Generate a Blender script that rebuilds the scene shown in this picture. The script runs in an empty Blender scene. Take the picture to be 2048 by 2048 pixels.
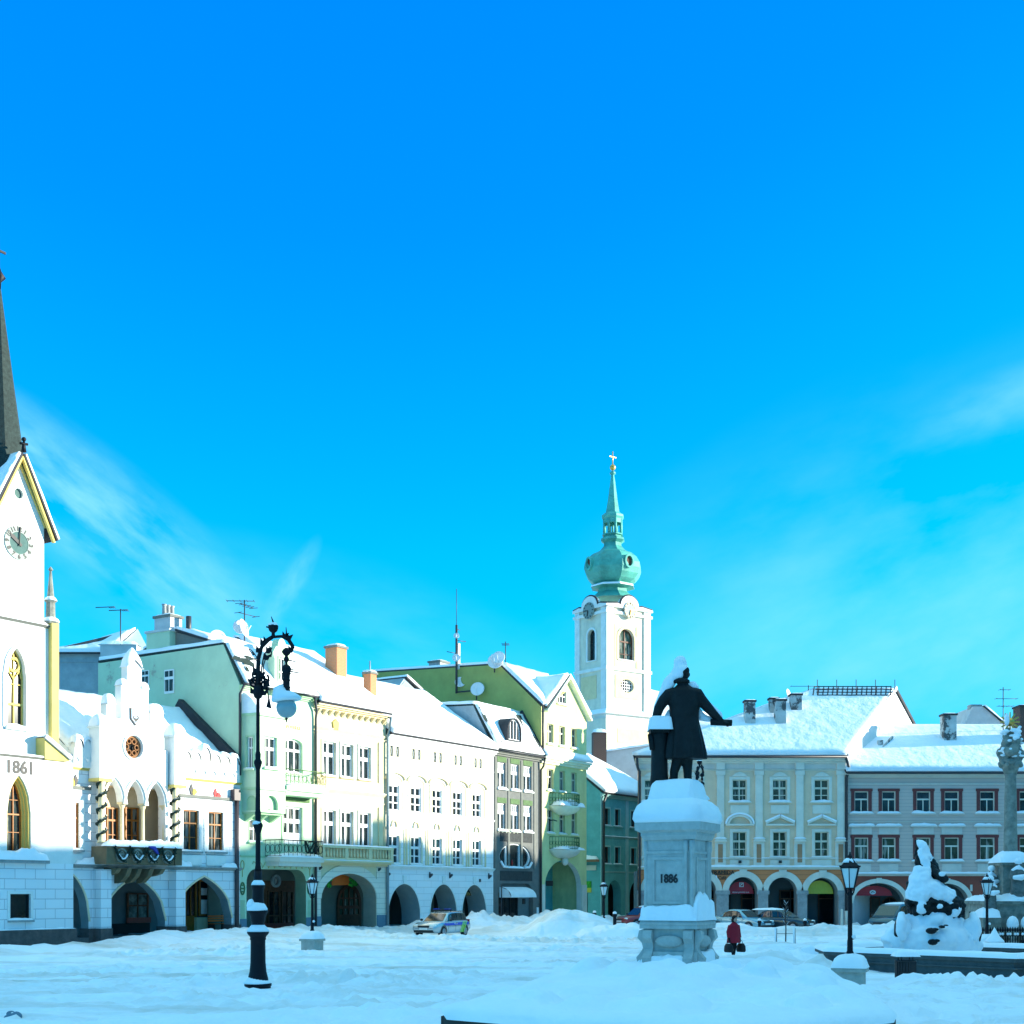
import bpy, bmesh, math, random
from mathutils import Vector, Matrix, noise
from mathutils.geometry import tessellate_polygon
random.seed(7)
R = math.radians
PI = math.pi
sc = bpy.context.scene
COL = sc.collection

# ---------------------------------------------------------------- camera, sky, sun, exposure
EYE = 2.6            # height of the lens above the far end of the square
FPX, CX, HY = 2686.0, 1024.0, 1785.0   # focal length, centre column and horizon row of the photograph, in its own pixels
cam = bpy.data.cameras.new('camera')
cam_ob = bpy.data.objects.new('camera', cam); COL.objects.link(cam_ob)
cam_ob.location = (0, 0, EYE); cam_ob.rotation_euler = (PI/2, 0, 0)
cam.sensor_width = 36; cam.lens = FPX/2048*36
cam.shift_y = (HY-1024)/2048
cam.clip_start = .1; cam.clip_end = 3000
sc.camera = cam_ob

SUN_AZ, SUN_EL = R(4), R(10.2)         # azimuth from +X towards +Y
sun_dir = Vector((math.cos(SUN_AZ)*math.cos(SUN_EL), math.sin(SUN_AZ)*math.cos(SUN_EL), math.sin(SUN_EL)))
sl = bpy.data.lights.new('sun', 'SUN'); sl.energy = 3.5; sl.angle = R(.5); sl.color = (1, .95, .80)
so = bpy.data.objects.new('sun', sl); COL.objects.link(so)
so.rotation_euler = sun_dir.to_track_quat('Z', 'Y').to_euler()

world = bpy.data.worlds.new('World'); sc.world = world; world.use_nodes = True
def build_world():
    nt = world.node_tree; N = nt.nodes; L = nt.links
    bg = N['Background']; bg.inputs[1].default_value = .15
    sky = N.new('ShaderNodeTexSky'); sky.sky_type = 'NISHITA'; sky.sun_disc = False
    sky.sun_elevation = SUN_EL; sky.sun_rotation = PI/2 - SUN_AZ
    sky.air_density = 1; sky.dust_density = 0; sky.ozone_density = 4
    sep = N.new('ShaderNodeSeparateColor'); L.new(sky.outputs[0], sep.inputs[0])
    def curve(sock, pts, k=8.0):
        m = N.new('ShaderNodeMath'); m.operation = 'MULTIPLY'; m.inputs[1].default_value = 1/k; L.new(sock, m.inputs[0])
        f = N.new('ShaderNodeFloatCurve'); c = f.mapping.curves[0]
        while len(c.points) < len(pts): c.points.new(.5, .5)
        for p, (a, b) in zip(c.points, pts): p.location = (a/k, b/k); p.handle_type = 'VECTOR'
        f.mapping.update(); L.new(m.outputs[0], f.inputs[1])
        o = N.new('ShaderNodeMath'); o.operation = 'MULTIPLY'; o.inputs[1].default_value = k; L.new(f.outputs[0], o.inputs[0])
        return o.outputs[0]
    r = curve(sep.outputs[0], [(0, 0), (1.0, .0), (1.6, .12), (3, .45), (8, .8)])
    g = curve(sep.outputs[1], [(0, 0), (.57, .42), (1.05, .64), (1.28, .84), (1.69, 1.17), (2.15, 1.43), (2.9, 1.60), (8, 2.0)])
    b = curve(sep.outputs[2], [(0, 0), (1.3, 1.6), (2.15, 2.35), (4, 2.8), (8, 3.1)])
    com = N.new('ShaderNodeCombineColor')
    for i, s in enumerate((r, g, b)): L.new(s, com.inputs[i])
    # thin cirrus, laid out by direction in the sky
    tc = N.new('ShaderNodeTexCoord'); sx = N.new('ShaderNodeSeparateXYZ'); L.new(tc.outputs['Generated'], sx.inputs[0])
    def math_(op, a, b=None, clamp=False):
        m = N.new('ShaderNodeMath'); m.operation = op; m.use_clamp = clamp
        for i, v in enumerate((a, b)):
            if v is None: continue
            if isinstance(v, (int, float)): m.inputs[i].default_value = v
            else: L.new(v, m.inputs[i])
        return m.outputs[0]
    yy = math_('MAXIMUM', sx.outputs[1], .05)
    U = math_('DIVIDE', sx.outputs[0], yy); V = math_('DIVIDE', sx.outputs[2], yy)
    def band(u0, v0, ang, sl_, sw, fa, fb):       # soft streak: centre, direction, half length, half width
        c, s = math.cos(ang), math.sin(ang)
        du = math_('SUBTRACT', U, u0); dv = math_('SUBTRACT', V, v0)
        t = math_('ADD', math_('MULTIPLY', du, c), math_('MULTIPLY', dv, s))
        w = math_('SUBTRACT', math_('MULTIPLY', dv, c), math_('MULTIPLY', du, s))
        q = math_('ADD', math_('POWER', math_('ABSOLUTE', math_('DIVIDE', t, sl_)), 2.0), math_('POWER', math_('ABSOLUTE', math_('DIVIDE', w, sw)), 2.0))
        m = math_('SUBTRACT', 1.0, q, True)
        cv = N.new('ShaderNodeCombineXYZ'); L.new(t, cv.inputs[0]); L.new(w, cv.inputs[1])
        nz = N.new('ShaderNodeTexNoise'); nz.inputs['Scale'].default_value = 1; nz.inputs['Detail'].default_value = 7; nz.inputs['Roughness'].default_value = .55
        mp = N.new('ShaderNodeMapping'); mp.inputs['Scale'].default_value = (fa, fb, 1); mp.inputs['Location'].default_value = (u0*31, v0*17, 0)
        L.new(cv.outputs[0], mp.inputs[0]); L.new(mp.outputs[0], nz.inputs['Vector'])
        n = math_('MULTIPLY', math_('SUBTRACT', nz.outputs[0], .37), 3.2, True)
        return math_('MULTIPLY', math_('POWER', m, 1.6), n)
    a = band(-.315, .285, R(-38), .20, .050, 9, 30)
    b2 = math_('MULTIPLY', band(.33, .19, R(22), .42, .22, 4, 9), .55)
    b3 = math_('MULTIPLY', band(.37, .365, R(20), .10, .03, 10, 24), .28)
    b4 = math_('MULTIPLY', band(-.18, .20, R(-12), .25, .07, 6, 14), .32)
    b5 = math_('MULTIPLY', band(-.167, .225, R(60), .05, .012, 20, 40), .5)
    fac = math_('ADD', math_('ADD', math_('ADD', a, b2), math_('ADD', b3, b4)), b5, True)
    mx = N.new('ShaderNodeMix'); mx.data_type = 'RGBA'
    L.new(fac, mx.inputs[0]); L.new(com.outputs[0], mx.inputs[6]); mx.inputs[7].default_value = (.75, 1.95, 2.4, 1)
    # bright overhead veil, added out of view to lift and tint the shade
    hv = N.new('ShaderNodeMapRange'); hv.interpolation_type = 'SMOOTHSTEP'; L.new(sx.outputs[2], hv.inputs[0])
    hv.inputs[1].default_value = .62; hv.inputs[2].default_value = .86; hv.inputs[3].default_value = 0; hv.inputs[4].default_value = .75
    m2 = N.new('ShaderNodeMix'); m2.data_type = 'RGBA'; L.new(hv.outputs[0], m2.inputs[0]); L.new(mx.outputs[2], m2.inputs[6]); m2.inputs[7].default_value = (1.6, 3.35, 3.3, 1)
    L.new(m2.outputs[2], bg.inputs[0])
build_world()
sc.view_settings.view_transform = 'Standard'; sc.view_settings.look = 'None'
sc.view_settings.gamma = 1; sc.view_settings.use_curve_mapping = False
sc.view_settings.exposure = 1.72
sc.cycles.max_bounces = 6; sc.cycles.diffuse_bounces = 4; sc.cycles.glossy_bounces = 3
sc.cycles.use_denoising = True

# ---------------------------------------------------------------- materials
def M(name, col, rough=.85, var=.12, vscale=1.2, bump=.12, bscale=18, metallic=0.0, dirt=0.0, dirtcol=(.1, .09, .07), dscale=.6, dthr=.55, spec=.3, streak=0):
    m = bpy.data.materials.new(name); m.use_nodes = True
    nt = m.node_tree; N = nt.nodes; L = nt.links; p = N['Principled BSDF']
    p.inputs['Roughness'].default_value = rough; p.inputs['Metallic'].default_value = metallic
    p.inputs['Specular IOR Level'].default_value = spec
    tc = N.new('ShaderNodeTexCoord')
    nz = N.new('ShaderNodeTexNoise'); nz.inputs['Scale'].default_value = vscale; nz.inputs['Detail'].default_value = 8; nz.inputs['Roughness'].default_value = .65
    L.new(tc.outputs['Object'], nz.inputs['Vector'])
    rp = N.new('ShaderNodeValToRGB'); rp.color_ramp.elements[0].position = .3; rp.color_ramp.elements[1].position = .7
    rp.color_ramp.elements[0].color = [c*(1-var) for c in col] + [1]; rp.color_ramp.elements[1].color = [min(.95, c*(1+var*.6)) for c in col] + [1]
    L.new(nz.outputs[0], rp.inputs[0]); out = rp.outputs[0]
    if dirt:
        n2 = N.new('ShaderNodeTexNoise'); n2.inputs['Scale'].default_value = dscale; n2.inputs['Detail'].default_value = 10; n2.inputs['Roughness'].default_value = .7
        ms = N.new('ShaderNodeMapping'); ms.inputs['Scale'].default_value = (1, 1, .18 if streak else 1); L.new(tc.outputs['Object'], ms.inputs[0]); L.new(ms.outputs[0], n2.inputs['Vector'])
        r2 = N.new('ShaderNodeValToRGB'); r2.color_ramp.elements[0].position = dthr; r2.color_ramp.elements[1].position = dthr+(.22 if streak else .05)
        r2.color_ramp.elements[0].color = (0, 0, 0, 1); r2.color_ramp.elements[1].color = (dirt, dirt, dirt, 1)
        L.new(n2.outputs[0], r2.inputs[0])
        mx = N.new('ShaderNodeMix'); mx.data_type = 'RGBA'; L.new(r2.outputs[0], mx.inputs[0]); L.new(out, mx.inputs[6]); mx.inputs[7].default_value = (*dirtcol, 1)
        out = mx.outputs[2]
    m['_out'] = 0
    L.new(out, p.inputs['Base Color'])
    if bump:
        n3 = N.new('ShaderNodeTexNoise'); n3.inputs['Scale'].default_value = bscale; n3.inputs['Detail'].default_value = 5
        L.new(tc.outputs['Object'], n3.inputs['Vector'])
        bp = N.new('ShaderNodeBump'); bp.inputs['Strength'].default_value = bump; bp.inputs['Distance'].default_value = .05
        L.new(n3.outputs[0], bp.inputs['Height']); L.new(bp.outputs[0], p.inputs['Normal'])
    return m

def M_block(name, col, bw=1.0, bh=.4, mortar=.02, mcol=None, bump=.5, bcol2=None, off=.5, var=.06, rough=.85, x0=0.0, z0=0.0):
    """coursed masonry: joints run with the object's own x and z"""
    m = M(name, col, rough=rough, var=var, bump=0)
    nt = m.node_tree; N = nt.nodes; L = nt.links; p = N['Principled BSDF']
    src = p.inputs['Base Color'].links[0].from_socket
    tc = N.new('ShaderNodeTexCoord'); sx = N.new('ShaderNodeSeparateXYZ'); L.new(tc.outputs['Object'], sx.inputs[0])
    ad = N.new('ShaderNodeMath'); ad.operation = 'ADD'; L.new(sx.outputs[0], ad.inputs[0]); L.new(sx.outputs[1], ad.inputs[1])
    cb = N.new('ShaderNodeCombineXYZ'); L.new(ad.outputs[0], cb.inputs[0]); L.new(sx.outputs[2], cb.inputs[1])
    mp = N.new('ShaderNodeMapping'); mp.inputs['Location'].default_value = (x0, z0, 0); L.new(cb.outputs[0], mp.inputs[0])
    br = N.new('ShaderNodeTexBrick'); br.offset = off
    br.inputs['Scale'].default_value = 1; br.inputs['Brick Width'].default_value = bw; br.inputs['Row Height'].default_value = bh
    br.inputs['Mortar Size'].default_value = mortar; br.inputs['Mortar Smooth'].default_value = .3; br.inputs['Bias'].default_value = 0
    c2 = bcol2 or tuple(c*.93 for c in col)
    br.inputs['Color1'].default_value = (*col, 1); br.inputs['Color2'].default_value = (*c2, 1)
    br.inputs['Mortar'].default_value = (*(mcol or tuple(c*.55 for c in col)), 1)
    L.new(mp.outputs[0], br.inputs['Vector'])
    mx = N.new('ShaderNodeMix'); mx.data_type = 'RGBA'; mx.inputs[0].default_value = .85
    L.new(src, mx.inputs[6]); L.new(br.outputs['Color'], mx.inputs[7]); L.new(mx.outputs[2], p.inputs['Base Color'])
    iv = N.new('ShaderNodeMath'); iv.operation = 'SUBTRACT'; iv.inputs[0].default_value = 1; L.new(br.outputs['Fac'], iv.inputs[1])
    bp = N.new('ShaderNodeBump'); bp.inputs['Strength'].default_value = bump; bp.inputs['Distance'].default_value = .04
    L.new(iv.outputs[0], bp.inputs['Height']); L.new(bp.outputs[0], p.inputs['Normal'])
    return m

def M_snow(name, dirt=0.0, bump=.35):
    m = M(name, (.86, .88, .90), rough=.7, var=.05, vscale=.7, bump=0, spec=.25)
    nt = m.node_tree; N = nt.nodes; L = nt.links; p = N['Principled BSDF']
    tc = N.new('ShaderNodeTexCoord')
    prev = None
    for sc_, st, d in ((1.3, bump, .25), (6, bump*.8, .06), (40, bump*.5, .012)):
        nz = N.new('ShaderNodeTexNoise'); nz.inputs['Scale'].default_value = sc_; nz.inputs['Detail'].default_value = 6
        L.new(tc.outputs['Object'], nz.inputs['Vector'])
        bp = N.new('ShaderNodeBump'); bp.inputs['Strength'].default_value = st; bp.inputs['Distance'].default_value = d
        L.new(nz.outputs[0], bp.inputs['Height'])
        if prev: L.new(prev, bp.inputs['Normal'])
        prev = bp.outputs[0]
    L.new(prev, p.inputs['Normal'])
    if dirt:
        src = p.inputs['Base Color'].links[0].from_socket
        mp = N.new('ShaderNodeMapping'); mp.inputs['Scale'].default_value = (.10, .35, .3); L.new(tc.outputs['Object'], mp.inputs[0])
        nz = N.new('ShaderNodeTexNoise'); nz.inputs['Scale'].default_value = 1; nz.inputs['Detail'].default_value = 9; nz.inputs['Roughness'].default_value = .68
        L.new(mp.outputs[0], nz.inputs['Vector'])
        rp = N.new('ShaderNodeValToRGB'); rp.color_ramp.elements[0].position = .47; rp.color_ramp.elements[1].position = .68
        rp.color_ramp.elements[0].color = (0, 0, 0, 1); rp.color_ramp.elements[1].color = (dirt, dirt, dirt, 1)
        L.new(nz.outputs[0], rp.inputs[0])
        mx = N.new('ShaderNodeMix'); mx.data_type = 'RGBA'; L.new(rp.outputs[0], mx.inputs[0]); L.new(src, mx.inputs[6])
        mx.inputs[7].default_value = (.56, .50, .42, 1); L.new(mx.outputs[2], p.inputs['Base Color'])
    return m

def M_plain(name, col, rough=.5, metallic=0.0, spec=.5, coat=0.0):
    m = M(name, col, rough=rough, var=.08, vscale=4, bump=0, metallic=metallic, spec=spec)
    if coat: m.node_tree.nodes['Principled BSDF'].inputs['Coat Weight'].default_value = coat
    return m
def M_glass_pane(name, col, var=.6, curtain=0.0):
    m = M(name, col, rough=.08, var=var, vscale=.9, bump=0, spec=.3)
    nt = m.node_tree; N = nt.nodes; L = nt.links; p = N['Principled BSDF']
    if curtain:
        src = p.inputs['Base Color'].links[0].from_socket
        tc = N.new('ShaderNodeTexCoord'); mp = N.new('ShaderNodeMapping'); mp.inputs['Scale'].default_value = (3.2, 3.2, .5); L.new(tc.outputs['Object'], mp.inputs[0])
        nz = N.new('ShaderNodeTexNoise'); nz.inputs['Scale'].default_value = 1; nz.inputs['Detail'].default_value = 3; L.new(mp.outputs[0], nz.inputs['Vector'])
        rp = N.new('ShaderNodeValToRGB'); rp.color_ramp.elements[0].position = .55; rp.color_ramp.elements[1].position = .6
        rp.color_ramp.elements[0].color = (0, 0, 0, 1); rp.color_ramp.elements[1].color = (curtain,)*3 + (1,)
        L.new(nz.outputs[0], rp.inputs[0])
        mx = N.new('ShaderNodeMix'); mx.data_type = 'RGBA'; L.new(rp.outputs[0], mx.inputs[0]); L.new(src, mx.inputs[6]); mx.inputs[7].default_value = (.42, .42, .38, 1)
        L.new(mx.outputs[2], p.inputs['Base Color'])
    return m

MT = dict(
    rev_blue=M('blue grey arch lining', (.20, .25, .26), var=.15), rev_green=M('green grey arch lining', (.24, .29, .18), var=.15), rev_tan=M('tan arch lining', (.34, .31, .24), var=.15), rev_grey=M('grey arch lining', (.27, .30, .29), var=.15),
    snow=M_snow('snow'), ground_snow=M_snow('trodden snow', dirt=.8, bump=.5),
    white=M('white lime stucco', (.76, .76, .72), var=.08, dirt=.22, dirtcol=(.50, .47, .40), dscale=.9, dthr=.5, streak=1), white_block=M_block('white coursed stucco', (.78, .79, .79), 1.1, .46, .016, mcol=(.36, .36, .38)),
    white2=M('white render', (.74, .76, .72)), white3_block=M_block('white render with fine joints', (.79, .81, .80), 1.6, .42, .014, mcol=(.5, .51, .5)),
    ochre=M('ochre stucco', (.62, .48, .14)), cream=M('cream stucco', (.70, .62, .40), dirt=.35, dirtcol=(.42, .34, .20), dscale=.9, dthr=.5, streak=1), cream_block=M_block('cream rusticated stucco', (.76, .71, .58), 3.0, .32, .014),
    creamtrim=M('cream stone trim', (.72, .60, .36)), balc=M('brown balcony stone', (.17, .13, .075), var=.35), rosewood=M('brown rosette wood', (.26, .12, .05), var=.3), towercream=M('ivory stucco', (.72, .68, .54), dirt=.4, dirtcol=(.42, .38, .28), dscale=.5, dthr=.48, streak=1), panelcream=M('deep cream panel', (.70, .58, .34)), panelpale=M('pale cream panel', (.70, .64, .46)), peach=M('peach stucco', (.80, .62, .40)),
    mint=M('pale mint stucco', (.52, .68, .46), dirt=.35, dirtcol=(.30, .40, .25), dscale=.9, dthr=.5, streak=1), mint2=M('mint stucco', (.40, .60, .36)),
    sidegreen=M('weathered green side wall', (.44, .60, .42), var=.14, vscale=.5, dirt=.75, dirtcol=(.30, .29, .24), dscale=.55, dthr=.60),
    olive=M('olive painted side wall', (.31, .35, .11), var=.16, vscale=.7, bscale=6),
    lime=M('lime yellow stucco', (.67, .67, .32), dirt=.35, dirtcol=(.36, .34, .14), dscale=.9, dthr=.5, streak=1), limetrim=M('pale lime trim', (.84, .84, .62)),
    grey=M('grey cement stucco', (.15, .155, .145), var=.2, vscale=2.5), greydark=M('dark grey relief panel', (.045, .05, .05), var=.4, vscale=5),
    greytrim=M('grey stone trim', (.17, .175, .155)), greenwash=M('green weathered stucco', (.10, .17, .07), var=.3, vscale=3),
    bluewall=M('blue grey rough wall', (.32, .38, .40), var=.2, vscale=1.5, bscale=8), greywall=M('grey plaster wall', (.50, .52, .52), var=.15),
    teal=M('teal stucco', (.13, .44, .44), var=.2), tealtrim=M('pale teal trim', (.30, .54, .54)),
    sand=M('sand yellow stucco', (.76, .56, .38)), bluewhite=M('pale stone trim', (.72, .67, .56)), brownblock=M_block('brown rusticated stucco', (.74, .25, .10), 30, .36, .02),
    brown=M('brown painted panel', (.42, .22, .12)), stone=M('grey arcade stone', (.33, .34, .33), var=.25, vscale=3), 
    pinkgrey=M_block('grey boarded stucco', (.60, .47, .40), 30, .27, .014, mcol=(.32, .26, .24), bump=.35), redbrown=M('red brown stucco', (.28, .075, .05)),
    redframe=M('oxblood painted surround', (.17, .048, .045)), pinktrim=M('pale grey trim', (.64, .58, .50)),
    granite=M('dark granite plinth', (.10, .085, .08), var=.35, vscale=3, bscale=10), bluebase=M('blue grey painted base', (.12, .20, .26)),
    slate=M('dark slate', (.024, .040, .036), var=.5, vscale=6, bscale=14), roofdark=M('dark roof edge', (.045, .045, .05), var=.3),
    copper=M('green copper', (.09, .40, .32), rough=.5, var=.45, vscale=.6, bump=.1), copperd=M('dark green copper', (.06, .17, .15), rough=.5, var=.35, vscale=1),
    gold=M_plain('gilding', (.75, .42, .10), .35, .8), iron=M('black painted cast iron', (.004, .005, .009), rough=.55, var=.3, vscale=6, bump=.1, spec=.22),
    bronze=M('dark bronze', (.006, .010, .011), rough=.6, var=.6, vscale=5, bump=.2, spec=.25), pipe=M_plain('brown downpipe', (.06, .045, .05), .5), pipedark=M_plain('dark downpipe', (.03, .03, .035), .5), pipezinc=M_plain('zinc downpipe', (.22, .28, .30), .5),
    wood=M('orange varnished wood', (.34, .125, .018), rough=.5, var=.3, vscale=6), wooddark=M('brown wood', (.13, .05, .025), var=.4, vscale=6, rough=.6), framewhite=M_plain('white window paint', (.78, .78, .76), .5), frametan=M_plain('cream window paint', (.62, .58, .44), .5),
    pane=M_glass_pane('dark window glass', (.012, .018, .02)), pane2=M_glass_pane('window glass with curtains', (.02, .032, .032), curtain=.35), pane3=M_glass_pane('greenish window glass', (.05, .075, .05), curtain=.5),
    paneteal=M_glass_pane('blue window glass', (.012, .045, .055), var=.8),
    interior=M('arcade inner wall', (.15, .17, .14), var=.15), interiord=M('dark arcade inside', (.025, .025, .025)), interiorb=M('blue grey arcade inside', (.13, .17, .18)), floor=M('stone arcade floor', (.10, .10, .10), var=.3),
    brick=M_block('orange brick', (.60, .22, .09), .28, .09, .012, mcol=(.45, .30, .2)), brickdark=M_block('dark brick', (.12, .06, .045), .28, .09, .012, mcol=(.16, .13, .11)),
    chim=M('weathered chimney render', (.50, .52, .50), var=.25, vscale=1.5, dirt=.9, dirtcol=(.05, .05, .05), dscale=1.1, dthr=.5),
    pedestal=M('pale grey granite', (.43, .45, .42), var=.18, vscale=6, bscale=30), granitegrey=M('fountain granite', (.085, .10, .10), var=.25, vscale=4), concrete=M('concrete planter', (.42, .42, .37), var=.2, vscale=5, bscale=30),
    columnstone=M('weathered sandstone', (.24, .25, .21), var=.5, vscale=3), bedwall=M('dark bed wall', (.06, .055, .05), var=.3),
    red=M_plain('red enamel sign', (.48, .02, .035), .5), yellow=M_plain('yellow sign', (.62, .55, .06), .5), orange=M_plain('orange sign', (.80, .16, .02), .6), leaf=M('painted green leaves', (.06, .42, .05), var=.8, vscale=9), signwhite=M_plain('white lettering', (.8, .8, .8), .6), black=M_plain('black lettering', (.012, .012, .014), .6),
    goldletter=M_plain('gold lettering', (.45, .36, .10), .5), lampglass=M_plain('frosted lamp glass', (.62, .72, .72), .15, spec=.6), opal=M_plain('grey globe glass', (.30, .38, .38), .08, spec=.8),
    dish=M_plain('white dish paint', (.75, .75, .75), .5), evergreen=M('dark evergreen', (.012, .03, .022), var=.6, vscale=20), blue=M_plain('blue ribbon', (.02, .04, .35), .6),
    silver=M_plain('silver car paint', (.50, .56, .58), .25, .5, coat=.6), carblue=M_plain('ice blue car paint', (.22, .42, .50), .25, .4, coat=.6), cardark=M_plain('dark car paint', (.03, .05, .06), .25, .2, coat=.7), carred=M_plain('red car paint', (.30, .02, .02), .3, 0, coat=.7), carnavy=M_plain('navy van paint', (.02, .08, .10), .3, 0, coat=.7),
    tyre=M_plain('tyre rubber', (.012, .012, .012), .85), rim=M_plain('wheel rim', (.35, .36, .38), .4, .6), lens=M_plain('clear lamp lens', (.85, .85, .8), .1), redlens=M_plain('red lamp lens', (.35, .01, .01), .2), carglass=M_plain('car glass', (.012, .018, .02), .05, spec=.8), bandblue=M_plain('blue livery', (.01, .06, .55), .4), bandlime=M_plain('lime livery', (.30, .75, .06), .4), plastic=M_plain('black plastic', (.015, .015, .016), .6), plate=M_plain('number plate', (.7, .7, .68), .5),
    coatred=M('red wool coat', (.32, .015, .03), rough=.95, bump=.3, bscale=60), clothdark=M('dark cloth', (.014, .012, .014), rough=.95), skin=M('skin', (.52, .30, .22), rough=.6, bump=0), hair=M('dark hair', (.012, .008, .006), rough=.8), bag=M('black bag', (.012, .012, .013), rough=.7),
    bark=M('grey bark', (.06, .05, .045), var=.4, vscale=10), stake=M('wooden stake', (.12, .09, .06), var=.3), bench=M('dark red bench slats', (.12, .03, .02), var=.3), bluesnowglass=M_plain('greenhouse glass', (.30, .38, .38), .1), shieldblue=M_plain('pale blue enamel', (.08, .34, .58), .4), poster=M('printed posters', (.14, .18, .17), var=.9, vscale=3.2, bump=0), posterwarm=M('yellow printed poster', (.45, .36, .10), var=.8, vscale=4, bump=0), clothblind=M('white awning cloth', (.74, .78, .78)), reddull=M_plain('dull red paint', (.30, .035, .02), .6), flagyellow=M_plain('yellow banner', (.75, .62, .05), .7), flagred=M_plain('red banner', (.6, .03, .03), .7), clockface=M_plain('pale clock ring', (.22, .27, .24), .6), clockinner=M('green grey clock disc', (.08, .15, .135), var=.2, vscale=3), marble=M('snowy sandstone', (.15, .165, .15), var=.6, vscale=4),
)

# ---------------------------------------------------------------- mesh collector
SPLIT = {'pilaster', 'pilaster_strip', 'pier', 'pier_base', 'plinth', 'pier_facing', 'painted_base', 'loggia_column', 'corbel', 'label_moulding', 'relief_frieze', 'ledge_snow', 'gable_snow', 'parapet_snow', 'snow', 'bare_tiles', 'medallion', 'corner_column', 'base_snow', 'balcony_pier', 'rosette', 'spikes', 'rock', 'scroll', 'beacon', 'gutter', 'cornice', 'arch_moulding', 'tendril_ornament', 'dome_snow', 'pinnacle_snow', 'front_panel', 'curl_snow', 'pediment_snow', 'oriel_moulding', 'panel', 'grape_emblem', 'dial_markings'}
class MB:
    def __init__(s): s.v = []; s.f = []; s.sm = []; s.T = None
    def add(s, vs, fs, smooth=False):
        n = len(s.v)
        s.v += [tuple(s.T @ Vector(v)) if s.T else tuple(v) for v in vs]
        s.f += [[i+n for i in f] for f in fs]; s.sm += [smooth]*len(fs)
        return s
    def box(s, x0, x1, y0, y1, z0, z1):
        return s.add([(x0, y0, z0), (x1, y0, z0), (x1, y1, z0), (x0, y1, z0), (x0, y0, z1), (x1, y0, z1), (x1, y1, z1), (x0, y1, z1)],
                     [(0, 3, 2, 1), (4, 5, 6, 7), (0, 1, 5, 4), (1, 2, 6, 5), (2, 3, 7, 6), (3, 0, 4, 7)])
    def frustum(s, x0, x1, y0, y1, z0, z1, dx, dy):
        return s.add([(x0, y0, z0), (x1, y0, z0), (x1, y1, z0), (x0, y1, z0), (x0+dx, y0+dy, z1), (x1-dx, y0+dy, z1), (x1-dx, y1-dy, z1), (x0+dx, y1-dy, z1)],
                     [(0, 3, 2, 1), (4, 5, 6, 7), (0, 1, 5, 4), (1, 2, 6, 5), (2, 3, 7, 6), (3, 0, 4, 7)])
    def bar(s, a, b, w, h):
        a, b = Vector(a), Vector(b); d = (b-a).normalized(); up = Vector((0, 0, 1)) if abs(d.z) < .9 else Vector((0, 1, 0))
        u = d.cross(up).normalized()*w/2; v = u.normalized().cross(d).normalized()*h/2
        q = [a-u-v, a+u-v, a+u+v, a-u+v, b-u-v, b+u-v, b+u+v, b-u+v]
        return s.add(q, [(0, 1, 2, 3), (7, 6, 5, 4), (0, 4, 5, 1), (1, 5, 6, 2), (2, 6, 7, 3), (3, 7, 4, 0)])
    def prism(s, poly, a0, a1, plane='xz'):          # closed prism over a (possibly concave) outline
        def P(p, a): return {'xz': (p[0], a, p[1]), 'xy': (p[0], p[1], a), 'yz': (a, p[0], p[1])}[plane]
        n = len(poly); vs = [P(p, a0) for p in poly] + [P(p, a1) for p in poly]
        tr = tessellate_polygon([[Vector((p[0], p[1], 0)) for p in poly]])
        fs = [tuple(t) for t in tr] + [tuple(i+n for i in reversed(t)) for t in tr] + [(i, (i+1) % n, (i+1) % n+n, i+n) for i in range(n)]
        return s.add(vs, fs)
    def ring(s, outer, inner, y0, y1):               # same point count; flat band at y0, edges back to y1 (xz outlines)
        n = len(outer)
        vs = [(p[0], y0, p[1]) for p in outer] + [(p[0], y0, p[1]) for p in inner] + [(p[0], y1, p[1]) for p in outer] + [(p[0], y1, p[1]) for p in inner]
        fs = []
        for i in range(n):
            j = (i+1) % n
            fs += [(i, j, j+n, i+n), (i, i+2*n, j+2*n, j), (i+n, j+n, j+3*n, i+3*n)]
        return s.add(vs, fs)
    def band(s, outer, inner, y0, y1):               # open version of ring (archivolts)
        n = len(outer)
        vs = [(p[0], y0, p[1]) for p in outer] + [(p[0], y0, p[1]) for p in inner] + [(p[0], y1, p[1]) for p in outer] + [(p[0], y1, p[1]) for p in inner]
        fs = []
        for i in range(n-1):
            j = i+1
            fs += [(i, j, j+n, i+n), (i, i+2*n, j+2*n, j), (i+n, j+n, j+3*n, i+3*n)]
        fs += [(0, n, 3*n, 2*n), (n-1, 3*n-1, 4*n-1, 2*n-1)]
        return s.add(vs, fs)
    def wall(s, outline, holes, y, depth, rv=None):           # front face with holes plus the reveals of every hole
        loops = [[Vector((p[0], p[1], 0)) for p in l] for l in [outline]+holes]
        flat = [p for l in loops for p in l]
        tr = tessellate_polygon(loops)
        fs = []
        for t in tr:
            a, b, c = (flat[i] for i in t)
            fs.append(tuple(t) if (b-a).cross(c-a).z > 0 else tuple(reversed(t)))
        s.add([(p.x, y, p.y) for p in flat], fs)
        for h in holes:
            n = len(h); d = depth; tgt = s
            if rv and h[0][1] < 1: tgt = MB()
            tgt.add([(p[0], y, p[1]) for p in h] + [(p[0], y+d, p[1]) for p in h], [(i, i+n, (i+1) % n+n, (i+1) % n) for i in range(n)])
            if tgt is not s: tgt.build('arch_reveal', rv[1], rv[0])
        return s
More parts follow.
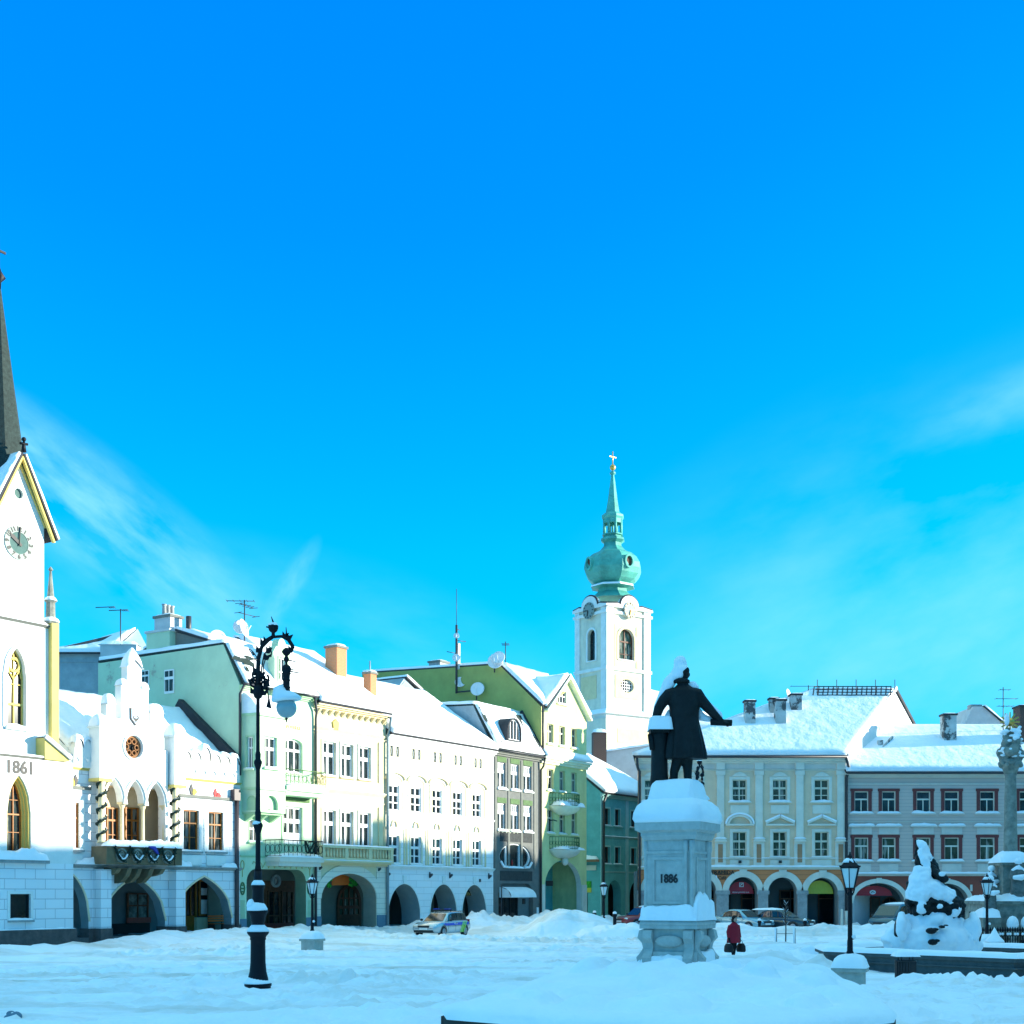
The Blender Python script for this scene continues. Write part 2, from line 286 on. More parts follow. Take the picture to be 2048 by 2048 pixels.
    def lathe(s, prof, n=16, c=(0, 0, 0), smooth=True, phase=0.0, cap=True, sx=1.0, sy=1.0):
        vs = []; fs = []
        for r, z in prof:
            vs += [(c[0]+sx*r*math.cos(2*PI*k/n+phase), c[1]+sy*r*math.sin(2*PI*k/n+phase), c[2]+z) for k in range(n)]
        for i in range(len(prof)-1):
            for k in range(n):
                fs.append((i*n+k, i*n+(k+1) % n, (i+1)*n+(k+1) % n, (i+1)*n+k))
        s.add(vs, fs, smooth)
        if cap:
            for i in (0, len(prof)-1):
                if prof[i][0] > 1e-4:
                    s.add(vs[i*n:(i+1)*n], [tuple(range(n)) if i else tuple(reversed(range(n)))])
        return s
    def tube(s, path, r, n=8, smooth=True):
        path = [Vector(p) for p in path]; m = len(path); rs = r if isinstance(r, (list, tuple)) else [r]*m
        vs = []; fs = []; pu = None
        for i, p in enumerate(path):
            d = (path[min(i+1, m-1)]-path[max(i-1, 0)])
            d = d.normalized() if d.length > 1e-9 else Vector((0, 0, 1))
            if pu is None:
                ref = Vector((0, 0, 1)) if abs(d.z) < .9 else Vector((1, 0, 0)); u = d.cross(ref).normalized()
            else:
                u = (pu - d*pu.dot(d)); u = u.normalized() if u.length > 1e-6 else d.orthogonal().normalized()
            pu = u; w = d.cross(u)
            vs += [p+u*(rs[i]*math.cos(2*PI*k/n))+w*(rs[i]*math.sin(2*PI*k/n)) for k in range(n)]
        for i in range(m-1):
            for k in range(n): fs.append((i*n+k, i*n+(k+1) % n, (i+1)*n+(k+1) % n, (i+1)*n+k))
        fs += [tuple(reversed(range(n))), tuple(range((m-1)*n, m*n))]
        return s.add(vs, fs, smooth)
    def ball(s, c, r, n=12, sz=None, m=None):
        rx, ry, rz = r if isinstance(r, (tuple, list)) else (r, r, r); m = m or max(4, n//2)
        prof = [(max(1e-5, math.sin(PI*i/m)), -math.cos(PI*i/m)) for i in range(m+1)]
        vs = []; fs = []
        for a, z in prof: vs += [(c[0]+rx*a*math.cos(2*PI*k/n), c[1]+ry*a*math.sin(2*PI*k/n), c[2]+rz*z) for k in range(n)]
        for i in range(m):
            for k in range(n): fs.append((i*n+k, i*n+(k+1) % n, (i+1)*n+(k+1) % n, (i+1)*n+k))
        return s.add(vs, fs, True)
    def loft(s, rings, smooth=True, cap=True):
        n = len(rings[0]); vs = [p for r in rings for p in r]; fs = []
        for i in range(len(rings)-1):
            for k in range(n): fs.append((i*n+k, i*n+(k+1) % n, (i+1)*n+(k+1) % n, (i+1)*n+k))
        s.add(vs, fs, smooth)
        if cap:
            s.add(rings[0], [tuple(reversed(range(n)))]); s.add(rings[-1], [tuple(range(n))])
        return s
    def pillow(s, x0, x1, y0, y1, z, h, nx=10, ny=6, amp=.25, seed=0, e=4, zf=None):   # a heap of snow lying on a flat top
        vs = []; fs = []
        for j in range(ny+1):
            for i in range(nx+1):
                u, v = i/nx, j/ny; a = 1-abs(2*u-1)**e; b = 1-abs(2*v-1)**e
                x, y = x0+(x1-x0)*u, y0+(y1-y0)*v
                k = 1+amp*noise.noise((x*1.7+seed*3.1, y*1.7, seed*1.3))+amp*.6*noise.noise((x*5.3+seed, y*5.3, seed*2.3))
                vs.append((x, y, z+(zf(u, v) if zf else 0)+h*math.sqrt(max(0, a*b))*k))
        for j in range(ny):
            for i in range(nx): fs.append((j*(nx+1)+i, j*(nx+1)+i+1, (j+1)*(nx+1)+i+1, (j+1)*(nx+1)+i))
        return s.add(vs, fs, True)
    def sheet(s, a, b, c, d, h, nx=24, ny=12, amp=.25, seed=0, fs_=.8):   # snow blanket on a roof plane: eave a->b, ridge d->c
        a, b, c, d = map(Vector, (a, b, c, d)); nrm = (b-a).cross(d-a).normalized()
        if nrm.z < 0: nrm = -nrm
        vs = []; fs = []
        def P(u, v): return a.lerp(b, u).lerp(d.lerp(c, u), v)
        for j in range(-1, ny+2):
            for i in range(-1, nx+2):
                u, v = min(max(i/nx, 0), 1), min(max(j/ny, 0), 1); p = P(u, v)
                edge = i in (-1, nx+1) or j in (-1, ny+1)
                k = 1+amp*noise.noise((p.x*fs_+seed*5.3, p.y*fs_, p.z*fs_))+amp*.5*noise.noise((p.x*fs_*3, p.y*fs_*3, seed))
                r = 1.0
                m = min(u*nx, (1-u)*nx, v*ny, (1-v)*ny)
                if m < 1: r = .72
                vs.append(p if edge else p+nrm*h*k*r)
        w = nx+3
        for j in range(ny+2):
            for i in range(nx+2): fs.append((j*w+i, j*w+i+1, (j+1)*w+i+1, (j+1)*w+i))
        return s.add(vs, fs, True)
    def pieces(s):
        par = list(range(len(s.v)))
        def fd(a):
            while par[a] != a: par[a] = par[par[a]]; a = par[a]
            return a
        for f in s.f:
            for i in f[1:]: par[fd(i)] = fd(f[0])
        bx = {}
        for f in s.f:
            r = fd(f[0]); b = bx.setdefault(r, [[1e9]*3, [-1e9]*3])
            for i in f:
                for q in range(3): b[0][q] = min(b[0][q], s.v[i][q]-.03); b[1][q] = max(b[1][q], s.v[i][q]+.03)
        ks = list(bx); g = {k: k for k in ks}
        def gf(a):
            while g[a] != a: a = g[a]
            return a
        for i, a in enumerate(ks):
            for b in ks[i+1:]:
                if all(bx[a][0][q] <= bx[b][1][q] and bx[b][0][q] <= bx[a][1][q] for q in range(3)): g[gf(a)] = gf(b)
        out = {}
        for f, sm in zip(s.f, s.sm):
            m = out.setdefault(gf(fd(f[0])), (MB(), {})); mp = m[1]
            for i in f:
                if i not in mp: mp[i] = len(m[0].v); m[0].v.append(s.v[i])
            m[0].f.append([mp[i] for i in f]); m[0].sm.append(sm)
        return [m[0] for m in out.values()]
    def build(s, name, mat, parent=None, recalc=True):
        if name in SPLIT:
            ps = s.pieces()
            if len(ps) > 1: return [p._build(name, mat, parent, recalc) for p in ps][0]
        return s._build(name, mat, parent, recalc)
    def _build(s, name, mat, parent=None, recalc=True):
        me = bpy.data.meshes.new(name); me.from_pydata(s.v, [], s.f)
        me.polygons.foreach_set('use_smooth', s.sm)
        if recalc:
            bm = bmesh.new(); bm.from_mesh(me); bmesh.ops.remove_doubles(bm, verts=bm.verts, dist=1e-5)
            bmesh.ops.recalc_face_normals(bm, faces=bm.faces); bm.to_mesh(me); bm.free()
        me.materials.append(MT[mat] if isinstance(mat, str) else mat)
        o = bpy.data.objects.new(name, me); COL.objects.link(o)
        if parent: o.parent = parent
        return o
def B(): return MB()

def tag(o, label=None, cat=None, group=None, kind=None):
    if label: o['label'] = label
    if cat: o['category'] = cat
    if group: o['group'] = group
    if kind: o['kind'] = kind
    return o
def thing(name, label, cat, loc=(0, 0, 0), rz=0.0, group=None):
    o = bpy.data.objects.new(name, None); COL.objects.link(o); o.location = loc; o.rotation_euler = (0, 0, rz)
    o.empty_display_size = .3
    return tag(o, label, cat, group)
def dup(root, loc, rz, label):
    def cp(o, par):
        c = o.copy(); COL.objects.link(c); c.parent = par
        for ch in [x for x in bpy.data.objects if x.parent == o]: cp(ch, c)
        return c
    r = cp(root, None); r.location = loc; r.rotation_euler = (0, 0, rz); r['label'] = label
    return r
def at(px, py, Y): return Vector(((px-CX)/FPX*Y, Y, EYE+(HY-py)/FPX*Y))   # a measured point of the photograph, put at distance Y

def text(body, size, name, mat, parent, x, y, z, extr=.012, rz=0.0, align='CENTER', tilt=0.0, bold=0.0):
    cu = bpy.data.curves.new('lettering', 'FONT'); cu.body = body; cu.size = size; cu.extrude = extr; cu.offset = size*bold; cu.align_x = align; cu.align_y = 'CENTER'; cu.resolution_u = 3
    tmp = bpy.data.objects.new('lettering', cu); COL.objects.link(tmp)
    dg = bpy.context.evaluated_depsgraph_get(); me = bpy.data.meshes.new_from_object(tmp.evaluated_get(dg))
    bpy.data.objects.remove(tmp); bpy.data.curves.remove(cu)
    me.transform(Matrix.Translation((x, y, z)) @ Matrix.Rotation(rz, 4, 'Z') @ Matrix.Rotation(PI/2, 4, 'X') @ Matrix.Rotation(tilt, 4, 'Z'))
    me.materials.clear(); me.materials.append(MT[mat])
    o = bpy.data.objects.new(name, me); COL.objects.link(o); o.parent = parent
    return o

def fused(mb, name, mat, parent, vox=.03, smooth=4, rough=0.0, rs=3.0):     # one continuous skin over overlapping closed pieces
    o = mb._build(name, mat, parent)
    r = o.modifiers.new('r', 'REMESH'); r.mode = 'VOXEL'; r.voxel_size = vox; r.use_smooth_shade = True
    if smooth:
        q = o.modifiers.new('s', 'SMOOTH'); q.iterations = smooth; q.factor = .5
    dg = bpy.context.evaluated_depsgraph_get(); me = bpy.data.meshes.new_from_object(o.evaluated_get(dg))
    old = o.data; o.modifiers.clear(); o.data = me; bpy.data.meshes.remove(old)
    me.materials.clear(); me.materials.append(MT[mat])
    if rough:
        for v in me.vertices: v.co += v.normal*rough*(noise.noise(v.co*rs)+.6*noise.noise(v.co*rs*2.3))
    return o
# ---------------------------------------------------------------- rows of houses
class Row:
    def __init__(s, o, ang): s.o = Vector((o[0], o[1])); s.ang = ang; s.e = Vector((math.cos(ang), math.sin(ang))); s.k = Vector((-math.sin(ang), math.cos(ang)))
    def s_of(s, px, y=0.0):
        u = (px-CX)/FPX; o = s.o + s.k*y
        return (u*o.y-o.x)/(s.e.x-u*s.e.y)
LEFT = Row((-23.1, 60.7), R(57.3))       # the row down the left side of the square
FAR = Row((0, 103), 0.0)                 # the row closing the square
class House:
    def __init__(s, name, label, cat, row, px0, y0=0.0, group=None, z0=0.0):
        s.row = row; s.y0 = y0; s.s0 = row.s_of(px0, y0); p = row.o + row.e*s.s0 + row.k*y0
        s.root = thing(name, label, cat, (p.x, p.y, 0), row.ang, group)
    def x(s, px, y=0.0): return s.row.s_of(px, s.y0+y) - s.s0
    def z(s, px, py, y=0.0):
        ss = s.row.s_of(px, s.y0+y); Y = s.row.o.y + s.row.k.y*(s.y0+y) + s.row.e.y*ss
        return EYE + (HY-py)*Y/FPX
    def y_at(s, px, x):                  # depth into the plot where a sight line crosses the side wall at local x
        o = s.row.o + s.row.e*(s.s0+x) + s.row.k*s.y0; u = (px-CX)/FPX
        return (u*o.y-o.x)/(s.row.k.x-u*s.row.k.y)
    def pt(s, px, py, y=0.0): return (s.x(px, y), s.z(px, py, y))

def hfun(kind, u):
    if kind == 'round': return math.sqrt(max(0, 1-(2*u-1)**2))
    if kind == 'point':
        q = min(u, 1-u); return math.sqrt(max(0, 1-(1-q)**2))/.8660254
    return 1.0
def shape(x0, x1, z0, z1, top='flat', rise=None, n=12):
    if top == 'flat': return [(x0, z0), (x1, z0), (x1, z1), (x0, z1)]
    if rise is None: rise = (x1-x0)/2
    zs = z1-rise; pts = [(x0, z0), (x1, z0)]
    for k in range(n+1):
        u = .5+.5*math.cos(PI*k/n) if top == 'round' else 1-k/n
        pts.append((x0+(x1-x0)*u, zs+rise*hfun(top, u)))
    return pts
def arc(x0, x1, zs, rise, top='round', n=16, grow=0.0):
    """open arch line from right springing to left springing"""
    out = []
    for k in range(n+1):
        u = .5+.5*math.cos(PI*k/n) if top == 'round' else 1-k/n
        out.append((x0-grow+(x1-x0+2*grow)*u, zs+(rise+grow)*hfun(top, u)))
    return out

def window(h, x0, x1, z0, z1, frame='framewhite', pane='pane', top='flat', rise=None, cols=2, rows=(.62,), fw=.07, mw=.05, rec=.16, y=0.0,
           surround=None, sw=.15, sp=.05, sill='white', sillw=.12, snow=.10, name='window', subtop=0, door=False):
    """frame (the window part) > pane, surround, sill, sill snow; returns the opening to cut in the wall"""
    H = shape(x0, x1, z0, z1, top, rise); f = fw
    I = shape(x0+f, x1-f, z0+f, z1-f, top, None if rise is None else max(.05, rise-f*.6))
    m = B().ring(H, I, y+rec-.05, y+rec+.06)
    W, Hh = x1-x0, z1-z0
    def ztop(xx):
        if top == 'flat': return z1-f
        rr = W/2 if rise is None else rise
        return z1-rr+rr*hfun(top, (xx-x0)/W)-f*.6
    for c in range(1, cols):
        xx = x0+W*c/cols; m.box(xx-mw/2, xx+mw/2, y+rec-.04, y+rec+.04, z0+f, ztop(xx))
    for i, r in enumerate(rows):
        zz = z0+Hh*r; t = mw*(1.7 if i == 0 else .7)
        m.box(x0+f, x1-f, y+rec-.045, y+rec+.038, zz-t/2, zz+t/2)
    if subtop:
        zz = z0+Hh*rows[0]
        for c in range(1, subtop):
            xx = x0+W*c/subtop; m.box(xx-mw*.3, xx+mw*.3, y+rec-.035, y+rec+.035, zz, z1-f)
    if door: m.box(x0+f, x1-f, y+rec-.045, y+rec+.038, z0+f, z0+Hh*.3)
    w = m.build(name, frame, h.root)
    n = len(I); B().add([(p[0], y+rec+.03, p[1]) for p in I], [tuple(range(n))]).build('pane', pane, w)
    if surround:
        O = shape(x0-sw, x1+sw, z0-(.0 if sill else sw), z1+sw, top, None if rise is None else rise+sw*.7)
        B().ring(O, H, y-sp, y+.01).build('surround', surround, w)
    if sill:
        B().box(x0-sillw, x1+sillw, y-.16, y+rec-.06, z0-.10, z0-.003).build('sill', sill, w)
        if snow: B().pillow(x0-sillw, x1+sillw, y-.17, y+rec-.06, z0-.003, snow, 10, 3, .5, seed=x0*3+z0, e=6).build('sill_snow', 'snow', w)
    return H

class Roof:
    def __init__(s): s.a = B(); s.b = B(); s.n = 0
    def plane(s, a, b, c, d, hs=.3, nx=24, ny=10, t=.12, amp=.25, bare=None):
        a, b, c, d = map(Vector, (a, b, c, d)); nr = (b-a).cross(d-a).normalized()
        if nr.z < 0: nr = -nr
        q = [a, b, c, d]; v = q+[p+nr*t for p in q]
        s.a.add(v, [(0, 3, 2, 1), (4, 5, 6, 7), (0, 1, 5, 4), (1, 2, 6, 5), (2, 3, 7, 6), (3, 0, 4, 7)])
        if hs:
            s.n += 1; o = nr*(t+.003)
            ctr = (a+b+c+d)/4
            q2 = [p+(ctr-p).normalized()*.05+o for p in q]
            s.b.sheet(*q2, hs, nx, ny, amp, seed=s.n+a.x)
        return s
    def build(s, parent, mat='roofdark', name='roof'):
        r = s.a.build(name, mat, parent)
        if s.b.v: s.b.build('roof_snow', 'snow', r, recalc=True)
        return r
def slab(mb, outline, holes, y, d):
    """a wall standing free: face with openings, reveals, outer edges and plain back"""
    mb.wall(outline, holes, y, d); n = len(outline)
    mb.add([(p[0], y, p[1]) for p in outline]+[(p[0], y+d, p[1]) for p in outline], [(i, (i+1) % n, (i+1) % n+n, i+n) for i in range(n)])
    m2 = B().wall(outline, holes, y+d, 0.0); mb.add(m2.v, m2.f[:]); return mb
def cornice(h, x0, x1, z0, z1, proud, mat, name='cornice', y=0.0, steps=3, snow=0.0, dent=0, dentmat=None):
    m = B()
    for i in range(steps):
        a = z0+(z1-z0)*i/steps; m.box(x0-.01*i, x1+.01*i, y-proud*(i+1)/steps, y+.02, a, z0+(z1-z0)*(i+1)/steps+(-.002 if i < steps-1 else 0))
    o = m.build(name, mat, h.root)
    if snow: B().pillow(x0, x1, y-proud-.03, y-.002, z1, snow, max(10, int((x1-x0)*3)), 3, .45, seed=x0+z1, e=8).build('ledge_snow', 'snow', o)
    if dent:
        dm = B()
        for k in range(dent):
            xx = x0+(x1-x0)*(k+.5)/dent; dm.box(xx-.09, xx+.09, y-proud*.8, y-.003, z0-.26, z0-.004)
        dm.build('modillions', dentmat or mat, o)
    return o
def pipe(h, path, r=.06, mat='pipe', name='downpipe'): return B().tube(path, r, 8).build(name, mat, h.root)
def shell(h, w, D, prof, mat, name='side_wall', left=True, right=True, back=True, x0=0.0):
    """end walls follow the roof profile (y into the plot, z)"""
    if left: B().prism(prof, x0+.0, x0+.2, 'yz').build(name, mat, h.root)
    m = B()
    if right: m.prism(prof, x0+w-.2, x0+w, 'yz')
    if back: m.box(x0+.2, x0+w-.2, D-.2, D-.003, 0, prof[-2][1]-.01)
    if m.v: m.build('rear_wall', mat, h.root)
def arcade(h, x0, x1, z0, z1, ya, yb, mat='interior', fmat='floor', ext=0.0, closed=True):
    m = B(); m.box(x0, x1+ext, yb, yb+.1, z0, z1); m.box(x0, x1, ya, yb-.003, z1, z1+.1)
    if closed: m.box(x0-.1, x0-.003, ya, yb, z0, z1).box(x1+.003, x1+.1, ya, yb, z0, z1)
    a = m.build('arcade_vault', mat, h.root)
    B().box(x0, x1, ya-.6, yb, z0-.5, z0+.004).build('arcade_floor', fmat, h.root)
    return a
def chimney(h, x, y, z0, z1, wx, wy, mat='brick', capsnow=.2, name='chimney', pots=0, capmat='greytrim'):
    m = B().box(x-wx/2, x+wx/2, y-wy/2, y+wy/2, z0, z1); o = m.build(name, mat, h.root)
    B().box(x-wx/2-.08, x+wx/2+.08, y-wy/2-.08, y+wy/2+.08, z1+.002, z1+.14).build('cap', capmat, o)
    if capsnow: B().pillow(x-wx/2-.09, x+wx/2+.09, y-wy/2-.09, y+wy/2+.09, z1+.14, capsnow, 6, 6, .2, seed=x).build('cap_snow', 'snow', o)
    for k in range(pots):
        B().lathe([(.13, z1+.14), (.11, z1+.7), (.15, z1+.75), (.15, z1+.8)], 10, (x-wx/2+wx*(k+.5)/pots, y, 0)).build('chimney_pot', 'stone', o)
    return o
def dish(h, x, y, z, r, az=0.0, name='satellite_dish'):
    m = B(); m.T = Matrix.Translation((x, y, z)) @ Matrix.Rotation(az, 4, 'Z') @ Matrix.Rotation(R(75), 4, 'X')
    m.lathe([(1e-4, -.18*r), (r*.5, -.13*r), (r*.85, -.04*r), (r, .02), (r*.98, .06), (r*.8, 0), (r*.4, -.1*r), (1e-4, -.14*r)], 18, cap=False)
    m.tube([(0, -r*.8, 0), (0, 0, r*.9)], .025, 5); o = m.build(name, 'dish', h.root)
    return o
def antenna(h, x, y, z0, z1, arms, name='aerial'):
    m = B().tube([(x, y, z0), (x, y, z1)], .035, 6)
    for zz, a0, l, els in arms:
        d = Vector((math.cos(a0), math.sin(a0), 0)); p = Vector((x, y, zz)); m.tube([p-d*l*.35, p+d*l*.65], .022, 5)
        for k in range(els):
            q = p-d*l*.35+d*l*(k/(max(1, els-1))); n = Vector((-d.y, d.x, 0)); m.tube([q-n*.3+Vector((0, 0, 0)), q+n*.3], .018, 4)
    return m.build(name, 'plastic', h.root)

# ================================================================ clock tower church
def church():
    h = House('church', 'tall white church with black spire, clock under its gable and 1861 on the wall', 'church', LEFT, 37)
    X, Z = h.x, h.z; r = h.root
    zl1, zl2, zs = 14.95, 8.72, 3.95
    xe, ze, za = X(88), 19.8, 22.5
    # upper shaft with gable
    hw = xe
    oc = [(.02+.24*math.cos(2*PI*k/14+.13), Z(38, 987)+.24*math.sin(2*PI*k/14+.13)) for k in range(14)]
    wU = B().wall([(-hw, zl1), (hw, zl1), (hw, ze), (0, za), (-hw, ze)], [oc], 0, .14)
    wU.box(-hw, -hw+.15, .003, 2*hw, zl1, ze).box(hw-.15, hw, .003, 2*hw, zl1, ze).box(-hw+.15, hw-.15, 2*hw-.15, 2*hw, zl1, ze)
    # lower shaft with the upper lancet
    xb = X(97); a0, a1 = X(14), X(51)
    zt, zb = Z(33, 1296), Z(33, 1456)
    hole = window(h, a0, a1, zb, zt, 'ochre', 'pane', 'point', 1.3, cols=2, rows=(.30, .55), fw=.07, mw=.06, rec=.22, surround='white', sw=.22, sp=.06, sill='white', snow=.16)
    hl = shape(a0, a1, zb, zt, 'point', 1.3)
    c = ((a0+a1)/2, zt-.75)
    tr = B().ring([(c[0]+.36*math.cos(2*PI*k/16), c[1]+.36*math.sin(2*PI*k/16)) for k in range(16)], [(c[0]+.24*math.cos(2*PI*k/16), c[1]+.24*math.sin(2*PI*k/16)) for k in range(16)], .14, .26)
    tr.tube([(a0+.08, .2, zt-1.35), (c[0]-.3, .2, zt-1.0), (c[0], .2, zt-1.45), (c[0]+.3, .2, zt-1.0), (a1-.08, .2, zt-1.35)], .05, 6)
    tr.build('tracery', 'ochre', r)
    wM = B().wall([(-hw-.5, zl2), (xb, zl2), (xb, zl1-.01), (-hw-.5, zl1-.01)], [hl], 0.0, .3).box(xb-.15, xb, .003, 3, zl2, zl1-.01)
    up = wU; up.add(wM.v, wM.f); up.build('tower_wall', 'white', r)
    n = len(oc); B().add([(p[0], .13, p[1]) for p in oc], [tuple(range(n))]).build('oculus', 'clockinner', r)
    cornice(h, -hw-.6, xb+.03, zl1+.02, zl1+.12, .12, 'greytrim', 'string_course', snow=.12)
    # lower stage, coursed, standing a little forward
    y2 = -.5; xr = X(146, y2); zz8 = zl2
    b0, b1 = X(14, y2), X(62, y2); lt, lb = Z(38, 1550, y2), Z(38, 1712, y2)
    sw = [(X(19, y2), Z(40, 1840, y2)), (X(60, y2), Z(40, 1788, y2))]
    h2 = shape(b0, b1, lb, lt, 'point', 1.7); h3 = shape(sw[0][0], sw[1][0], sw[0][1], sw[1][1])
    m = B().wall([(-hw-.6, zs), (xr, zs), (xr, zl2), (-hw-.6, zl2)], [h2], y2, .55).box(xr-.15, xr, y2+.003, -.02, zs, zl2)
    m.build('nave_wall', 'white', r)
    m = B().wall([(-hw-.6, .9), (xr, .9), (xr, zs), (-hw-.6, zs)], [h3], y2-.02, .2).box(xr-.15, xr, y2-.017, -.02, 0, zs-.003)
    m.build('base_wall', 'white_block', r)
    B().box(-hw-.6, xr+.12, y2-.16, y2+.3, -.6, .9).build('plinth', 'granite', r)
    B().pillow(-hw-.6, xr+.12, y2-.16, y2-.02, .9, .06, 30, 2, .7, 3, 8).build('plinth_snow', 'snow', r)
    o = B()
    for i in range(3):
        g = .075*i; P = shape(b0+g, b1-g, lb, lt-g*1.3, 'point', 1.7-g*1.2); Q = shape(b0+g+.075, b1-g-.075, lb, lt-(g+.075)*1.3, 'point', 1.7-(g+.075)*1.2)
        o.ring(P, Q, y2+.08+.12*i, y2+.22+.12*i)
    o.build('window_moulding', 'ochre', r)
    window(h, b0+.22, b1-.22, lb+.1, lt-.3, 'wood', 'pane2', 'point', 1.35, cols=2, rows=(.55, .3, .75), fw=.055, mw=.04, rec=.0, y=y2+.46, sill='stone', sillw=.35, snow=.14)
    w = window(h, *[sw[0][0], sw[1][0]], sw[0][1], sw[1][1], 'plastic', 'pane', cols=1, rows=(), fw=.04, rec=.14, y=y2-.02, surround='white', sw=.14, sp=.04, sill='stone')
    B().box(-hw-.6, X(100, y2-.25), y2-.25, y2-.022, zs-.02, zs+.12).build('ledge', 'stone', r)
    B().pillow(-hw-.6, X(100, y2-.28), y2-.30, y2-.003, zs+.12, .42, 24, 5, .5, 5, 4).build('ledge_snow', 'snow', r)
    cornice(h, -hw-.6, X(96, y2), zl2, zl2+.10, .10, 'greytrim', 'string_course', y=y2, snow=.1)
    text('1861', .80, 'date', 'black', r, X(40, y2), y2-.012, Z(40, 1536, y2), bold=.03)
    # corner buttress with pinnacle
    m = B().box(xb+.0, X(118, -.25), -.25, .5, zl2+.3, 15.2)
    c0, c1 = X(90, y2-.15), X(138, y2-.15); zc1 = Z(90, 1476, y2); zc0 = Z(138, 1524, y2)
    m.prism([(c0, zc0), (c1, zc0), (c1, zc0+.12), (c0, zc1)], y2-.15, .3)
    m.build('buttress', 'ochre', r)
    B().sheet((c1+.1, y2-.22, zc0+.12), (c1+.1, .4, zc0+.12), (c0, .4, zc1+.05), (c0, y2-.22, zc1+.05), .16, 8, 8).build('buttress_snow', 'snow', r)
    B().bar((c0-.05, y2-.2, zc1+.03), (c1+.12, y2-.2, zc0+.1), .1, .14).build('buttress_coping', 'stone', r)
    pc = (xb+X(118, -.25))/2; pz = 15.2
    p = B().lathe([(.36, pz), (.40, pz+.1), (.22, pz+.25), (.20, pz+1.0), (.30, pz+1.1), (.17, pz+1.2), (.05, pz+2.5), (.12, pz+2.55), (.03, pz+2.7)], 8, (pc, .1, 0), smooth=False)
    p = p.build('pinnacle', 'columnstone', r)
    B().lathe([(.41, pz+.1), (.36, pz+.24), (.2, pz+.33)], 10, (pc, .1, 0)).lathe([(.31, pz+1.1), (.22, pz+1.25), (.15, pz+1.3)], 10, (pc, .1, 0)).build('pinnacle_snow', 'snow', p)
    # gable roof, verge mouldings, spire
    rf = Roof(); ov = -.38
    sl_ = (za-ze)/hw; ex = .45
    for sg in (-1, 1):
        A = (sg*(hw+ex), ov, ze-ex*sl_+.12); Bp = (0, ov, za+.12); C_ = (0, 2*hw, za+.12); D = (sg*(hw+ex), 2*hw, ze-ex*sl_+.12)
        rf.plane(A, D, C_, Bp, .16, 8, 10, .1)
        m = B().bar((sg*(hw+ex-.1), ov+.12, ze-ex*sl_+.02), (0, ov+.12, za+.02), .16, .09).bar((sg*(hw+.05), -.06, ze-.2), (0, -.06, za-.2), .08, .1)
        m.build('verge_moulding', 'ochre', r)
    rf.build(r)
    B().tube([(0, ov, za+.2), (0, ov, za+.7)], [.12, .05], 6).tube([(-.2, ov, za+.55), (.2, ov, za+.6)], .06, 6).ball((0, ov, za+.78), .11, 8).build('gable_finial', 'iron', r)
    s = B().lathe([(1.2, 20.0), (1.2, 22.4), (.08, 30.6)], 8, (0, hw, 0), smooth=False, phase=PI/8)
    s = s.build('spire', 'slate', r)
    B().lathe([(.08, 30.5), (.1, 30.9), (.3, 31.1), (.1, 31.4), (.04, 31.6), (.03, 33)], 10, (0, hw, 0)).box(-.35, .35, hw-.03, hw+.03, 32.3, 32.4).build('finial', 'iron', s)
    # clock
    ck = Vector((0, -.0, Z(36, 1086))); Rr = .77
    d = B().lathe([(1e-4, 0), (Rr, 0), (Rr, .05)], 40, cap=False); d.T = None
    def discs(r0, r1, y): 
        q = B(); n = 40
        vs = [(r1*math.cos(2*PI*k/n), y, ck.z+r1*math.sin(2*PI*k/n)) for k in range(n)]+[(r0*math.cos(2*PI*k/n), y, ck.z+r0*math.sin(2*PI*k/n)) for k in range(n)]+[(r1*math.cos(2*PI*k/n), -.002, ck.z+r1*math.sin(2*PI*k/n)) for k in range(n)]
        return q.add(vs, [(k, (k+1) % n, (k+1) % n+n, k+n) for k in range(n)]+[(k, k+2*n, (k+1) % n+2*n, (k+1) % n) for k in range(n)])
    co = discs(.5, Rr, -.05).build('clock', 'clockface', r)
    discs(.01, .5, -.03).build('clock_disc', 'clockinner', co)
    nm = []
    for k in range(1, 13):
        a = PI/2-k*PI/6; text(str(k), .29, 'numeral', 'black', co, .635*math.cos(a), -.06, ck.z+.635*math.sin(a), .008, 0, 'CENTER', a-PI/2 if k not in (4, 5, 6, 7, 8) else a+PI/2, .025)
    B().bar((-.02, -.085, ck.z-.15), (.03, -.085, ck.z+.72), .02, .06).build('minute_hand', 'black', co)
    q = B().prism([(.1, ck.z-.16), (.16, ck.z-.06), (-.30, ck.z+.32), (-.50, ck.z+.36), (-.44, ck.z+.18)], -.078, -.068).build('hour_hand', 'black', co)
church()

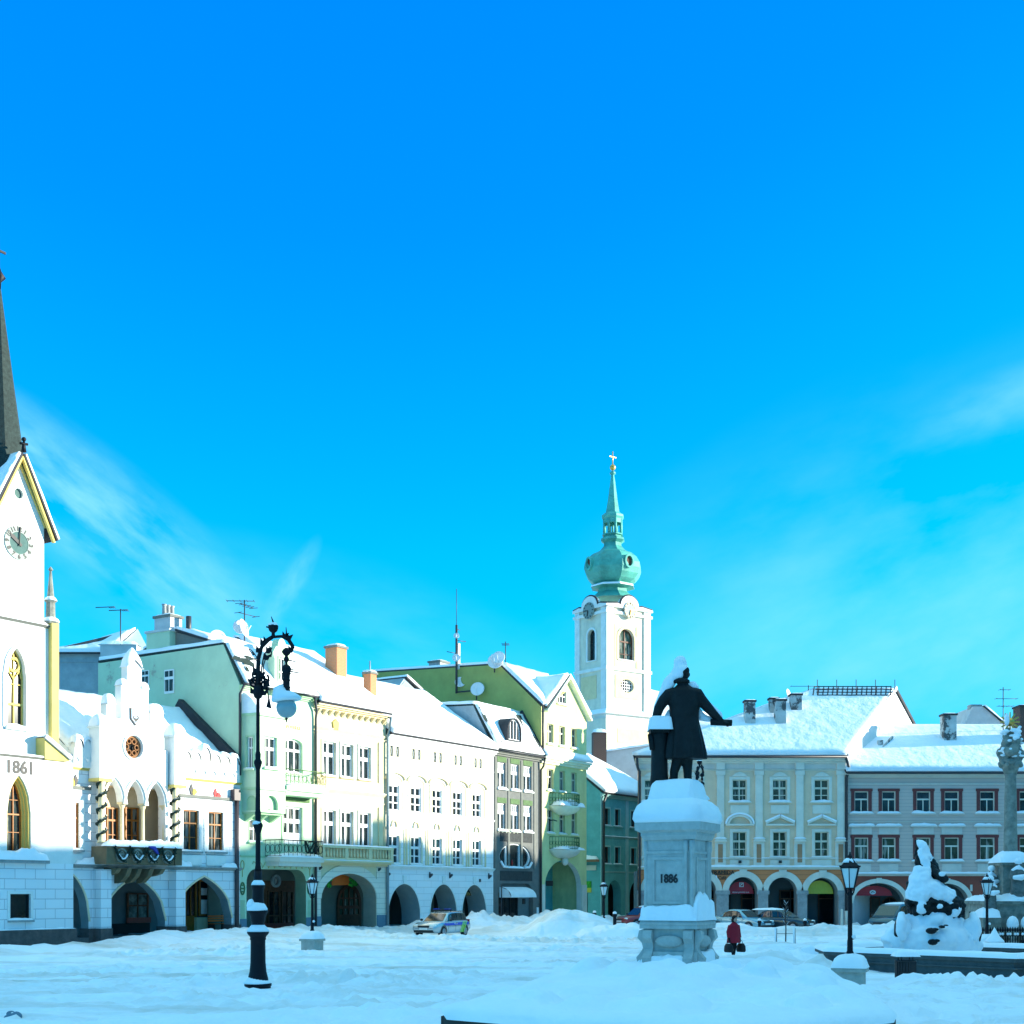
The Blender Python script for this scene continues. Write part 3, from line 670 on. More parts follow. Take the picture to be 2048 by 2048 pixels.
# ================================================================ town hall
def townhall():
    h = House('town_hall', 'white gothic town hall with stepped snow capped gable, three pointed arches and a garlanded balcony', 'town hall', LEFT, 145, y0=0.0)
    X, Z = h.x, h.z; r = h.root; w = X(480); zc = 8.45
    holes = []
    # arcade openings
    for pa, pr, py in ((139, 177, 1770), (270, 330, 1755), (408, 463, 1754)):
        xa, xr = X(pa), X(pr); z1 = Z(pa, py) if pa > 140 else 3.4
        hw = xr-xa; holes.append(shape(max(-.9, xa-hw), xr, .3, z1, 'point', 2.2))
        ol = arc(max(-.9, xa-hw), xr, z1-2.2, 2.2, 'point', 14, .09); il = arc(max(-.9, xa-hw), xr, z1-2.2, 2.2, 'point', 14, 0)
        B().band(ol, il, -.05, .01).build('arch_moulding', 'peach', r)
    # wing windows
    for (p0, p1, t, b) in ((137, 158.5, 1606, 1700), (366, 397, 1621, 1703), (416, 446, 1625, 1704)):
        x0 = X(p0) if p0 > 140 else .05
        holes.append(window(h, x0, X(p1), Z(p1, b), Z(p1, t), 'wood', 'pane2', cols=2, rows=(.68, .34), fw=.07, mw=.045, rec=.12, surround='white2', sw=.30, sp=.05, sill='stone', sillw=.2, snow=.08))
        xm = (x0+X(p1))/2
        B().box(x0-.15, X(p1)+.15, -.08, .0, Z(p1, b)-.75, Z(p1, b)-.2).build('apron_panel', 'white2', r)
    B().box(X(345), X(465), -.10, -.002, Z(400, 1594)-.08, Z(400, 1594)+.08).box(.0, X(180), -.10, -.002, Z(160, 1576)-.07, Z(160, 1576)+.08).build('label_moulding', 'greytrim', r)
    holes.append([(X(208)+.1, 4.3), (X(334)-.1, 4.3), (X(334)-.1, 7.9), (X(208)+.1, 7.9)])
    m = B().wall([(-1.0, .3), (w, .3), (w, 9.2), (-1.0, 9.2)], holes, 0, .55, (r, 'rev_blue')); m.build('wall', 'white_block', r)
    prof = [(.01, 4.2), (.01, 9.2), (4.5, 12.6), (9, 9.2), (9, 4.2)]
    shell(h, w, 9, prof, 'white', 'end_wall')
    rf = Roof(); rf.plane((0.05, .3, 9.25), (w-.05, .3, 9.25), (w-.05, 4.6, 12.7), (0.05, 4.6, 12.7), .35, 30, 14, amp=.5); rf.plane((0.05, 9, 9.25), (w-.05, 9, 9.25), (w-.05, 4.6, 12.7), (0.05, 4.6, 12.7), .3, 8, 6)
    rf.build(r, 'slate')
    B().bar((w-.12, .2, 9.9), (w-.12, 4.5, 13.3), .5, .5).build('verge', 'roofdark', r)
    arcade(h, -1.0, w, .42, 3.75, .55, 2.9, 'interiorb', ext=1.4, closed=False)
    # plinth
    m = B()
    for p0, p1 in ((178, 219), (331, 369), (463.5, 480)): m.box(X(p0)-.05, X(p1)+.03 if p1 < 479 else w+.02, -.08, .62, 0, .86)
    m.build('plinth', 'granite', r)
    # piers on the arcade
    m = B(); mm = B()
    for p0, p1 in ((202, 223), (352, 371)):
        x0, x1 = X(p0, -.55), X(p1, -.55); m.frustum(x0, x1, -.55, 0, .86, 3.72, 0, .0); mm.box(x0-.04, x1+.04, -.6, -.09, 0, .86)
    m.build('pier', 'white_block', r); mm.build('pier_base', 'granite', r)
    cornice(h, 0, w, 3.78, 3.95, .22, 'stone', 'ledge', snow=.0)
    B().pillow(.05, X(205), -.26, -.0, 3.95, .3, 14, 4, .6, 2).build('ledge_snow', 'snow', r); B().pillow(X(345), X(380), -.26, -.0, 3.95, .3, 10, 4, .6, 4).pillow(X(440), X(470), -.26, -.0, 3.95, .2, 10, 4, .6, 6).build('ledge_snow', 'snow', r)
    # parapet wings with rounded merlons
    cornice(h, 0, w, zc+.02, zc+.14, .14, 'ochre', 'cornice')
    for q, (p0, p1) in enumerate(((147, 200), (362, 479))):
        x0, x1 = X(p0, -.15) if q else .02, X(p1, -.15); L_ = x1-x0; n = 3 if q == 0 else 6
        zb = 9.55; out = [(x0, zc+.14), (x1, zc+.14), (x1, zb)]
        st = L_/n
        for k in range(n-1, -1, -1):
            hh = .75 if (q and k == 2) else .42
            xa, xb_ = x0+st*k+.06, x0+st*(k+1)-.06
            out += [(xb_+.03, zb)]+[(xa+(xb_-xa)*(.5+.5*math.cos(PI*i/8)), zb+hh*math.sin(PI*i/8)*1.0) for i in range(0, 9)]+[(xa-.03, zb)]
        out += [(x0, zb)]
        cl = []
        for p in out:
            if not cl or (abs(p[0]-cl[-1][0])+abs(p[1]-cl[-1][1])) > 1e-3: cl.append(p)
        B().prism(cl, -.15, .25).build('parapet', 'white', r)
        s = B()
        for k in range(n):
            hh = .75 if (q and k == 2) else .42; xa, xb_ = x0+st*k, x0+st*(k+1)
            rows = []
            for y_, kx in ((-.22, .0), (-.2, .7), (.05, 1), (.3, .7), (.32, 0)):
                rows.append([(xa+(xb_-xa)*i/10, y_, zb+hh*math.sqrt(max(0, 1-(2*i/10-1)**2))*(.97)+.26*kx) for i in range(11)])
            s.add([p for rr in rows for p in rr], [(j*11+i, j*11+i+1, (j+1)*11+i+1, (j+1)*11+i) for j in range(4) for i in range(10)], True)
        s.build('parapet_snow', 'snow', r)
        d = B()
        for k in range(n):
            xm = x0+st*(k+.5); d.prism([(xm-.12, zc+.62), (xm+.12, zc+.62), (xm, zc+.42)], -.22, -.152)
        d.build('corbel_table', 'white2', r)
    # central stepped gable
    yg = -.45
    def P(px, py): return (X(px, yg), Z(px, py, yg))
    L0, R0 = X(205, yg), X(336, yg)
    out = [(L0, 3.96), (R0, 3.96), (R0, Z(327, 1500, yg)), (X(327, yg), Z(327, 1500, yg)), P(327, 1424), P(300, 1424), P(300, 1446), P(297, 1446), P(297, 1377), P(283, 1377), P(283, 1338), P(268.5, 1321), P(255, 1332), P(255, 1369), P(242.5, 1369.5), P(242.5, 1437), P(231, 1437), P(231, 1407), P(213.5, 1407), P(213.5, 1500), (L0, Z(213, 1500, yg))]
    lo = []
    for a, b in ((208, 249), (250, 291), (292, 333)):
        x0, x1 = X(a, yg)+.02, X(b, yg)-.02; zs = 6.95; lo.append((x0, x1))
        B().band(arc(x0, x1, zs, 1.25, 'point', 12, .16), arc(x0, x1, zs, 1.25, 'point', 12, .04), yg-.09, yg+.01).build('arch_hood', 'white2', r)
    big = [(lo[0][0], 5.0), (lo[-1][1], 5.0)]
    for x0, x1 in reversed(lo): big += [(p[0], p[1]-(.0 if 0 < i < 14 else 0)) for i, p in enumerate(arc(x0+.06, x1-.06, 6.95, 1.2, 'point', 14))]
    lo = [big]
    rc = P(267, 1494); ros = [(rc[0]+.56*math.cos(2*PI*k/20), rc[1]+.56*math.sin(2*PI*k/20)) for k in range(20)]
    m = slab(B(), out, lo+[ros], yg, .45); m.build('gable', 'white', r)
    B().box(L0, R0, .30, .34, 3.96, 8.3).build('loggia_rear_wall', 'wooddark', r) if 0 else None
    # loggia
    lg = B(); z0 = 5.0
    lg.box(L0, R0+1.6, 1.7, 1.8, 4, 8.3).box(L0, R0+1.6, .56, 1.697, 7.9, 8.0).build('loggia_wall', 'peach', r)
    for a, b in ((213, 236), (250, 277)):
        window(h, X(a, 1.6), X(b, 1.6), 4.6, Z(b, 1616, 1.6), 'wood', 'pane2', cols=2, rows=(.72, .4), fw=.08, mw=.06, rec=.06, y=1.55, sill=None, name='balcony_door')
    c = B()
    for px in (208, 249.5, 291, 334): c.lathe([(.16, 5), (.10, 5.1), (.085, 6.72), (.13, 6.82), (.17, 6.95)], 10, (X(px, yg), yg+.2, 0)).box(X(px, yg)-.14, X(px, yg)+.14, yg+.02, yg+.42, 6.95, 7.05)
    c.build('loggia_column', 'creamtrim', r)
    # rosette
    q = B().ring(ros, [(rc[0]+(x-rc[0])*.8, rc[1]+(z-rc[1])*.8) for x, z in ros], yg+.1, yg+.25)
    for k in range(6):
        a = k*PI/3; q.ring([(rc[0]+.32*math.cos(a)+.15*math.cos(2*PI*i/10), rc[1]+.32*math.sin(a)+.15*math.sin(2*PI*i/10)) for i in range(10)], [(rc[0]+.32*math.cos(a)+.10*math.cos(2*PI*i/10), rc[1]+.32*math.sin(a)+.10*math.sin(2*PI*i/10)) for i in range(10)], yg+.12, yg+.24)
    q = q.build('rose_window', 'rosewood', r); B().add([(x, yg+.3, z) for x, z in ros], [tuple(range(20))]).build('pane', 'pane', q)
    B().ring([(rc[0]+(x-rc[0])*1.22, rc[1]+(z-rc[1])*1.22) for x, z in ros], [(rc[0]+(x-rc[0])*1.04, rc[1]+(z-rc[1])*1.04) for x, z in ros], yg-.07, yg+.01).build('rose_surround', 'white2', r)
    # shield
    sx, sz = P(269.5, 1433)
    sh = [(sx-.27, sz+.33), (sx, sz+.28), (sx+.27, sz+.33), (sx+.26, sz-.12), (sx, sz-.38), (sx-.26, sz-.12)]
    sh = sh[::-1]; e = B().prism([(sx+(x-sx)*1.2, sz+(z-sz)*1.2) for x, z in sh], yg-.06, yg-.002).build('coat_of_arms', 'black', r)
    B().prism(sh, yg-.085, yg-.062).build('field', 'shieldblue', e); B().prism([(sx-.2, sz-.1), (sx+.2, sz-.1), (sx, sz-.3)], yg-.1, yg-.082).ring([(sx+.2*math.cos(a*PI/5), sz-.05+.1*math.sin(a*PI/5)) for a in range(10)], [(sx+.12*math.cos(a*PI/5), sz-.05+.05*math.sin(a*PI/5)) for a in range(10)], yg-.1, yg-.082).build('charge', 'black', e)
    # snow on the steps
    s = B()
    for a, b, py, hh in ((213.5, 231, 1407, .5), (300, 327, 1424, .5), (242.5, 255, 1369.5, .35), (283, 297, 1377, .35)):
        s.pillow(X(a, yg)-.06, X(b, yg)+.06, yg-.08, yg+.5, Z(a, py, yg), hh, 8, 6, .15, a, 3)
    x0, x1 = X(255, yg)-.1, X(283, yg)+.1; zz = Z(268, 1334, yg)
    s.pillow(x0, x1, yg-.1, yg+.52, zz-.05, .62, 10, 6, .1, 1, 2.2, lambda u, v: .42*(1-abs(2*u-1))); s.build('gable_snow', 'snow', r)
    # turrets
    for a, b, pt, pb, sd in ((199, 222, 1442, 1541, 1), (349, 371, 1462, 1548, 2)):
        x0, x1 = X(a, -.8), X(b, -.8); zt = Z(a, pt, -.8); xm = (x0+x1)/2
        m = B().prism([(x0, 8.1), (x1, 8.1), (x1, zt-.25), (xm, zt), (x0, zt-.25)], -.8, -.05); o = m.build('turret', 'white', r)
        B().prism(shape(xm-.12, xm+.12, 8.6, zt-.6, 'point', .3), -.825, -.802).build('niche', 'peach', o)
        B().box(x0-.08, x1+.08, -.88, .0, zt-.3, zt-.22).build('turret_cornice', 'white2', o)
        B().pillow(x0-.1, x1+.1, -.9, .02, zt-.22, .65, 10, 8, .15, sd, 2.6).build('turret_snow', 'snow', o)
        B().box(x0-.04, x1+.04, -.84, -.05, 7.95, 8.1).build('turret_foot', 'ochre', o)
    # garlanded columns
    cols = []
    for px in (203, 350):
        xc = X(px, -.62); co = B().lathe([(.22, 5.0), (.16, 5.15), (.15, 7.8), (.22, 7.95)], 12, (xc, -.62, 0)).build('garland_column', 'creamtrim', r)
        path = []; n = 70
        for i in range(n): a = i*.42; path.append((xc+.21*math.cos(a), -.62+.21*math.sin(a), 5.05+2.9*i/n))
        g = B().tube(path, [.07+.03*math.sin(i*1.9) for i in range(n)], 6)
        for i in range(0, n, 1):
            p = Vector(path[i]); 
            for _ in range(2): g.bar(p, p+Vector((random.uniform(-.14, .14), random.uniform(-.14, .04), random.uniform(-.1, .1))), .03, .03)
        g.build('garland', 'evergreen', co)
        B().tube([(p[0]+(p[0]-xc)*.15, p[1]+(p[1]+.62)*.15-.01, p[2]+.07) for p in path], [.045*max(0.1, math.sin(i*.42+.7)+.1) for i in range(n)], 6).build('garland_snow', 'snow', co)
    # balcony
    yb = -1.05; x0, x1 = X(212, yb), X(362, yb); zb0, zb1 = 3.97, Z(270, 1694, yb)
    bm_ = B().box(x0, x1, yb, yb+.18, zb0, zb1).box(x0, x0+.18, yb+.183, -.0, zb0, zb1-.003).box(x1-.18, x1, yb+.183, -.0, zb0, zb1-.003).box(x0+.18, x1-.18, yb+.183, 0, zb0, zb0+.12)
    bal = bm_.build('balcony', 'balc', r)
    bp = B().box(x0-.02, x0+.45, yb-.05, yb-.002, zb0, zb1-.01).box(x1-.45, x1+.02, yb-.05, yb-.002, zb0, zb1-.01); bp.build('balcony_pier', 'balc', bal)
    t = B(); st = (x1-x0-.9)/4
    for k in range(4):
        cx_ = x0+.45+st*(k+.5); cz = (zb0+zb1)/2
        for rr in (.33,):
            t.ring([(cx_+.36*math.cos(i*PI/8), cz+.36*math.sin(i*PI/8)) for i in range(16)], [(cx_+.27*math.cos(i*PI/8), cz+.27*math.sin(i*PI/8)) for i in range(16)], yb-.06, yb-.002)
        for a in range(4):
            q = a*PI/2; t.ring([(cx_+.13*math.cos(q)+.1*math.cos(i*PI/5), cz+.13*math.sin(q)+.1*math.sin(i*PI/5)) for i in range(10)], [(cx_+.13*math.cos(q)+.05*math.cos(i*PI/5), cz+.13*math.sin(q)+.05*math.sin(i*PI/5)) for i in range(10)], yb-.05, yb-.002)
    t.build('balcony_tracery', 'columnstone', bal)
    B().pillow(x0-.1, x1+.1, yb-.12, yb+.35, zb1, .32, 40, 5, .55, 8, 5).build('balcony_snow', 'snow', bal)
    g = B(); gs = B()
    for k in range(4):
        a, b = x0+.45+st*k, x0+.45+st*(k+1); pts = [(a+(b-a)*i/14, yb-.12, zb1-.05-.62*math.sin(PI*i/14)) for i in range(15)]
        g.tube(pts, .06, 6); gs.tube([(p[0], p[1]-.02, p[2]+.06) for p in pts[3:12]], .05, 6)
        for p in pts:
            for _ in range(4): g.bar(p, Vector(p)+Vector((random.uniform(-.15, .15), random.uniform(-.12, .02), random.uniform(-.16, .12))), .03, .03)
    gl = g.build('balcony_garland', 'evergreen', bal); gs.build('garland_snow', 'snow', gl)
    B().tube([(x0+2.6*st, yb-.16, zb1+.02), (x0+2.9*st, yb-.2, zb1-.02), (x0+3.1*st, yb-.16, zb1-.2), (x0+3.25*st, yb-.15, zb1-.32)], [.05, .11, .09, .04], 6).build('ribbon', 'blue', bal)
    k = B()
    for i, px in enumerate((231, 252, 272, 296, 319)):
        xm = X(px, -.7); k.prism([(-.0, 3.78), (-1.0, 3.78), (-.8, 3.4 if i in (1, 2, 3) else 3.55), (-.4, 3.1 if i in (1, 2, 3) else 3.45), (0, 3.05 if i in (1, 2, 3) else 3.4)], xm-.13, xm+.13, 'yz')
    k.build('corbel', 'balc', bal)
    # banners
    for px, py, mt1, mt2 in ((147, 1561, 'black', 'flagyellow'), (385, 1580, 'black', 'flagyellow'), (433, 1588, 'flagred', 'flagred')):
        x, z = X(px), Z(px, py); sg = -1 if px > 200 else 1
        o = B().prism([(x, z-.30), (x+.16*sg, z-.2), (x+.24*sg, z+.05), (x+.10*sg, z+.30), (x, z+.1), (x+.06*sg, z-.1)][::sg], -.05, -.01).build('banner', mt1, r)
        B().prism([(x-.02*sg, z-.34), (x-.30*sg, z-.1), (x-.20*sg, z+.05), (x-.04*sg, z+.08), (x+.03*sg, z-.12)][::sg], -.06, -.02).build('banner_half', mt2, o)
    # things under the arcade
    yb2 = 2.8
    window(h, X(257, yb2-.2), X(299, yb2-.2), 1.1, Z(280, 1786, yb2), 'wooddark', 'poster', cols=2, rows=(.55,), fw=.08, rec=.0, y=yb2-.1, sill=None, name='shop_window')
    B().box(X(255, yb2-.2), X(302, yb2-.2), yb2-.2, yb2-.12, 1.0, 1.28).build('shop_band', 'reddull', r)
    B().box(X(225, yb2-.2), X(303, yb2-.2), yb2-.08, yb2-.01, .42, .98).build('dado', 'interiord', r)
    window(h, X(372, yb2-.2), X(395, yb2-.2), .45, 3.2, 'wood', 'pane', cols=2, rows=(.3,), fw=.09, rec=0, y=yb2-.1, sill=None, name='shop_door', door=True)
    sw_ = window(h, X(400, yb2-.2), X(420, yb2-.2), 1.3, 3.3, 'wood', 'pane', cols=1, rows=(), fw=.1, rec=0, y=yb2-.1, sill=None, name='shop_window')
    for i, zz in enumerate((2.65, 2.0, 1.6)): B().box(X(404, 2.6), X(416, 2.6), yb2-.135, yb2-.128, zz-.2, zz+.2).build('notice', 'signwhite', r)
    window(h, X(424, yb2-.2), X(450, yb2-.2), 1.3, 3.2, 'wooddark', 'poster', cols=1, rows=(), fw=.06, rec=0, y=yb2-.1, sill=None, name='shop_window')
    B().box(X(395, 2.4), X(438, 2.4), yb2-.35, yb2-.1, .43, 1.22).build('shop_base', 'cream', r)
    pipe(h, [(X(474, -.12), -.12, 8.0), (X(474, -.12), -.12, .35)], .12)
    B().box(X(466, -.2), X(478, -.2), -.32, -.02, 7.6, 8.2).build('rain_hopper', 'pipe', r)
    return h
TH = townhall()
hb = thing('bench', 'orange red bench inside the last pointed arch of the town hall', 'bench', TH.root.matrix_basis @ Vector((TH.x(440, 1.6), 1.7, .43)), LEFT.ang)
m = B()
for k in range(3): m.box(-.6, .6, -.2+.14*k, -.08+.14*k, .42, .46)
for k in range(3): m.box(-.6, .6, .22, .25, .55+.13*k, .65+.13*k)
m.build('slats', 'orange', hb)
for sx in (-.5, .5): B().box(sx-.03, sx+.03, -.2, .25, 0, .42).box(sx-.03, sx+.03, .252, .29, 0, .95).build('leg', 'plastic', hb)
def railing(mb, pts, z0, z1, n=14, r=.018, scroll=False):
    """wrought railing along a polyline"""
    P = [Vector((p[0], p[1], 0)) for p in pts]
    mb.tube([(p.x, p.y, z1) for p in P], .03, 5); mb.tube([(p.x, p.y, z0+.06) for p in P], .025, 5)
    L_ = [0]
    for a, b in zip(P, P[1:]): L_.append(L_[-1]+(b-a).length)
    for k in range(n+1):
        s = L_[-1]*k/n; i = max(j for j in range(len(L_)-1) if L_[j] <= s+1e-6); f = (s-L_[i])/max(1e-6, L_[i+1]-L_[i]); p = P[i].lerp(P[i+1], f)
        mb.tube([(p.x, p.y, z0), (p.x, p.y, z1)], r, 4)
        if scroll and k < n:
            s2 = L_[-1]*(k+.5)/n; f2 = min(1, (s2-L_[i])/max(1e-6, L_[i+1]-L_[i])); q = P[i].lerp(P[i+1], f2); d = (P[i+1]-P[i]).normalized(); rr = min(.16, L_[-1]/n*.42)
            mb.tube([(q.x+d.x*rr*math.cos(a*PI/5), q.y+d.y*rr*math.cos(a*PI/5), (z0+z1)/2+rr*1.5*math.sin(a*PI/5)) for a in range(11)], r*.9, 4)

# ================================================================ pharmacy house
def pharmacy():
    h = House('pharmacy_house', 'pale mint art nouveau house with oriel, two balconies and flaking green side wall', 'house', LEFT, 480)
    X, Z = h.x, h.z; r = h.root; w = X(628); ze = 13.95; holes = []
    # tall window and door behind the balconies
    xa, xb = X(566), X(604)
    holes.append(window(h, xa, xb, Z(585, 1545), Z(585, 1478), 'framewhite', 'pane2', 'round', .3, cols=3, rows=(.66,), fw=.08, mw=.09, surround='mint2', sw=.12, sp=.04, sill=None))
    holes.append(window(h, xa, xb, Z(585, 1688), Z(585, 1614), 'framewhite', 'pane2', 'flat', None, cols=3, rows=(.62,), fw=.1, mw=.14, surround='mint2', sw=.14, sp=.04, sill=None, name='balcony_door', door=True))
    holes.append(window(h, X(498), X(522), Z(512, 1684), Z(512, 1640), 'framewhite', 'pane2', cols=2, rows=(.6,), fw=.06, surround='mint2', sw=.08, sp=.03, sill='mint2'))
    # shop entrance under a flat basket arch
    x0, x1 = X(493), X(612); zt = Z(560, 1739)
    rr = .75; op = [(x0, .3), (x1, .3)]+[(x1-rr+rr*math.cos(a*PI/16), zt-rr+rr*math.sin(a*PI/16)) for a in range(9)]+[(x0+rr+rr*math.cos(PI/2+a*PI/16), zt-rr+rr*math.sin(PI/2+a*PI/16)) for a in range(9)]
    holes.append(op)
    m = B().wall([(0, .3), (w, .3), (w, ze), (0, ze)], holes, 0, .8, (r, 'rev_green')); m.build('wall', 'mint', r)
    B().box(0.01, x0-.003, -.03, -.002, 0, 1.15).box(x1+.003, w-.01, -.03, -.002, 0, 1.15).build('painted_base', 'bluebase', r)
    # left end wall with mansard profile
    t1 = 1.25; zf = 16.3
    prof = [(.01, 4.4), (.01, ze), (.1, ze+.2), (t1, zf), (11.5, zf-.1), (11.5, 4.4)]
    B().prism(prof, 0, .22, 'yz').build('side_wall', 'sidegreen', r)
    shell(h, w, 11.5, prof, 'mint', left=False)
    # small window high in the side wall
    for pa, pb, pt, pbm in ((330, 349, 1338, 1386), (284, 299, 1340, 1370)):
        ya, yb_ = h.y_at(pb, 0), h.y_at(pa, 0); Y = lambda t: (h.row.o+h.row.e*h.s0+h.row.k*t).y
        z0_, z1_ = EYE+(HY-pbm)*Y(ya)/FPX, EYE+(HY-pt)*Y(ya)/FPX
        f = B().box(-.06, -.003, ya, yb_, z0_, z1_).build('side_window', 'framewhite', r)
        mm = B()
        for zc_, hh in ((z0_+(z1_-z0_)*.34, .24), (z0_+(z1_-z0_)*.82, .12)):
            for k in range(2):
                yy = ya+(yb_-ya)*(.08+.46*k); mm.box(-.07, -.062, yy, yy+(yb_-ya)*.38, zc_-(z1_-z0_)*hh, zc_+(z1_-z0_)*hh)
        mm.build('pane', 'pane2', f)
    rf = Roof(); rf.plane((0, -.25, ze+.02), (w, -.25, ze+.02), (w, t1, zf), (0, t1, zf), .16, 22, 8, amp=.8)
    rf.plane((0, t1, zf), (w, t1, zf), (w, 11.5, zf-.05), (0, 11.5, zf-.05), .3, 16, 12); rf.build(r, 'slate')
    # patches where the snow has slid off the mansard
    b = B()
    for px, py, sx_, sz_ in ((482, 1322, .75, .13), (500, 1330, .9, .26), (512, 1322, .7, .12), (493, 1345, .25, .2)):
        x = X(px); zz = Z(px, py); yy = -.25+(zz-ze)/(zf-ze)*(t1+.25)
        pts = []
        for k in range(14): a = 2*PI*k/14; q = 1+.4*random.uniform(-1, 1); pts.append((x+sx_*.6*math.cos(a)*q, yy+sz_*.64*math.sin(a)*q-.30, zz+sz_*math.sin(a)*q+.19))
        b.add(pts, [tuple(range(14))])
    b.build('bare_tiles', 'slate', r)
    # raised attic behind
    x0_, x1_ = .6, w-.4; B().prism([(3.2, zf), (3.2, zf+.5), (5.6, zf+1.25), (8, zf+.4), (8, zf)], x0_, x1_, 'yz').build('attic', 'greytrim', r)
    q = Roof(); q.plane((x0_-.1, 3.0, zf+.45), (x1_, 3.0, zf+.45), (x1_, 5.6, zf+1.3), (x0_-.1, 5.6, zf+1.3), .25, 10, 6); q.plane((x0_-.1, 8.2, zf+.35), (x1_, 8.2, zf+.35), (x1_, 5.6, zf+1.3), (x0_-.1, 5.6, zf+1.3), .2, 10, 6); q.build(r, name='attic_roof')
    B().tube([(x0_+.6, 5.2, zf+1), (x0_+.6, 5.2, zf+2.2)], .16, 10).build('flue', 'pipedark', r)
    cy = (h.y_at(300, .4)+h.y_at(345, .4))/2
    chimney(h, .75, cy, zf-2, 17.55, 1.2, 1.9, 'sidegreen', 0, 'chimney', 0, 'greywall'); chimney(h, .75, cy-.2, 17.7, 18.4, .9, 1.3, 'greywall', .12, 'chimney', 3)
    # oriel
    yo = -1.05; a0, a1 = X(486, -.1), X(515, yo); b1_ = X(571, yo); zo0, zo1 = Z(540, 1640, yo), Z(540, 1432, yo)
    pl = [(a0, 0), (a1, yo), (b1_, yo), (b1_+.35, 0)]
    def face(p, q, hs, mb, z0, z1):
        d = Vector((q[0]-p[0], q[1]-p[1])); L_ = d.length; ang = math.atan2(d.y, d.x)
        mb.T = Matrix.Translation((p[0], p[1], 0)) @ Matrix.Rotation(ang, 4, 'Z'); mb.wall([(0, z0), (L_, z0), (L_, z1), (0, z1)], hs, 0, .18); mb.T = None
        return L_, ang
    m = B(); zob = Z(540, 1580, yo)
    L1 = (Vector(pl[1])-Vector(pl[0])).length; L2 = b1_-a1
    class Sub: pass
    def subwin(p, ang, *a, **k):
        e = B(); o = bpy.data.objects.new('tmp', None); COL.objects.link(o)
        hh = Sub(); hh.root = o; H_ = window(hh, *a, **k)
        T = Matrix.Translation((p[0], p[1], 0)) @ Matrix.Rotation(ang, 4, 'Z')
        for ob in list(bpy.data.objects):
            if ob.parent == o:
                for q in [ob]+[c for c in bpy.data.objects if c.parent == ob]: q.data.transform(T)
                ob.parent = r
        bpy.data.objects.remove(o); return H_
    w1 = subwin(pl[0], math.atan2(pl[1][1]-pl[0][1], pl[1][0]-pl[0][0]), L1*.33, L1*.72, Z(500, 1535, yo), Z(500, 1470, yo), 'framewhite', 'pane2', cols=2, rows=(.66,), surround='mint2', sw=.08, sp=.03, sill='mint')
    w2 = subwin(pl[1], 0, X(530, yo)-a1, X(553, yo)-a1, Z(540, 1536, yo), Z(540, 1474, yo), 'framewhite', 'pane2', cols=2, rows=(.62,), fw=.09, mw=.1, surround='mint2', sw=.09, sp=.03, sill='mint', sillw=.15)
    n_l = shape(L1*.3, L1*.95, zo0+.5, zob-.35, 'round'); n_f = shape(X(530, yo)-a1, X(556, yo)-a1, zo0+.55, zob-.3, 'round')
    face(pl[0], pl[1], [w1], m, zob, zo1); face(pl[1], pl[2], [w2], m, zob, zo1); face(pl[2], pl[3], [], m, zob, zo1)
    face(pl[0], pl[1], [n_l], m, zo0+.4, zob-.01); face(pl[1], pl[2], [n_f], m, zo0+.4, zob-.01); face(pl[2], pl[3], [], m, zo0+.4, zob-.01)
    m.build('oriel', 'mint', r)
    B().prism([(p[0]*.98+.05, p[1]*.8) for p in pl], zo0+.3, zob, 'xy').build('oriel_underside', 'mint2', r)
    c = B(); c.prism([(pl[0][0]-.05, .0), (pl[1][0]-.05, yo-.1), (pl[2][0]+.05, yo-.1), (pl[3][0]+.05, 0)], zob-.02, zob+.1, 'xy'); c.prism([(pl[0][0]-.05, .0), (pl[1][0]-.05, yo-.1), (pl[2][0]+.05, yo-.1), (pl[3][0]+.05, 0)], zo1-.06, zo1+.08, 'xy'); c.build('oriel_moulding', 'mint2', r)
    s = B().loft([[(p[0], p[1]*k0, zo1+.08+z) for p in pl] for k0, z in ((1.1, 0), (1.08, .22), (.6, .8), (.05, 1.2))], smooth=False); s.build('oriel_snow', 'snow', r)
    for i in range(3):
        xx = a1+.1+(L2-.3)*i/2; B().prism([(0, zo0-.1), (-.3, zo0+.05), (-1.0, zo0+.45), (-1.0, zo0+.6), (0, zo0+.6)], xx, xx+.2, 'yz').build('bracket', 'mint2', r)
    # ornate dormer gable
    xg0, xg1 = X(541), X(570); zg = Z(556, 1278); xm = (xg0+xg1)/2; ww = (xg1-xg0)/2
    gl = [(xm-ww, ze-.2), (xm+ww, ze-.2), (xm+ww, ze+1.8), (xm+ww*1.25, ze+2.1), (xm+ww*.8, ze+2.5), (xm+ww*.62, zg-.5)]+[(xm+ww*.55*math.cos(a*PI/8), zg-.45+.45*math.sin(a*PI/8)) for a in range(0, 9)]+[(xm-ww*.62, zg-.5), (xm-ww*.8, ze+2.5), (xm-ww*1.25, ze+2.1), (xm-ww, ze+1.8)]
    dh = window(h, xm-ww*.45, xm+ww*.45, ze+.1, ze+1.9, 'framewhite', 'paneteal', cols=2, rows=(.55,), fw=.06, rec=.1, y=-.32, surround='mint2', sw=.08, sp=.04, sill=None, name='dormer_window')
    slab(B(), gl, [dh], -.32, .5).build('dormer_gable', 'mint', r)
    # eaves, gutter
    cornice(h, -.05, X(498), ze-.25, ze, .3, 'mint2'); cornice(h, X(597), w, ze-.25, ze, .3, 'mint2'); B().tube([(-.1, -.38, ze+.05), (X(498), -.38, ze+.05)], .07, 6).tube([(X(597), -.38, ze+.05), (w, -.38, ze+.05)], .07, 6).build('gutter', 'pipedark', r)
    pipe(h, [(-.0, -.35, ze), (-.12, -.12, ze-.5), (-.12, -.12, 9.0)], .08, 'pipedark')
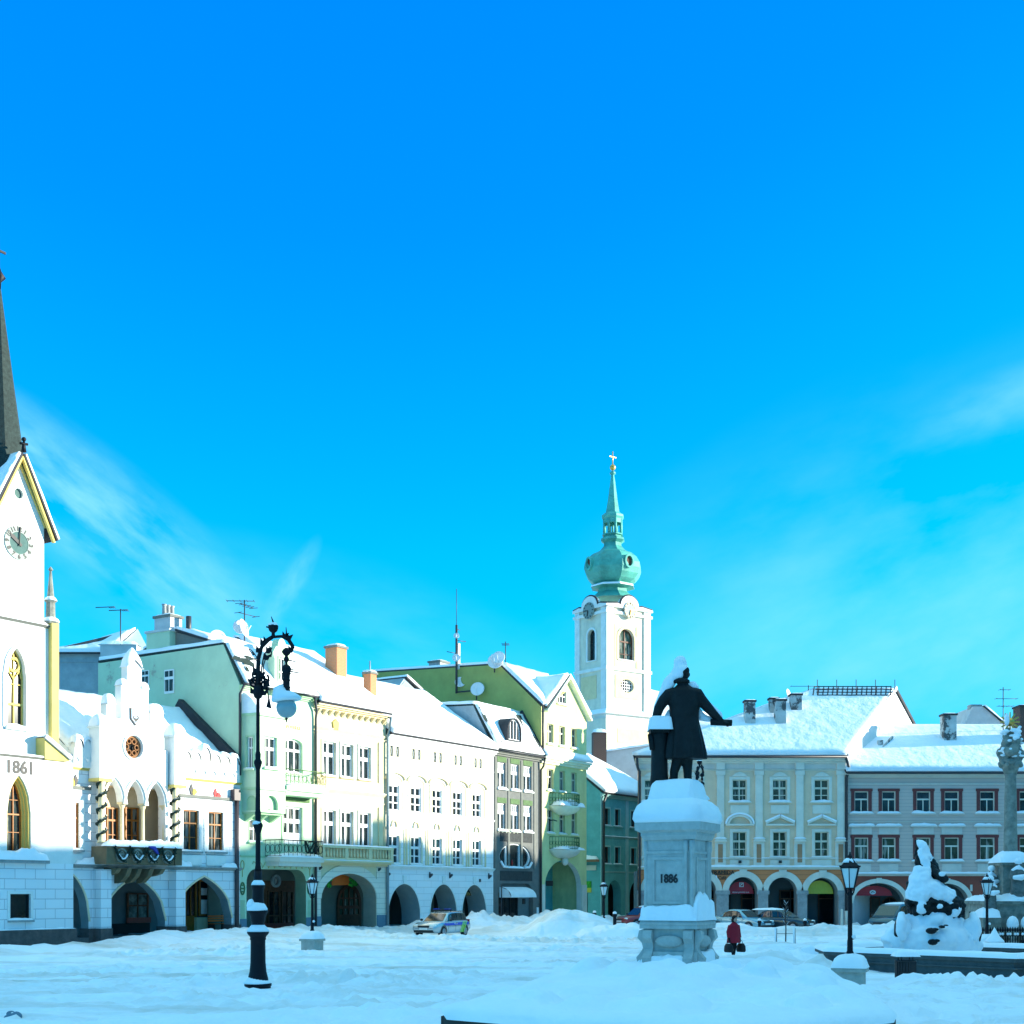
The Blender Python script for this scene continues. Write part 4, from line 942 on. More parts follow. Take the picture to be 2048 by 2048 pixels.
    pipe(h, [(w-.35, -.36, ze), (w+.0, -.22, ze-.7), (w-.0, -.14, ze-1.2), (w-.0, -.14, .6)], .08, 'pipedark')
    text('APOTHEKE', .28, 'lettering', 'goldletter', r, X(585), -.02, Z(584, 1455), .012)
    # balconies
    for (pa, pb, pt, pf, nm) in ((574, 655, 1552, 1578, 1), (560, 648, 1686, 1716, 2)):
        yb = -1.15; x0b, x1b = X(pa, yb), X(pb, yb); zfz = Z(pb-10, pf, yb); zr = zfz+.95
        s = B().box(x0b, x1b, yb, -.0, zfz-.26, zfz).box(x0b+.1, x1b-.1, yb+.15, -.002, zfz-.5, zfz-.262); s = s.build('balcony', 'mint' if nm == 1 else 'bluewhite', r)
        rl = B(); railing(rl, [(x0b+.05, 0), (x0b+.05, yb+.05), (x1b-.05, yb+.05), (x1b-.05, 0)], zfz, zr, 16, .018, True); rl.build('railing', 'greenwash' if nm == 1 else 'iron', s)
        B().pillow(x0b-.03, x1b+.03, yb-.05, -.02, zfz, .22, 24, 6, .4, nm, 5).build('balcony_snow', 'snow', s)
        if nm == 2: B().tube([(x1b-1.2+.5*math.cos(a*.4), yb-.05, zfz+.6+.35*math.sin(a*.9)) for a in range(30)], .05, 5).build('railing_flowers', 'evergreen', s)
    B().box(X(567), X(618), -.06, -.004, Z(590, 1604), Z(590, 1594)).build('tile_frieze', 'greenwash', r)
    cornice(h, 0, X(556), Z(500, 1713)-.04, Z(500, 1713)+.05, .08, 'mint2', 'string_course')
    # painted tendrils over the entrance and carved medallions
    t = B(); zz = Z(540, 1729)
    t.tube([(X(505)+i*.055, -.015, zz+.16*math.sin(i*.75)+.06*math.sin(i*2.1)) for i in range(82)], .018, 4)
    for px in (484.5, 619):
        x = X(px); zc_ = Z(px, 1730); t.tube([(x+.13*math.cos(a*PI/7), -.02, zc_+.25*math.sin(a*PI/7)) for a in range(15)], .025, 4); t.tube([(x, -.02, zc_-.25), (x, -.02, zc_-.65)], .02, 4)
    t.build('tendril_ornament', 'goldletter', r)
    t = B()
    for px in (484.5, 618.5):
        x = X(px); zc_ = Z(px, 1777)
        t.ring([(x+.19*math.cos(a*PI/8), zc_+.36*math.sin(a*PI/8)) for a in range(16)], [(x+.13*math.cos(a*PI/8), zc_+.28*math.sin(a*PI/8)) for a in range(16)], -.05, -.002)
        for k in (-.18, 0, .18): t.box(x-.15, x+.15, -.04, -.003, zc_+k-.04, zc_+k+.04)
    t.build('medallion', 'greenwash', r)
    fl = B()
    for px in (484.5, 619):
        for k in (-.14, -.05, .04, .13): fl.box(X(px)+k, X(px)+k+.04, -.04, -.002, 1.2, Z(px, 1800))
    fl.build('fluting', 'mint', r)
    a = arcade(h, 0, w, .424, 4.1, .8, 2.4, 'interior', ext=1.5, closed=False); yb = 2.4
    op2 = B().box(X(519, yb), X(588, yb), yb-.05, yb, .42, 3.3).build('portal', 'wooddark', r)
    for pa, pb in ((533, 556), (560, 583)):
        window(h, X(pa, yb), X(pb, yb), .45, 2.7, 'wooddark', 'pane', cols=2, rows=(.35,), fw=.07, rec=0, y=yb-.12, sill=None, name='shop_door')
    B().lathe([(.01, 0), (.33, 0), (.33, .08)], 20, (0, 0, 0)).build('tmp_disc', 'greytrim', r) if 0 else None
    q = B(); cx_, cz = X(551, 2.3), Z(551, 1762, 2.3); q.ring([(cx_+.38*math.cos(k*PI/10), cz+.38*math.sin(k*PI/10)) for k in range(20)], [(cx_+.24*math.cos(k*PI/10), cz+.24*math.sin(k*PI/10)) for k in range(20)], yb-.2, yb-.06).ball((cx_, yb-.1, cz), (.12, .06, .18), 8).build('relief_medallion', 'stone', r)
    B().box(X(526, 2.2), X(586, 2.2), yb-.25, yb-.13, .45, .8).build('door_step', 'reddull', r)
    B().box(X(588.5), x1+.0, .805, .85, .43, 1.1).build('base_return', 'bluebase', r) if 0 else None
    # roof aerials
    dish(h, X(487, 4), 4, Z(487, 1256, 4), .55, R(20)); dish(h, X(481, 4.4), 4.4, Z(481, 1254, 4.4), .45, R(-40)); dish(h, X(401, 6), 4.6, Z(425, 1268, 4), .5, R(-30)); 
    zz = zf+.4; antenna(h, X(489, 4.2), 4.2, zz, Z(489, 1200, 4.2), [(Z(489, 1202, 4.2), 2.2, 1.6, 5), (Z(489, 1210, 4.2), .2, 1.5, 5), (Z(489, 1228, 4.2), .0, 1.5, 2)])
pharmacy()

# ================================================================ cream house with balustrade
def creamhouse():
    h = House('cream_house', 'cream stucco house with stone balustrade over one wide arch and orange brick chimney', 'house', LEFT, 628)
    X, Z = h.x, h.z; r = h.root; w = X(772); ze = 13.7; holes = []
    for (za, zb) in ((9.55, 11.55), (5.42, 7.50)):
        for a, b in ((645, 671), (681.5, 706), (717.5, 741)):
            holes.append(window(h, X(a), X(b), za, zb, 'framewhite', 'pane2', cols=2, rows=(.62,), fw=.09, mw=.13, surround='white2', sw=.13, sp=.07, sill='creamtrim', snow=.05))
    x0, x1 = X(641), X(752); zt = 3.75; holes.append(shape(x0, x1, .3, zt, 'round', 1.5, 16))
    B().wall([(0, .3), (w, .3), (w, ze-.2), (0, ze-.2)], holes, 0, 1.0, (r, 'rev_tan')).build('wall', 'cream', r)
    B().box(0.01, x0-.02, -.05, -.002, .6, 4.3).box(x1+.02, w-.03, -.05, -.002, .6, 4.3).build('pier_facing', 'cream_block', r)
    B().band(arc(x0, x1, zt-1.5, 1.5, 'round', 18, .55), arc(x0, x1, zt-1.5, 1.5, 'round', 18, .0), -.08, .01).build('archivolt', 'cream_block', r)
    B().box(0.0, x0-.01, -.09, -.053, 0, 1.2).box(x1+.01, w, -.09, -.053, 0, 1.2).build('painted_base', 'bluebase', r)
    prof = [(.01, 4.4), (.01, ze), (6.2, 18.1), (12.4, ze), (12.4, 4.4)]
    shell(h, w, 12.4, prof, 'cream')
    rf = Roof(); rf.plane((0, -.45, ze+.0), (w+.05, -.45, ze+.0), (w+.05, 6.2, 18.1), (0, 6.2, 18.1), .34, 24, 20, amp=.12); rf.plane((0, 12.6, ze), (w, 12.6, ze), (w, 6.2, 18.1), (0, 6.2, 18.1), .3, 8, 8); rf.build(r)
    cornice(h, 0, w, ze-.28, ze-.02, .42, 'creamtrim', dent=0)
    d = B()
    n = 12
    for k in range(n):
        xx = w*(k+.5)/n; d.prism([(-.0, ze-.62), (-.32, ze-.34), (-.32, ze-.29), (0, ze-.29)], xx-.10, xx+.10, 'yz')
    d.build('modillions', 'creamtrim', r)
    cornice(h, 0, w, ze-1.5, ze-1.32, .10, 'creamtrim', 'frieze_moulding'); cornice(h, 0, w, 12.0, 12.12, .08, 'peach', 'string_course')
    cornice(h, 0, w, 8.55, 8.75, .16, 'creamtrim', 'string_course', snow=.05)
    cornice(h, 0, w, 8.05, 8.15, .07, 'peach', 'string_course')
    B().box(.3, w-.3, -.05, -.002, 8.2, 8.5).box(.3, w-.3, -.04, -.002, 9.0, 9.4).build('relief_frieze', 'peach', r)
    pl = B()
    for px in (634, 760):
        for a, b in ((5.4, 7.9), (9.4, 11.95)): pl.box(X(px)-.2, X(px)+.2, -.09, -.003, a, b)
    pl.build('pilaster', 'creamtrim', r)
    B().prism([(X(670)-.2, 12.3), (X(670)+.2, 12.3), (X(670)+.28, 12.75), (X(670), 12.95), (X(670)-.28, 12.75)], -.1, -.003).build('carved_mask', 'ochre', r)
    # balustrade
    yb = -.55; za, zb = 4.5, 5.38
    b = B().box(.0, w, yb-.08, yb+.16, zb-.14, zb).box(0, w, yb-.05, yb+.13, za, za+.16)
    for xx in (.12, w*.33, w*.66, w-.15): b.box(xx-.13, xx+.13, yb-.06, yb+.14, za+.163, zb-.143)
    k = 0
    for i in range(3):
        xa, xb = (.12, w*.33, w*.66, w-.15)[i:i+2]
        for j in range(7):
            xx = xa+.22+(xb-xa-.44)*j/6; b.lathe([(.05, za+.16), (.08, za+.3), (.085, za+.36), (.04, za+.58), (.06, zb-.14)], 8, (xx, yb+.04, 0))
    b = b.build('balustrade', 'creamtrim', r); B().pillow(0, w, yb-.09, yb+.17, zb, .08, 30, 3, .5, 3, 8).build('balustrade_snow', 'snow', b)
    c = cornice(h, 0, w, za-.28, za-.0, .62, 'creamtrim', 'ledge')
    B().pillow(0, w, yb-.1, yb-.06, za, .05, 30, 2, .5, 3, 8).build('ledge_snow', 'snow', c)
    for px in (638, 756): B().prism([(-.02, 3.9), (-.22, 4.05), (-.18, 4.15), (-.1, 4.0), (-.02, 4.2)], X(px)-.06, X(px)+.06, 'yz').build('lamp_bracket', 'pipedark', r)
    arcade(h, 0, w, .428, 4.0, 1.0, 2.7, 'interior', ext=1.5, closed=False); yb = 2.68
    window(h, X(675, 2.6), X(719, 2.6), .43, Z(690, 1772, 2.6), 'wooddark', 'pane3', 'round', None, cols=4, rows=(.48, .70), fw=.12, mw=.12, rec=0, y=yb-.1, sill=None, name='arched_door', door=True)
    B().ring(shape(X(673, 2.6), X(721, 2.6), .42, Z(690, 1769, 2.6), 'round'), shape(X(676, 2.6), X(718, 2.6), .42, Z(690, 1772, 2.6), 'round'), yb-.16, yb-.12).build('door_surround', 'wooddark', r)
    ys = 1.6; o = B().prism([(X(665, ys), Z(680, 1771, ys)), (X(698, ys), Z(680, 1770, ys)), (X(699, ys), Z(680, 1749, ys)), (X(664, ys), Z(680, 1751, ys))], ys, ys+.06).build('orange_sign', 'orange', r)
    lf = B()
    for pa, pb in ((649, 664), (699, 715)):
        for i in range(26):
            x, z = random.uniform(X(pa, ys), X(pb, ys)), random.uniform(Z(680, 1773, ys), Z(680, 1755, ys)); lf.ball((x, ys+.02, z), (.11, .05, .11), 7)
    lf.build('grape_emblem', 'leaf', o)
    # chimneys
    chimney(h, X(672, 3), 3.0, 14.5, 18.0, .95, .95, 'brick', .16)
    xc = X(740, 3.6); zc = Z(740, 1349, 3.6); chimney(h, xc, 3.6, zc-2.6, zc, .62, .6, 'brick', .14)
    B().tube([(xc, 3.6, zc), (xc, 3.6, zc+.9)], .05, 6).build('flue', 'pipezinc', r)
    pipe(h, [(w-.02, -.42, ze-.1), (w+.05, -.3, ze-.7), (w-.03, -.16, ze-1.3), (w-.03, -.16, .3)], .09, 'pipezinc')
creamhouse()

# ================================================================ long white house
def whitehouse():
    h = House('white_house', 'long white house with five bays, arched hood mouldings and three dark round arches', 'house', LEFT, 772)
    X, Z = h.x, h.z; r = h.root; w = X(986.5); ze = 12.45; holes = []
    bays = [(779, 796.5, 803.5), (823, 840.5, 847), (866, 882, 889.5), (907, 922.5, 930), (946, 960.5, 968)]
    for i, (a, b, c) in enumerate(bays):
        xa, xb = X(a)-.08, X(b)+.08; cw = (xb-xa)
        # panel in an arched recess
        P = shape(xa-.25, X(c), 7.72, 9.95, 'round', .35); 
        B().ring(shape(xa-.33, X(c)+.08, 7.72, 10.03, 'round', .38), P, -.05, .0).build('panel_moulding', 'creamtrim', r)
        PP = shape(xa-.25, X(c), 7.72, 9.95, 'round', .35)
        holes.append(window(h, xa, xb, 7.80, 9.40, 'framewhite', 'pane', cols=2, rows=(.64, .31), fw=.07, mw=.10, rec=.12, surround=None, sill=None))
        B().band(arc(xa-.45, X(c)+.3, 9.75, .50, 'round', 16, .0), arc(xa-.45, X(c)+.3, 9.75, .50, 'round', 16, -.09), -.14, .01).build('hood_mould', 'creamtrim', r)
        B().wall(PP, [holes[-1]], -.012, .012).build('panel', 'panelpale', r)
        xo, xp = X(a-.5)-.08, X(b)+.06
        holes.append(window(h, xo, xp, 4.45, 6.20, 'framewhite', 'paneteal', cols=2, rows=(.60, .29), fw=.07, mw=.10, rec=.14, surround='panelpale', sw=.16, sp=.05, sill='white2', snow=.05))
        B().ring(shape(xo-.5, xp+.62, 4.38, 6.72), shape(xo-.36, xp+.48, 4.38, 6.6), -.05, -.002).build('outer_surround', 'creamtrim', r)
        xm = (xo+xp)/2; B().band(arc(xm-.32, xm+.32, 6.76, .45, 'round', 12), arc(xm-.32, xm+.32, 6.76, .45, 'round', 12, -.1), -.11, -.003).build('crest', 'creamtrim', r)
        B().tube([(xm-.5+.1*k, -.02, 7.3+.1*math.cos(k*1.3)) for k in range(11)], .02, 4).build('swag', 'creamtrim', r)
        for dx in (0, .62):
            q = X((782, 826, 869, 910, 950)[i])-.22+dx
            f = B().ring(shape(q, q+.46, 11.12, 11.94), shape(q+.09, q+.37, 11.22, 11.86), -.04, .0).build('attic_window', 'panelpale', r)
            B().prism(shape(q+.08, q+.38, 11.21, 11.87), -.012, -.004).build('pane', 'pane', f)
            B().bar((q+.13, -.022, 11.28), (q+.29, -.022, 11.8), .012, .035).bar((q+.29, -.022, 11.28), (q+.13, -.022, 11.8), .012, .035).build('lattice', 'white2', f)
    for a, b, pt in ((776, 840, 1768), (860, 913, 1769), (924, 972, 1770)):
        x0, x1 = X(a), X(b); z1 = Z((a+b)/2, pt); holes.append(shape(x0, x1, .2, z1, 'round', min(2.0, z1-.5), 18))
        B().band(arc(x0, x1, z1-min(2.0, z1-.5), min(2.0, z1-.5), 'round', 18, .10), arc(x0, x1, z1-min(2.0, z1-.5), min(2.0, z1-.5), 'round', 18, .0), -.03, .01).build('archivolt', 'white2', r)
        xm = (x0+x1)/2; B().prism([(xm-.12, z1+.02), (xm+.12, z1+.02), (xm+.19, z1+.55), (xm-.19, z1+.55)], -.08, -.002).build('keystone', 'white2', r)
    B().wall([(0, .2), (w, .2), (w, ze), (0, ze)], holes, 0, 1.5, (r, 'rev_grey')).build('wall', 'white3_block', r)
    prof = [(.01, 4.4), (.01, ze), (6.2, 17.0), (12.4, ze), (12.4, 4.4)]; shell(h, w, 12.4, prof, 'white')
    rf = Roof(); rf.plane((0.02, -.4, ze+.08), (w, -.4, ze+.08), (w, 6.2, 17.0), (0.02, 6.2, 17.0), .36, 40, 20, amp=.10); rf.plane((0, 12.6, ze), (w, 12.6, ze), (w, 6.2, 17.0), (0, 6.2, 17.0), .3, 8, 8); rf.build(r)
    cornice(h, 0, w, ze-.25, ze+.06, .4, 'white2'); cornice(h, 0, w, 11.0, 11.1, .06, 'white2', 'string_course'); cornice(h, 0, w, 7.52, 7.68, .14, 'white2', 'string_course', snow=.06)
    cornice(h, 0, w, 4.08, 4.28, .18, 'white2', 'ledge', snow=.08)
    for px in (774, 859, 899, 977): B().prism([(-.02, 3.55), (-.25, 3.75), (-.2, 3.85), (-.1, 3.7), (-.02, 3.95)], X(px)-.07, X(px)+.07, 'yz').build('lamp_bracket', 'pipedark', r)
    B().box(X(958), X(961), -.05, -.002, Z(960, 1764), Z(960, 1758)).build('house_number', 'pipedark', r)
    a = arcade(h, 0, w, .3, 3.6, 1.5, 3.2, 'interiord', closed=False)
    for px in (846, 917): B().box(X(px, 2.5), X(px, 2.5)+.6, 2.0, 3.1, .3, 3.6).build('inner_pier', 'interior', r)
    # shop sign in the third arch
    ys = 1.0; q = B().prism([(X(927, ys), Z(940, 1791, ys)), (X(958, ys), Z(940, 1792, ys)), (X(955, ys), Z(940, 1782, ys)), (X(944, ys), Z(940, 1772, ys)), (X(935, ys), Z(940, 1776, ys))], ys, ys+.05).build('arch_sign', 'plastic', r)
    text('DEN - NOC', .30, 'lettering', 'goldletter', q, X(943, ys), ys-.012, Z(943, 1788, ys)); text('1K', .4, 'lettering', 'goldletter', q, X(941, ys), ys-.012, Z(941, 1779, ys))
whitehouse()

# ================================================================ grey house
def greyhouse():
    h = House('grey_house', 'narrow grey art nouveau house with round dormer and a horseshoe shaped shop window', 'house', LEFT, 986.5)
    X, Z = h.x, h.z; r = h.root; w = X(1081); ze = 12.6; holes = []
    for z0, z1 in ((10.0, 11.85), (7.05, 8.95)):
        for a, b in ((995.5, 1011), (1022, 1037.5), (1047.5, 1063)):
            x0, x1 = X(a), X(b); holes.append(window(h, x0, x1, z0, z1, 'framewhite', 'pane2', cols=2, rows=(.66,), fw=.08, mw=.13, subtop=4, surround=None, sill='white2', sillw=.14, snow=.12))
            B().box(x0-.1, x1+.1, -.03, -.002, z1+.03, z1+.4).build('green_lintel', 'greenwash', r)
    # horseshoe window
    cx_, cz = X(1031), 5.15; rx, rz = X(1062)-X(1031), .98
    hs = [(cx_+rx*math.cos(a), cz+rz*math.sin(a)) for a in [R(-52)+R(284)*k/24 for k in range(25)]]
    holes.append(hs); ins = [(cx_+(x-cx_)*.92, cz+(z-cz)*.92) for x, z in hs]
    f = B().ring(hs, ins, .1, .22)
    for px in (1014, 1041): f.box(X(px)-.07, X(px)+.07, .08, .2, cz-rz*.76, cz+rz*.9)
    f = f.build('horseshoe_window', 'framewhite', r); B().add([(x, .2, z) for x, z in ins], [tuple(range(25))]).build('pane', 'pane', f)
    B().pillow(cx_-rx*.55, cx_+rx*.55, -.12, .12, cz-rz*.82, .16, 12, 4, .4, 2, 4).build('sill_snow', 'snow', f)
    B().tube([(cx_-rx*.55, -.1, cz-rz*.74), (cx_-rx*.8, -.1, cz-rz*.72), (cx_-rx*.98, -.1, cz-rz*.35)], .09, 7).tube([(cx_+rx*.55, -.1, cz-rz*.74), (cx_+rx*.8, -.1, cz-rz*.72), (cx_+rx*.98, -.1, cz-rz*.35)], .09, 7).build('curl_snow', 'snow', f)
    B().ball((X(1028), .16, 4.75), (.12, .03, .25), 8).build('shop_figure', 'redlens', f)
    # shop opening
    x0, x1 = X(997), X(1066); sp_ = shape(x0, x1, .3, 3.15, 'flat'); sp_ = [(x0, .3), (x1, .3)]+[(x1-.9+.9*math.cos(a*PI/16), 2.35+.9*math.sin(a*PI/16)) for a in range(9)]+[(x0+.6+.6*math.cos(PI/2+a*PI/16), 2.65+.6*math.sin(PI/2+a*PI/16)) for a in range(9)]
    holes.append(sp_)
    B().wall([(0, .2), (w, .2), (w, ze), (0, ze)], holes, 0, .35).build('wall', 'grey', r)
    B().box(x0-.1, x1+.1, .36, .4, .3, 3.4).build('shop_front', 'interiorb', r)
    window(h, X(999), X(1042), .35, 2.6, 'plastic', 'pane', cols=3, rows=(.85,), fw=.06, mw=.05, rec=.1, y=.22, sill=None, name='shop_window')
    B().box(X(1053), X(1058), .3, .355, 1.75, 2.15).build('wall_plaque', 'plastic', r); B().box(X(1073), X(1077), -.03, -.002, .9, 1.5).build('price_board', 'signwhite', r)
    aw = B(); n = 8; rows = []
    for k in range(n+1):
        a = PI/2*k/n; rows.append([(X(999)+(X(1050)-X(999))*u/6 + (-.25 if u == 6 else 0)*(1-math.sin(a)), -.0-1.0*math.sin(a), 2.25+.75*math.cos(a)+.0) for u in range(7)])
    aw.add([p for q in rows for p in q], [(j*7+i, j*7+i+1, (j+1)*7+i+1, (j+1)*7+i) for j in range(n) for i in range(6)], True); aw.prism([(0, 2.25), (-1.0, 2.25), (-.7, 2.78), (0, 3.0)], X(999)-.01, X(999)+.01, 'yz').prism([(0, 2.25), (-1.0, 2.25), (-.7, 2.78), (0, 3.0)], X(1050)-.01, X(1050)+.01, 'yz')
    aw.build('awning', 'clothblind', r); B().tube([(X(1003, -1), -1.0, 3.2), (X(1003, -1), -1.0, .2)], .05, 6).build('awning_post', 'pipedark', r)
    for za, zb in ((6.25, 6.95), (3.45, 4.15)): B().box(X(1000), X(1064), -.03, -.002, za, zb).build('relief_panel', 'greydark', r)
    pl = B()
    for px in (991, 1017, 1043, 1069): pl.box(X(px)-.12, X(px)+.12, -.05, -.002, 4.3, 12.2)
    pl.build('pilaster_strip', 'greytrim', r)
    t = B()
    for k in range(5): t.tube([(X(1000)+.5*k+.28*math.cos(a*.5), -.045, 7.0+.14*math.sin(a*.9)) for a in range(14)], .02, 4)
    t.build('garland_relief', 'limetrim', r)
    # mansard
    t1, zt = 1.7, 15.9; prof = [(.01, 0), (.01, ze), (.05, ze+.2), (t1, zt), (8, zt+.25), (8, 0)]
    B().prism(prof, 0, .2, 'yz').build('side_wall', 'bluewall', r); shell(h, w, 8, prof, 'grey', left=False)
    rf = Roof(); rf.plane((0, -.25, ze+.1), (w, -.25, ze+.1), (w, t1, zt), (0, t1, zt), .17, 22, 10, amp=.9); rf.plane((0, t1, zt), (w, t1, zt), (w, 8, zt+.3), (0, 8, zt+.3), .3, 12, 10); rf.build(r, 'slate')
    b = B()
    for px0, py0, px1, py1, ww in ((955, 1416, 972, 1450, .55), (1030, 1428, 1056, 1476, 1.0)):
        pts = []
        for i in range(9):
            f_ = i/8; px, py = px0+(px1-px0)*f_, py0+(py1-py0)*f_
            zz = max(ze+.3, min(zt-.05, 15.7-(15.7-13.1)*f_)); yy = -.25+(zz-ze-.1)/(zt-ze-.1)*(t1+.25)-.27
            x = (w*.02 if ww < .6 else w*.78)+.25*random.uniform(-1, 1); pts.append((x, yy, zz+.1))
        vs = pts+[(p[0]+ww*(.7+.5*random.random()), p[1], p[2]) for p in pts]; b.add(vs, [(i, i+1, i+10, i+9) for i in range(8)])
    b.build('bare_tiles', 'slate', r)
    B().bar((w-.05, -.3, ze+.3), (w-.05, t1, zt+.3), .16, .3).build('verge', 'roofdark', r)
    # eyebrow dormer
    xd0, xd1 = X(1012, -.1), X(1040, -.1); dz0, dz1 = ze+.95, ze+2.55
    H_ = shape(xd0+.12, xd1-.12, dz0, dz1-.12, 'round', .9); D = B().ring(shape(xd0, xd1, dz0-.05, dz1, 'round', 1.0), H_, -.25, 1.2).build('dormer', 'roofdark', r)
    window(h, xd0+.12, xd1-.12, dz0, dz1-.12, 'framewhite', 'pane', 'round', .9, cols=4, rows=(), fw=.06, mw=.08, rec=.1, y=-.2, sill=None, name='dormer_window')
    cornice(h, 0, w+.02, ze-.3, ze+.08, .35, 'greytrim'); B().tube([(0, -.42, ze+.05), (w, -.42, ze+.05)], .07, 6).build('gutter', 'pipedark', r)
    pipe(h, [(w+.0, -.42, ze), (w-.05, -.3, ze-.6), (w-.12, -.12, ze-.9), (w-.12, -.12, .2)], .08, 'pipedark')
greyhouse()

# ================================================================ lime house
def limehouse():
    h = House('lime_house', 'tall lime yellow house with pointed gable, two rounded balconies and olive side wall', 'house', LEFT, 1081)
    X, Z = h.x, h.z; r = h.root; w = X(1173); ze = 16.5; holes = []
    xg0 = X(1091); zg = 19.1; xm = (xg0+w)/2
    for z0, z1 in ((13.8, 15.3), (10.3, 11.9), (7.1, 8.85)):
        for a, b in ((1095.5, 1106.5), (1119.5, 1129.5), (1143.5, 1153)):
            holes.append(window(h, X(a)-.05, X(b)+.05, z0, z1, 'frametan', 'pane2', cols=2, rows=(.64,), fw=.06, mw=.06, rec=.22, surround=None, sill='limetrim', snow=.10))
    holes.append(window(h, X(1115), X(1132), 17.0, 18.0, 'framewhite', 'pane', 'flat', None, cols=3, rows=(.6,), fw=.06, rec=.1, surround='limetrim', sw=.06, sp=.04, sill='limetrim'))
    x0, x1 = X(1089.5), X(1163); holes.append(shape(x0, x1, .1, 5.05, 'round', 2.1, 18))
    B().wall([(0, .0), (w, .0), (w, ze), (xm, zg), (xg0, ze), (0, ze)], holes, 0, .45, (r, 'bluewhite')).build('wall', 'lime', r)
    B().box(0.02, x0-.02, -.06, -.002, 0, 3.2).box(x1+.02, w-.02, -.06, -.002, 0, 3.2).build('pier_facing', 'bluewhite', r); B().box(0.0, x0-.01, -.1, -.062, 0, .75).box(x1+.01, w, -.1, -.062, 0, .75).build('painted_base', 'bluebase', r)
    for sg, a, b in ((-1, (xg0-.25, ze-.35), (xm, zg)), (1, (w+.25, ze-.35), (xm, zg))):
        B().bar((a[0], -.2, a[1]), (b[0], -.2, b[1]+.06), .4, .16).build('verge_board', 'limetrim', r)
    t1, zr = 3.7, 19.9; prof = [(.01, 0), (.01, ze), (t1, zr), (17, zr+.5), (17, 0)]
    B().prism(prof, 0, .2, 'yz').build('side_wall', 'olive', r); shell(h, w, 17, prof, 'lime', left=False)
    rf = Roof(); rf.plane((0, -.1, ze), (xg0+.6, -.1, ze), (w, t1, zr), (0, t1, zr), .3, 12, 10); rf.plane((0, t1, zr), (w, t1, zr), (w, 17, zr+.5), (0, 17, zr+.5), .25, 12, 16)
    rf.plane((xg0-.2, -.3, ze-.1), (xg0-.2, 3.2, ze-.1), (xm, 3.2, zg+.1), (xm, -.3, zg+.1), .28, 8, 8); rf.plane((w+.2, -.3, ze-.1), (w+.2, 3.2, ze-.1), (xm, 3.2, zg+.1), (xm, -.3, zg+.1), .28, 8, 8); rf.build(r)
    c = cornice(h, 0, w, 12.25, 12.75, .5, 'limetrim', 'skirt_roof'); B().sheet((0, -.55, 12.76), (w, -.55, 12.76), (w, 0, 13.3), (0, 0, 13.3), .22, 20, 4).build('skirt_snow', 'snow', c)
    for i, (zb, k) in enumerate(((9.05, 'upper'), (5.75, 'lower'))):
        xa, xb = X(1112, -.6), X(1163, -.6); xc = (xa+xb)/2; a = (xb-xa)/2
        m = B()
        rings = []
        for rr, z in ((.35, -.55), (.75, -.35), (.95, -.1), (1, 0), (1, .12)): rings.append([(xc+a*rr*math.cos(PI+PI*q/12), -.0-1.15*rr*abs(math.sin(PI+PI*q/12))-.002, zb+z) for q in range(13)])
        m.loft(rings); o = m.build('balcony', 'limetrim' if i == 0 else 'bluewhite', r)
        rl = B(); railing(rl, [(xc+a*.97*math.cos(PI+PI*q/10), -1.1*abs(math.sin(PI+PI*q/10))) for q in range(11)], zb+.12, zb+1.05, 20, .02, True); rl.build('railing', 'greenwash', o)
        B().pillow(xa, xb, -1.1, 0, zb+.1, .5 if i == 0 else .3, 14, 8, .4, i, 2.5).build('balcony_snow', 'snow', o)
        if i: B().ball((xc, -.25, zb-.75), (.35, .25, .35), 10).build('corbel', 'bluewhite', o)
    B().tube([(X(1095), -.12, 8.0), (X(1100), -.3, 8.05), (X(1108), -.25, 8.0)], .04, 5).build('flower_rail', 'iron', r)
    arcade(h, .1, w-.1, .1, 5.0, .45, 3.0, 'teal')
    window(h, X(1122, 2.8), X(1138, 2.8), .1, 3.0, 'wooddark', 'pane', 'round', None, cols=1, rows=(.75,), rec=0, y=2.85, sill=None, name='shop_door')
    B().box(X(1093, .9), X(1106, .9), .9, .95, 3.1, 3.5).build('hanging_sign', 'plastic', r)
    B().box(X(1078), X(1090.5), -.0, -.0+.003, ze-3.6, ze).build('corner_strip', 'greydark', r) if 0 else None
    pipe(h, [(.1, -.15, ze), (.1, -.15, 12.9)], .09, 'pipedark')
    # mast and dishes on the side wall
    def side(px, py, x=0.0):
        t = h.y_at(px, x); o = h.row.o+h.row.e*(h.s0+x)+h.row.k*t; return Vector((x, t, EYE+(HY-py)*o.y/FPX))
    p, q, q2 = side(913, 1387, -.3), side(913, 1250, -.3), side(911, 1178, -.3)
    a = B().tube([p, (p.x, p.y, q.z)], .09, 8).tube([(p.x, p.y, q.z), (p.x, p.y, q2.z)], .025, 5)
    for zz, az, l in ((q.z-.3, .3, .8), (q.z-1.2, -.2, 1.0), (q.z-2.2, 2.8, .9)): a.tube([(p.x, p.y, zz), (p.x+l*math.cos(az), p.y+l*math.sin(az), zz+.05)], .03, 5)
    a.build('aerial_mast', 'pipedark', r)
    for zz, rr, dx in ((q.z-2.6, .32, -.3), (q.z-4.4, .42, .2), (q.z-.9, .22, -.3)): dish(h, p.x+dx, p.y-.2, zz, rr, R(-57))
    B().box(p.x+.15, p.x+.35, p.y-.1, p.y+.1, q.z-3.4, q.z-1.4).build('sector_aerial', 'dish', r)
    B().tube([p+Vector((0, 0, .1)), p+Vector((.0, -1.4, .1))], .06, 6).build('mast_bracket', 'pipedark', r)
    for px, py, rr in ((955, 1378, .55), (991, 1322, .62), (997, 1315, .5)):
        s = side(px, py, -.5); dish(h, s.x, s.y, s.z, rr, R(-70))
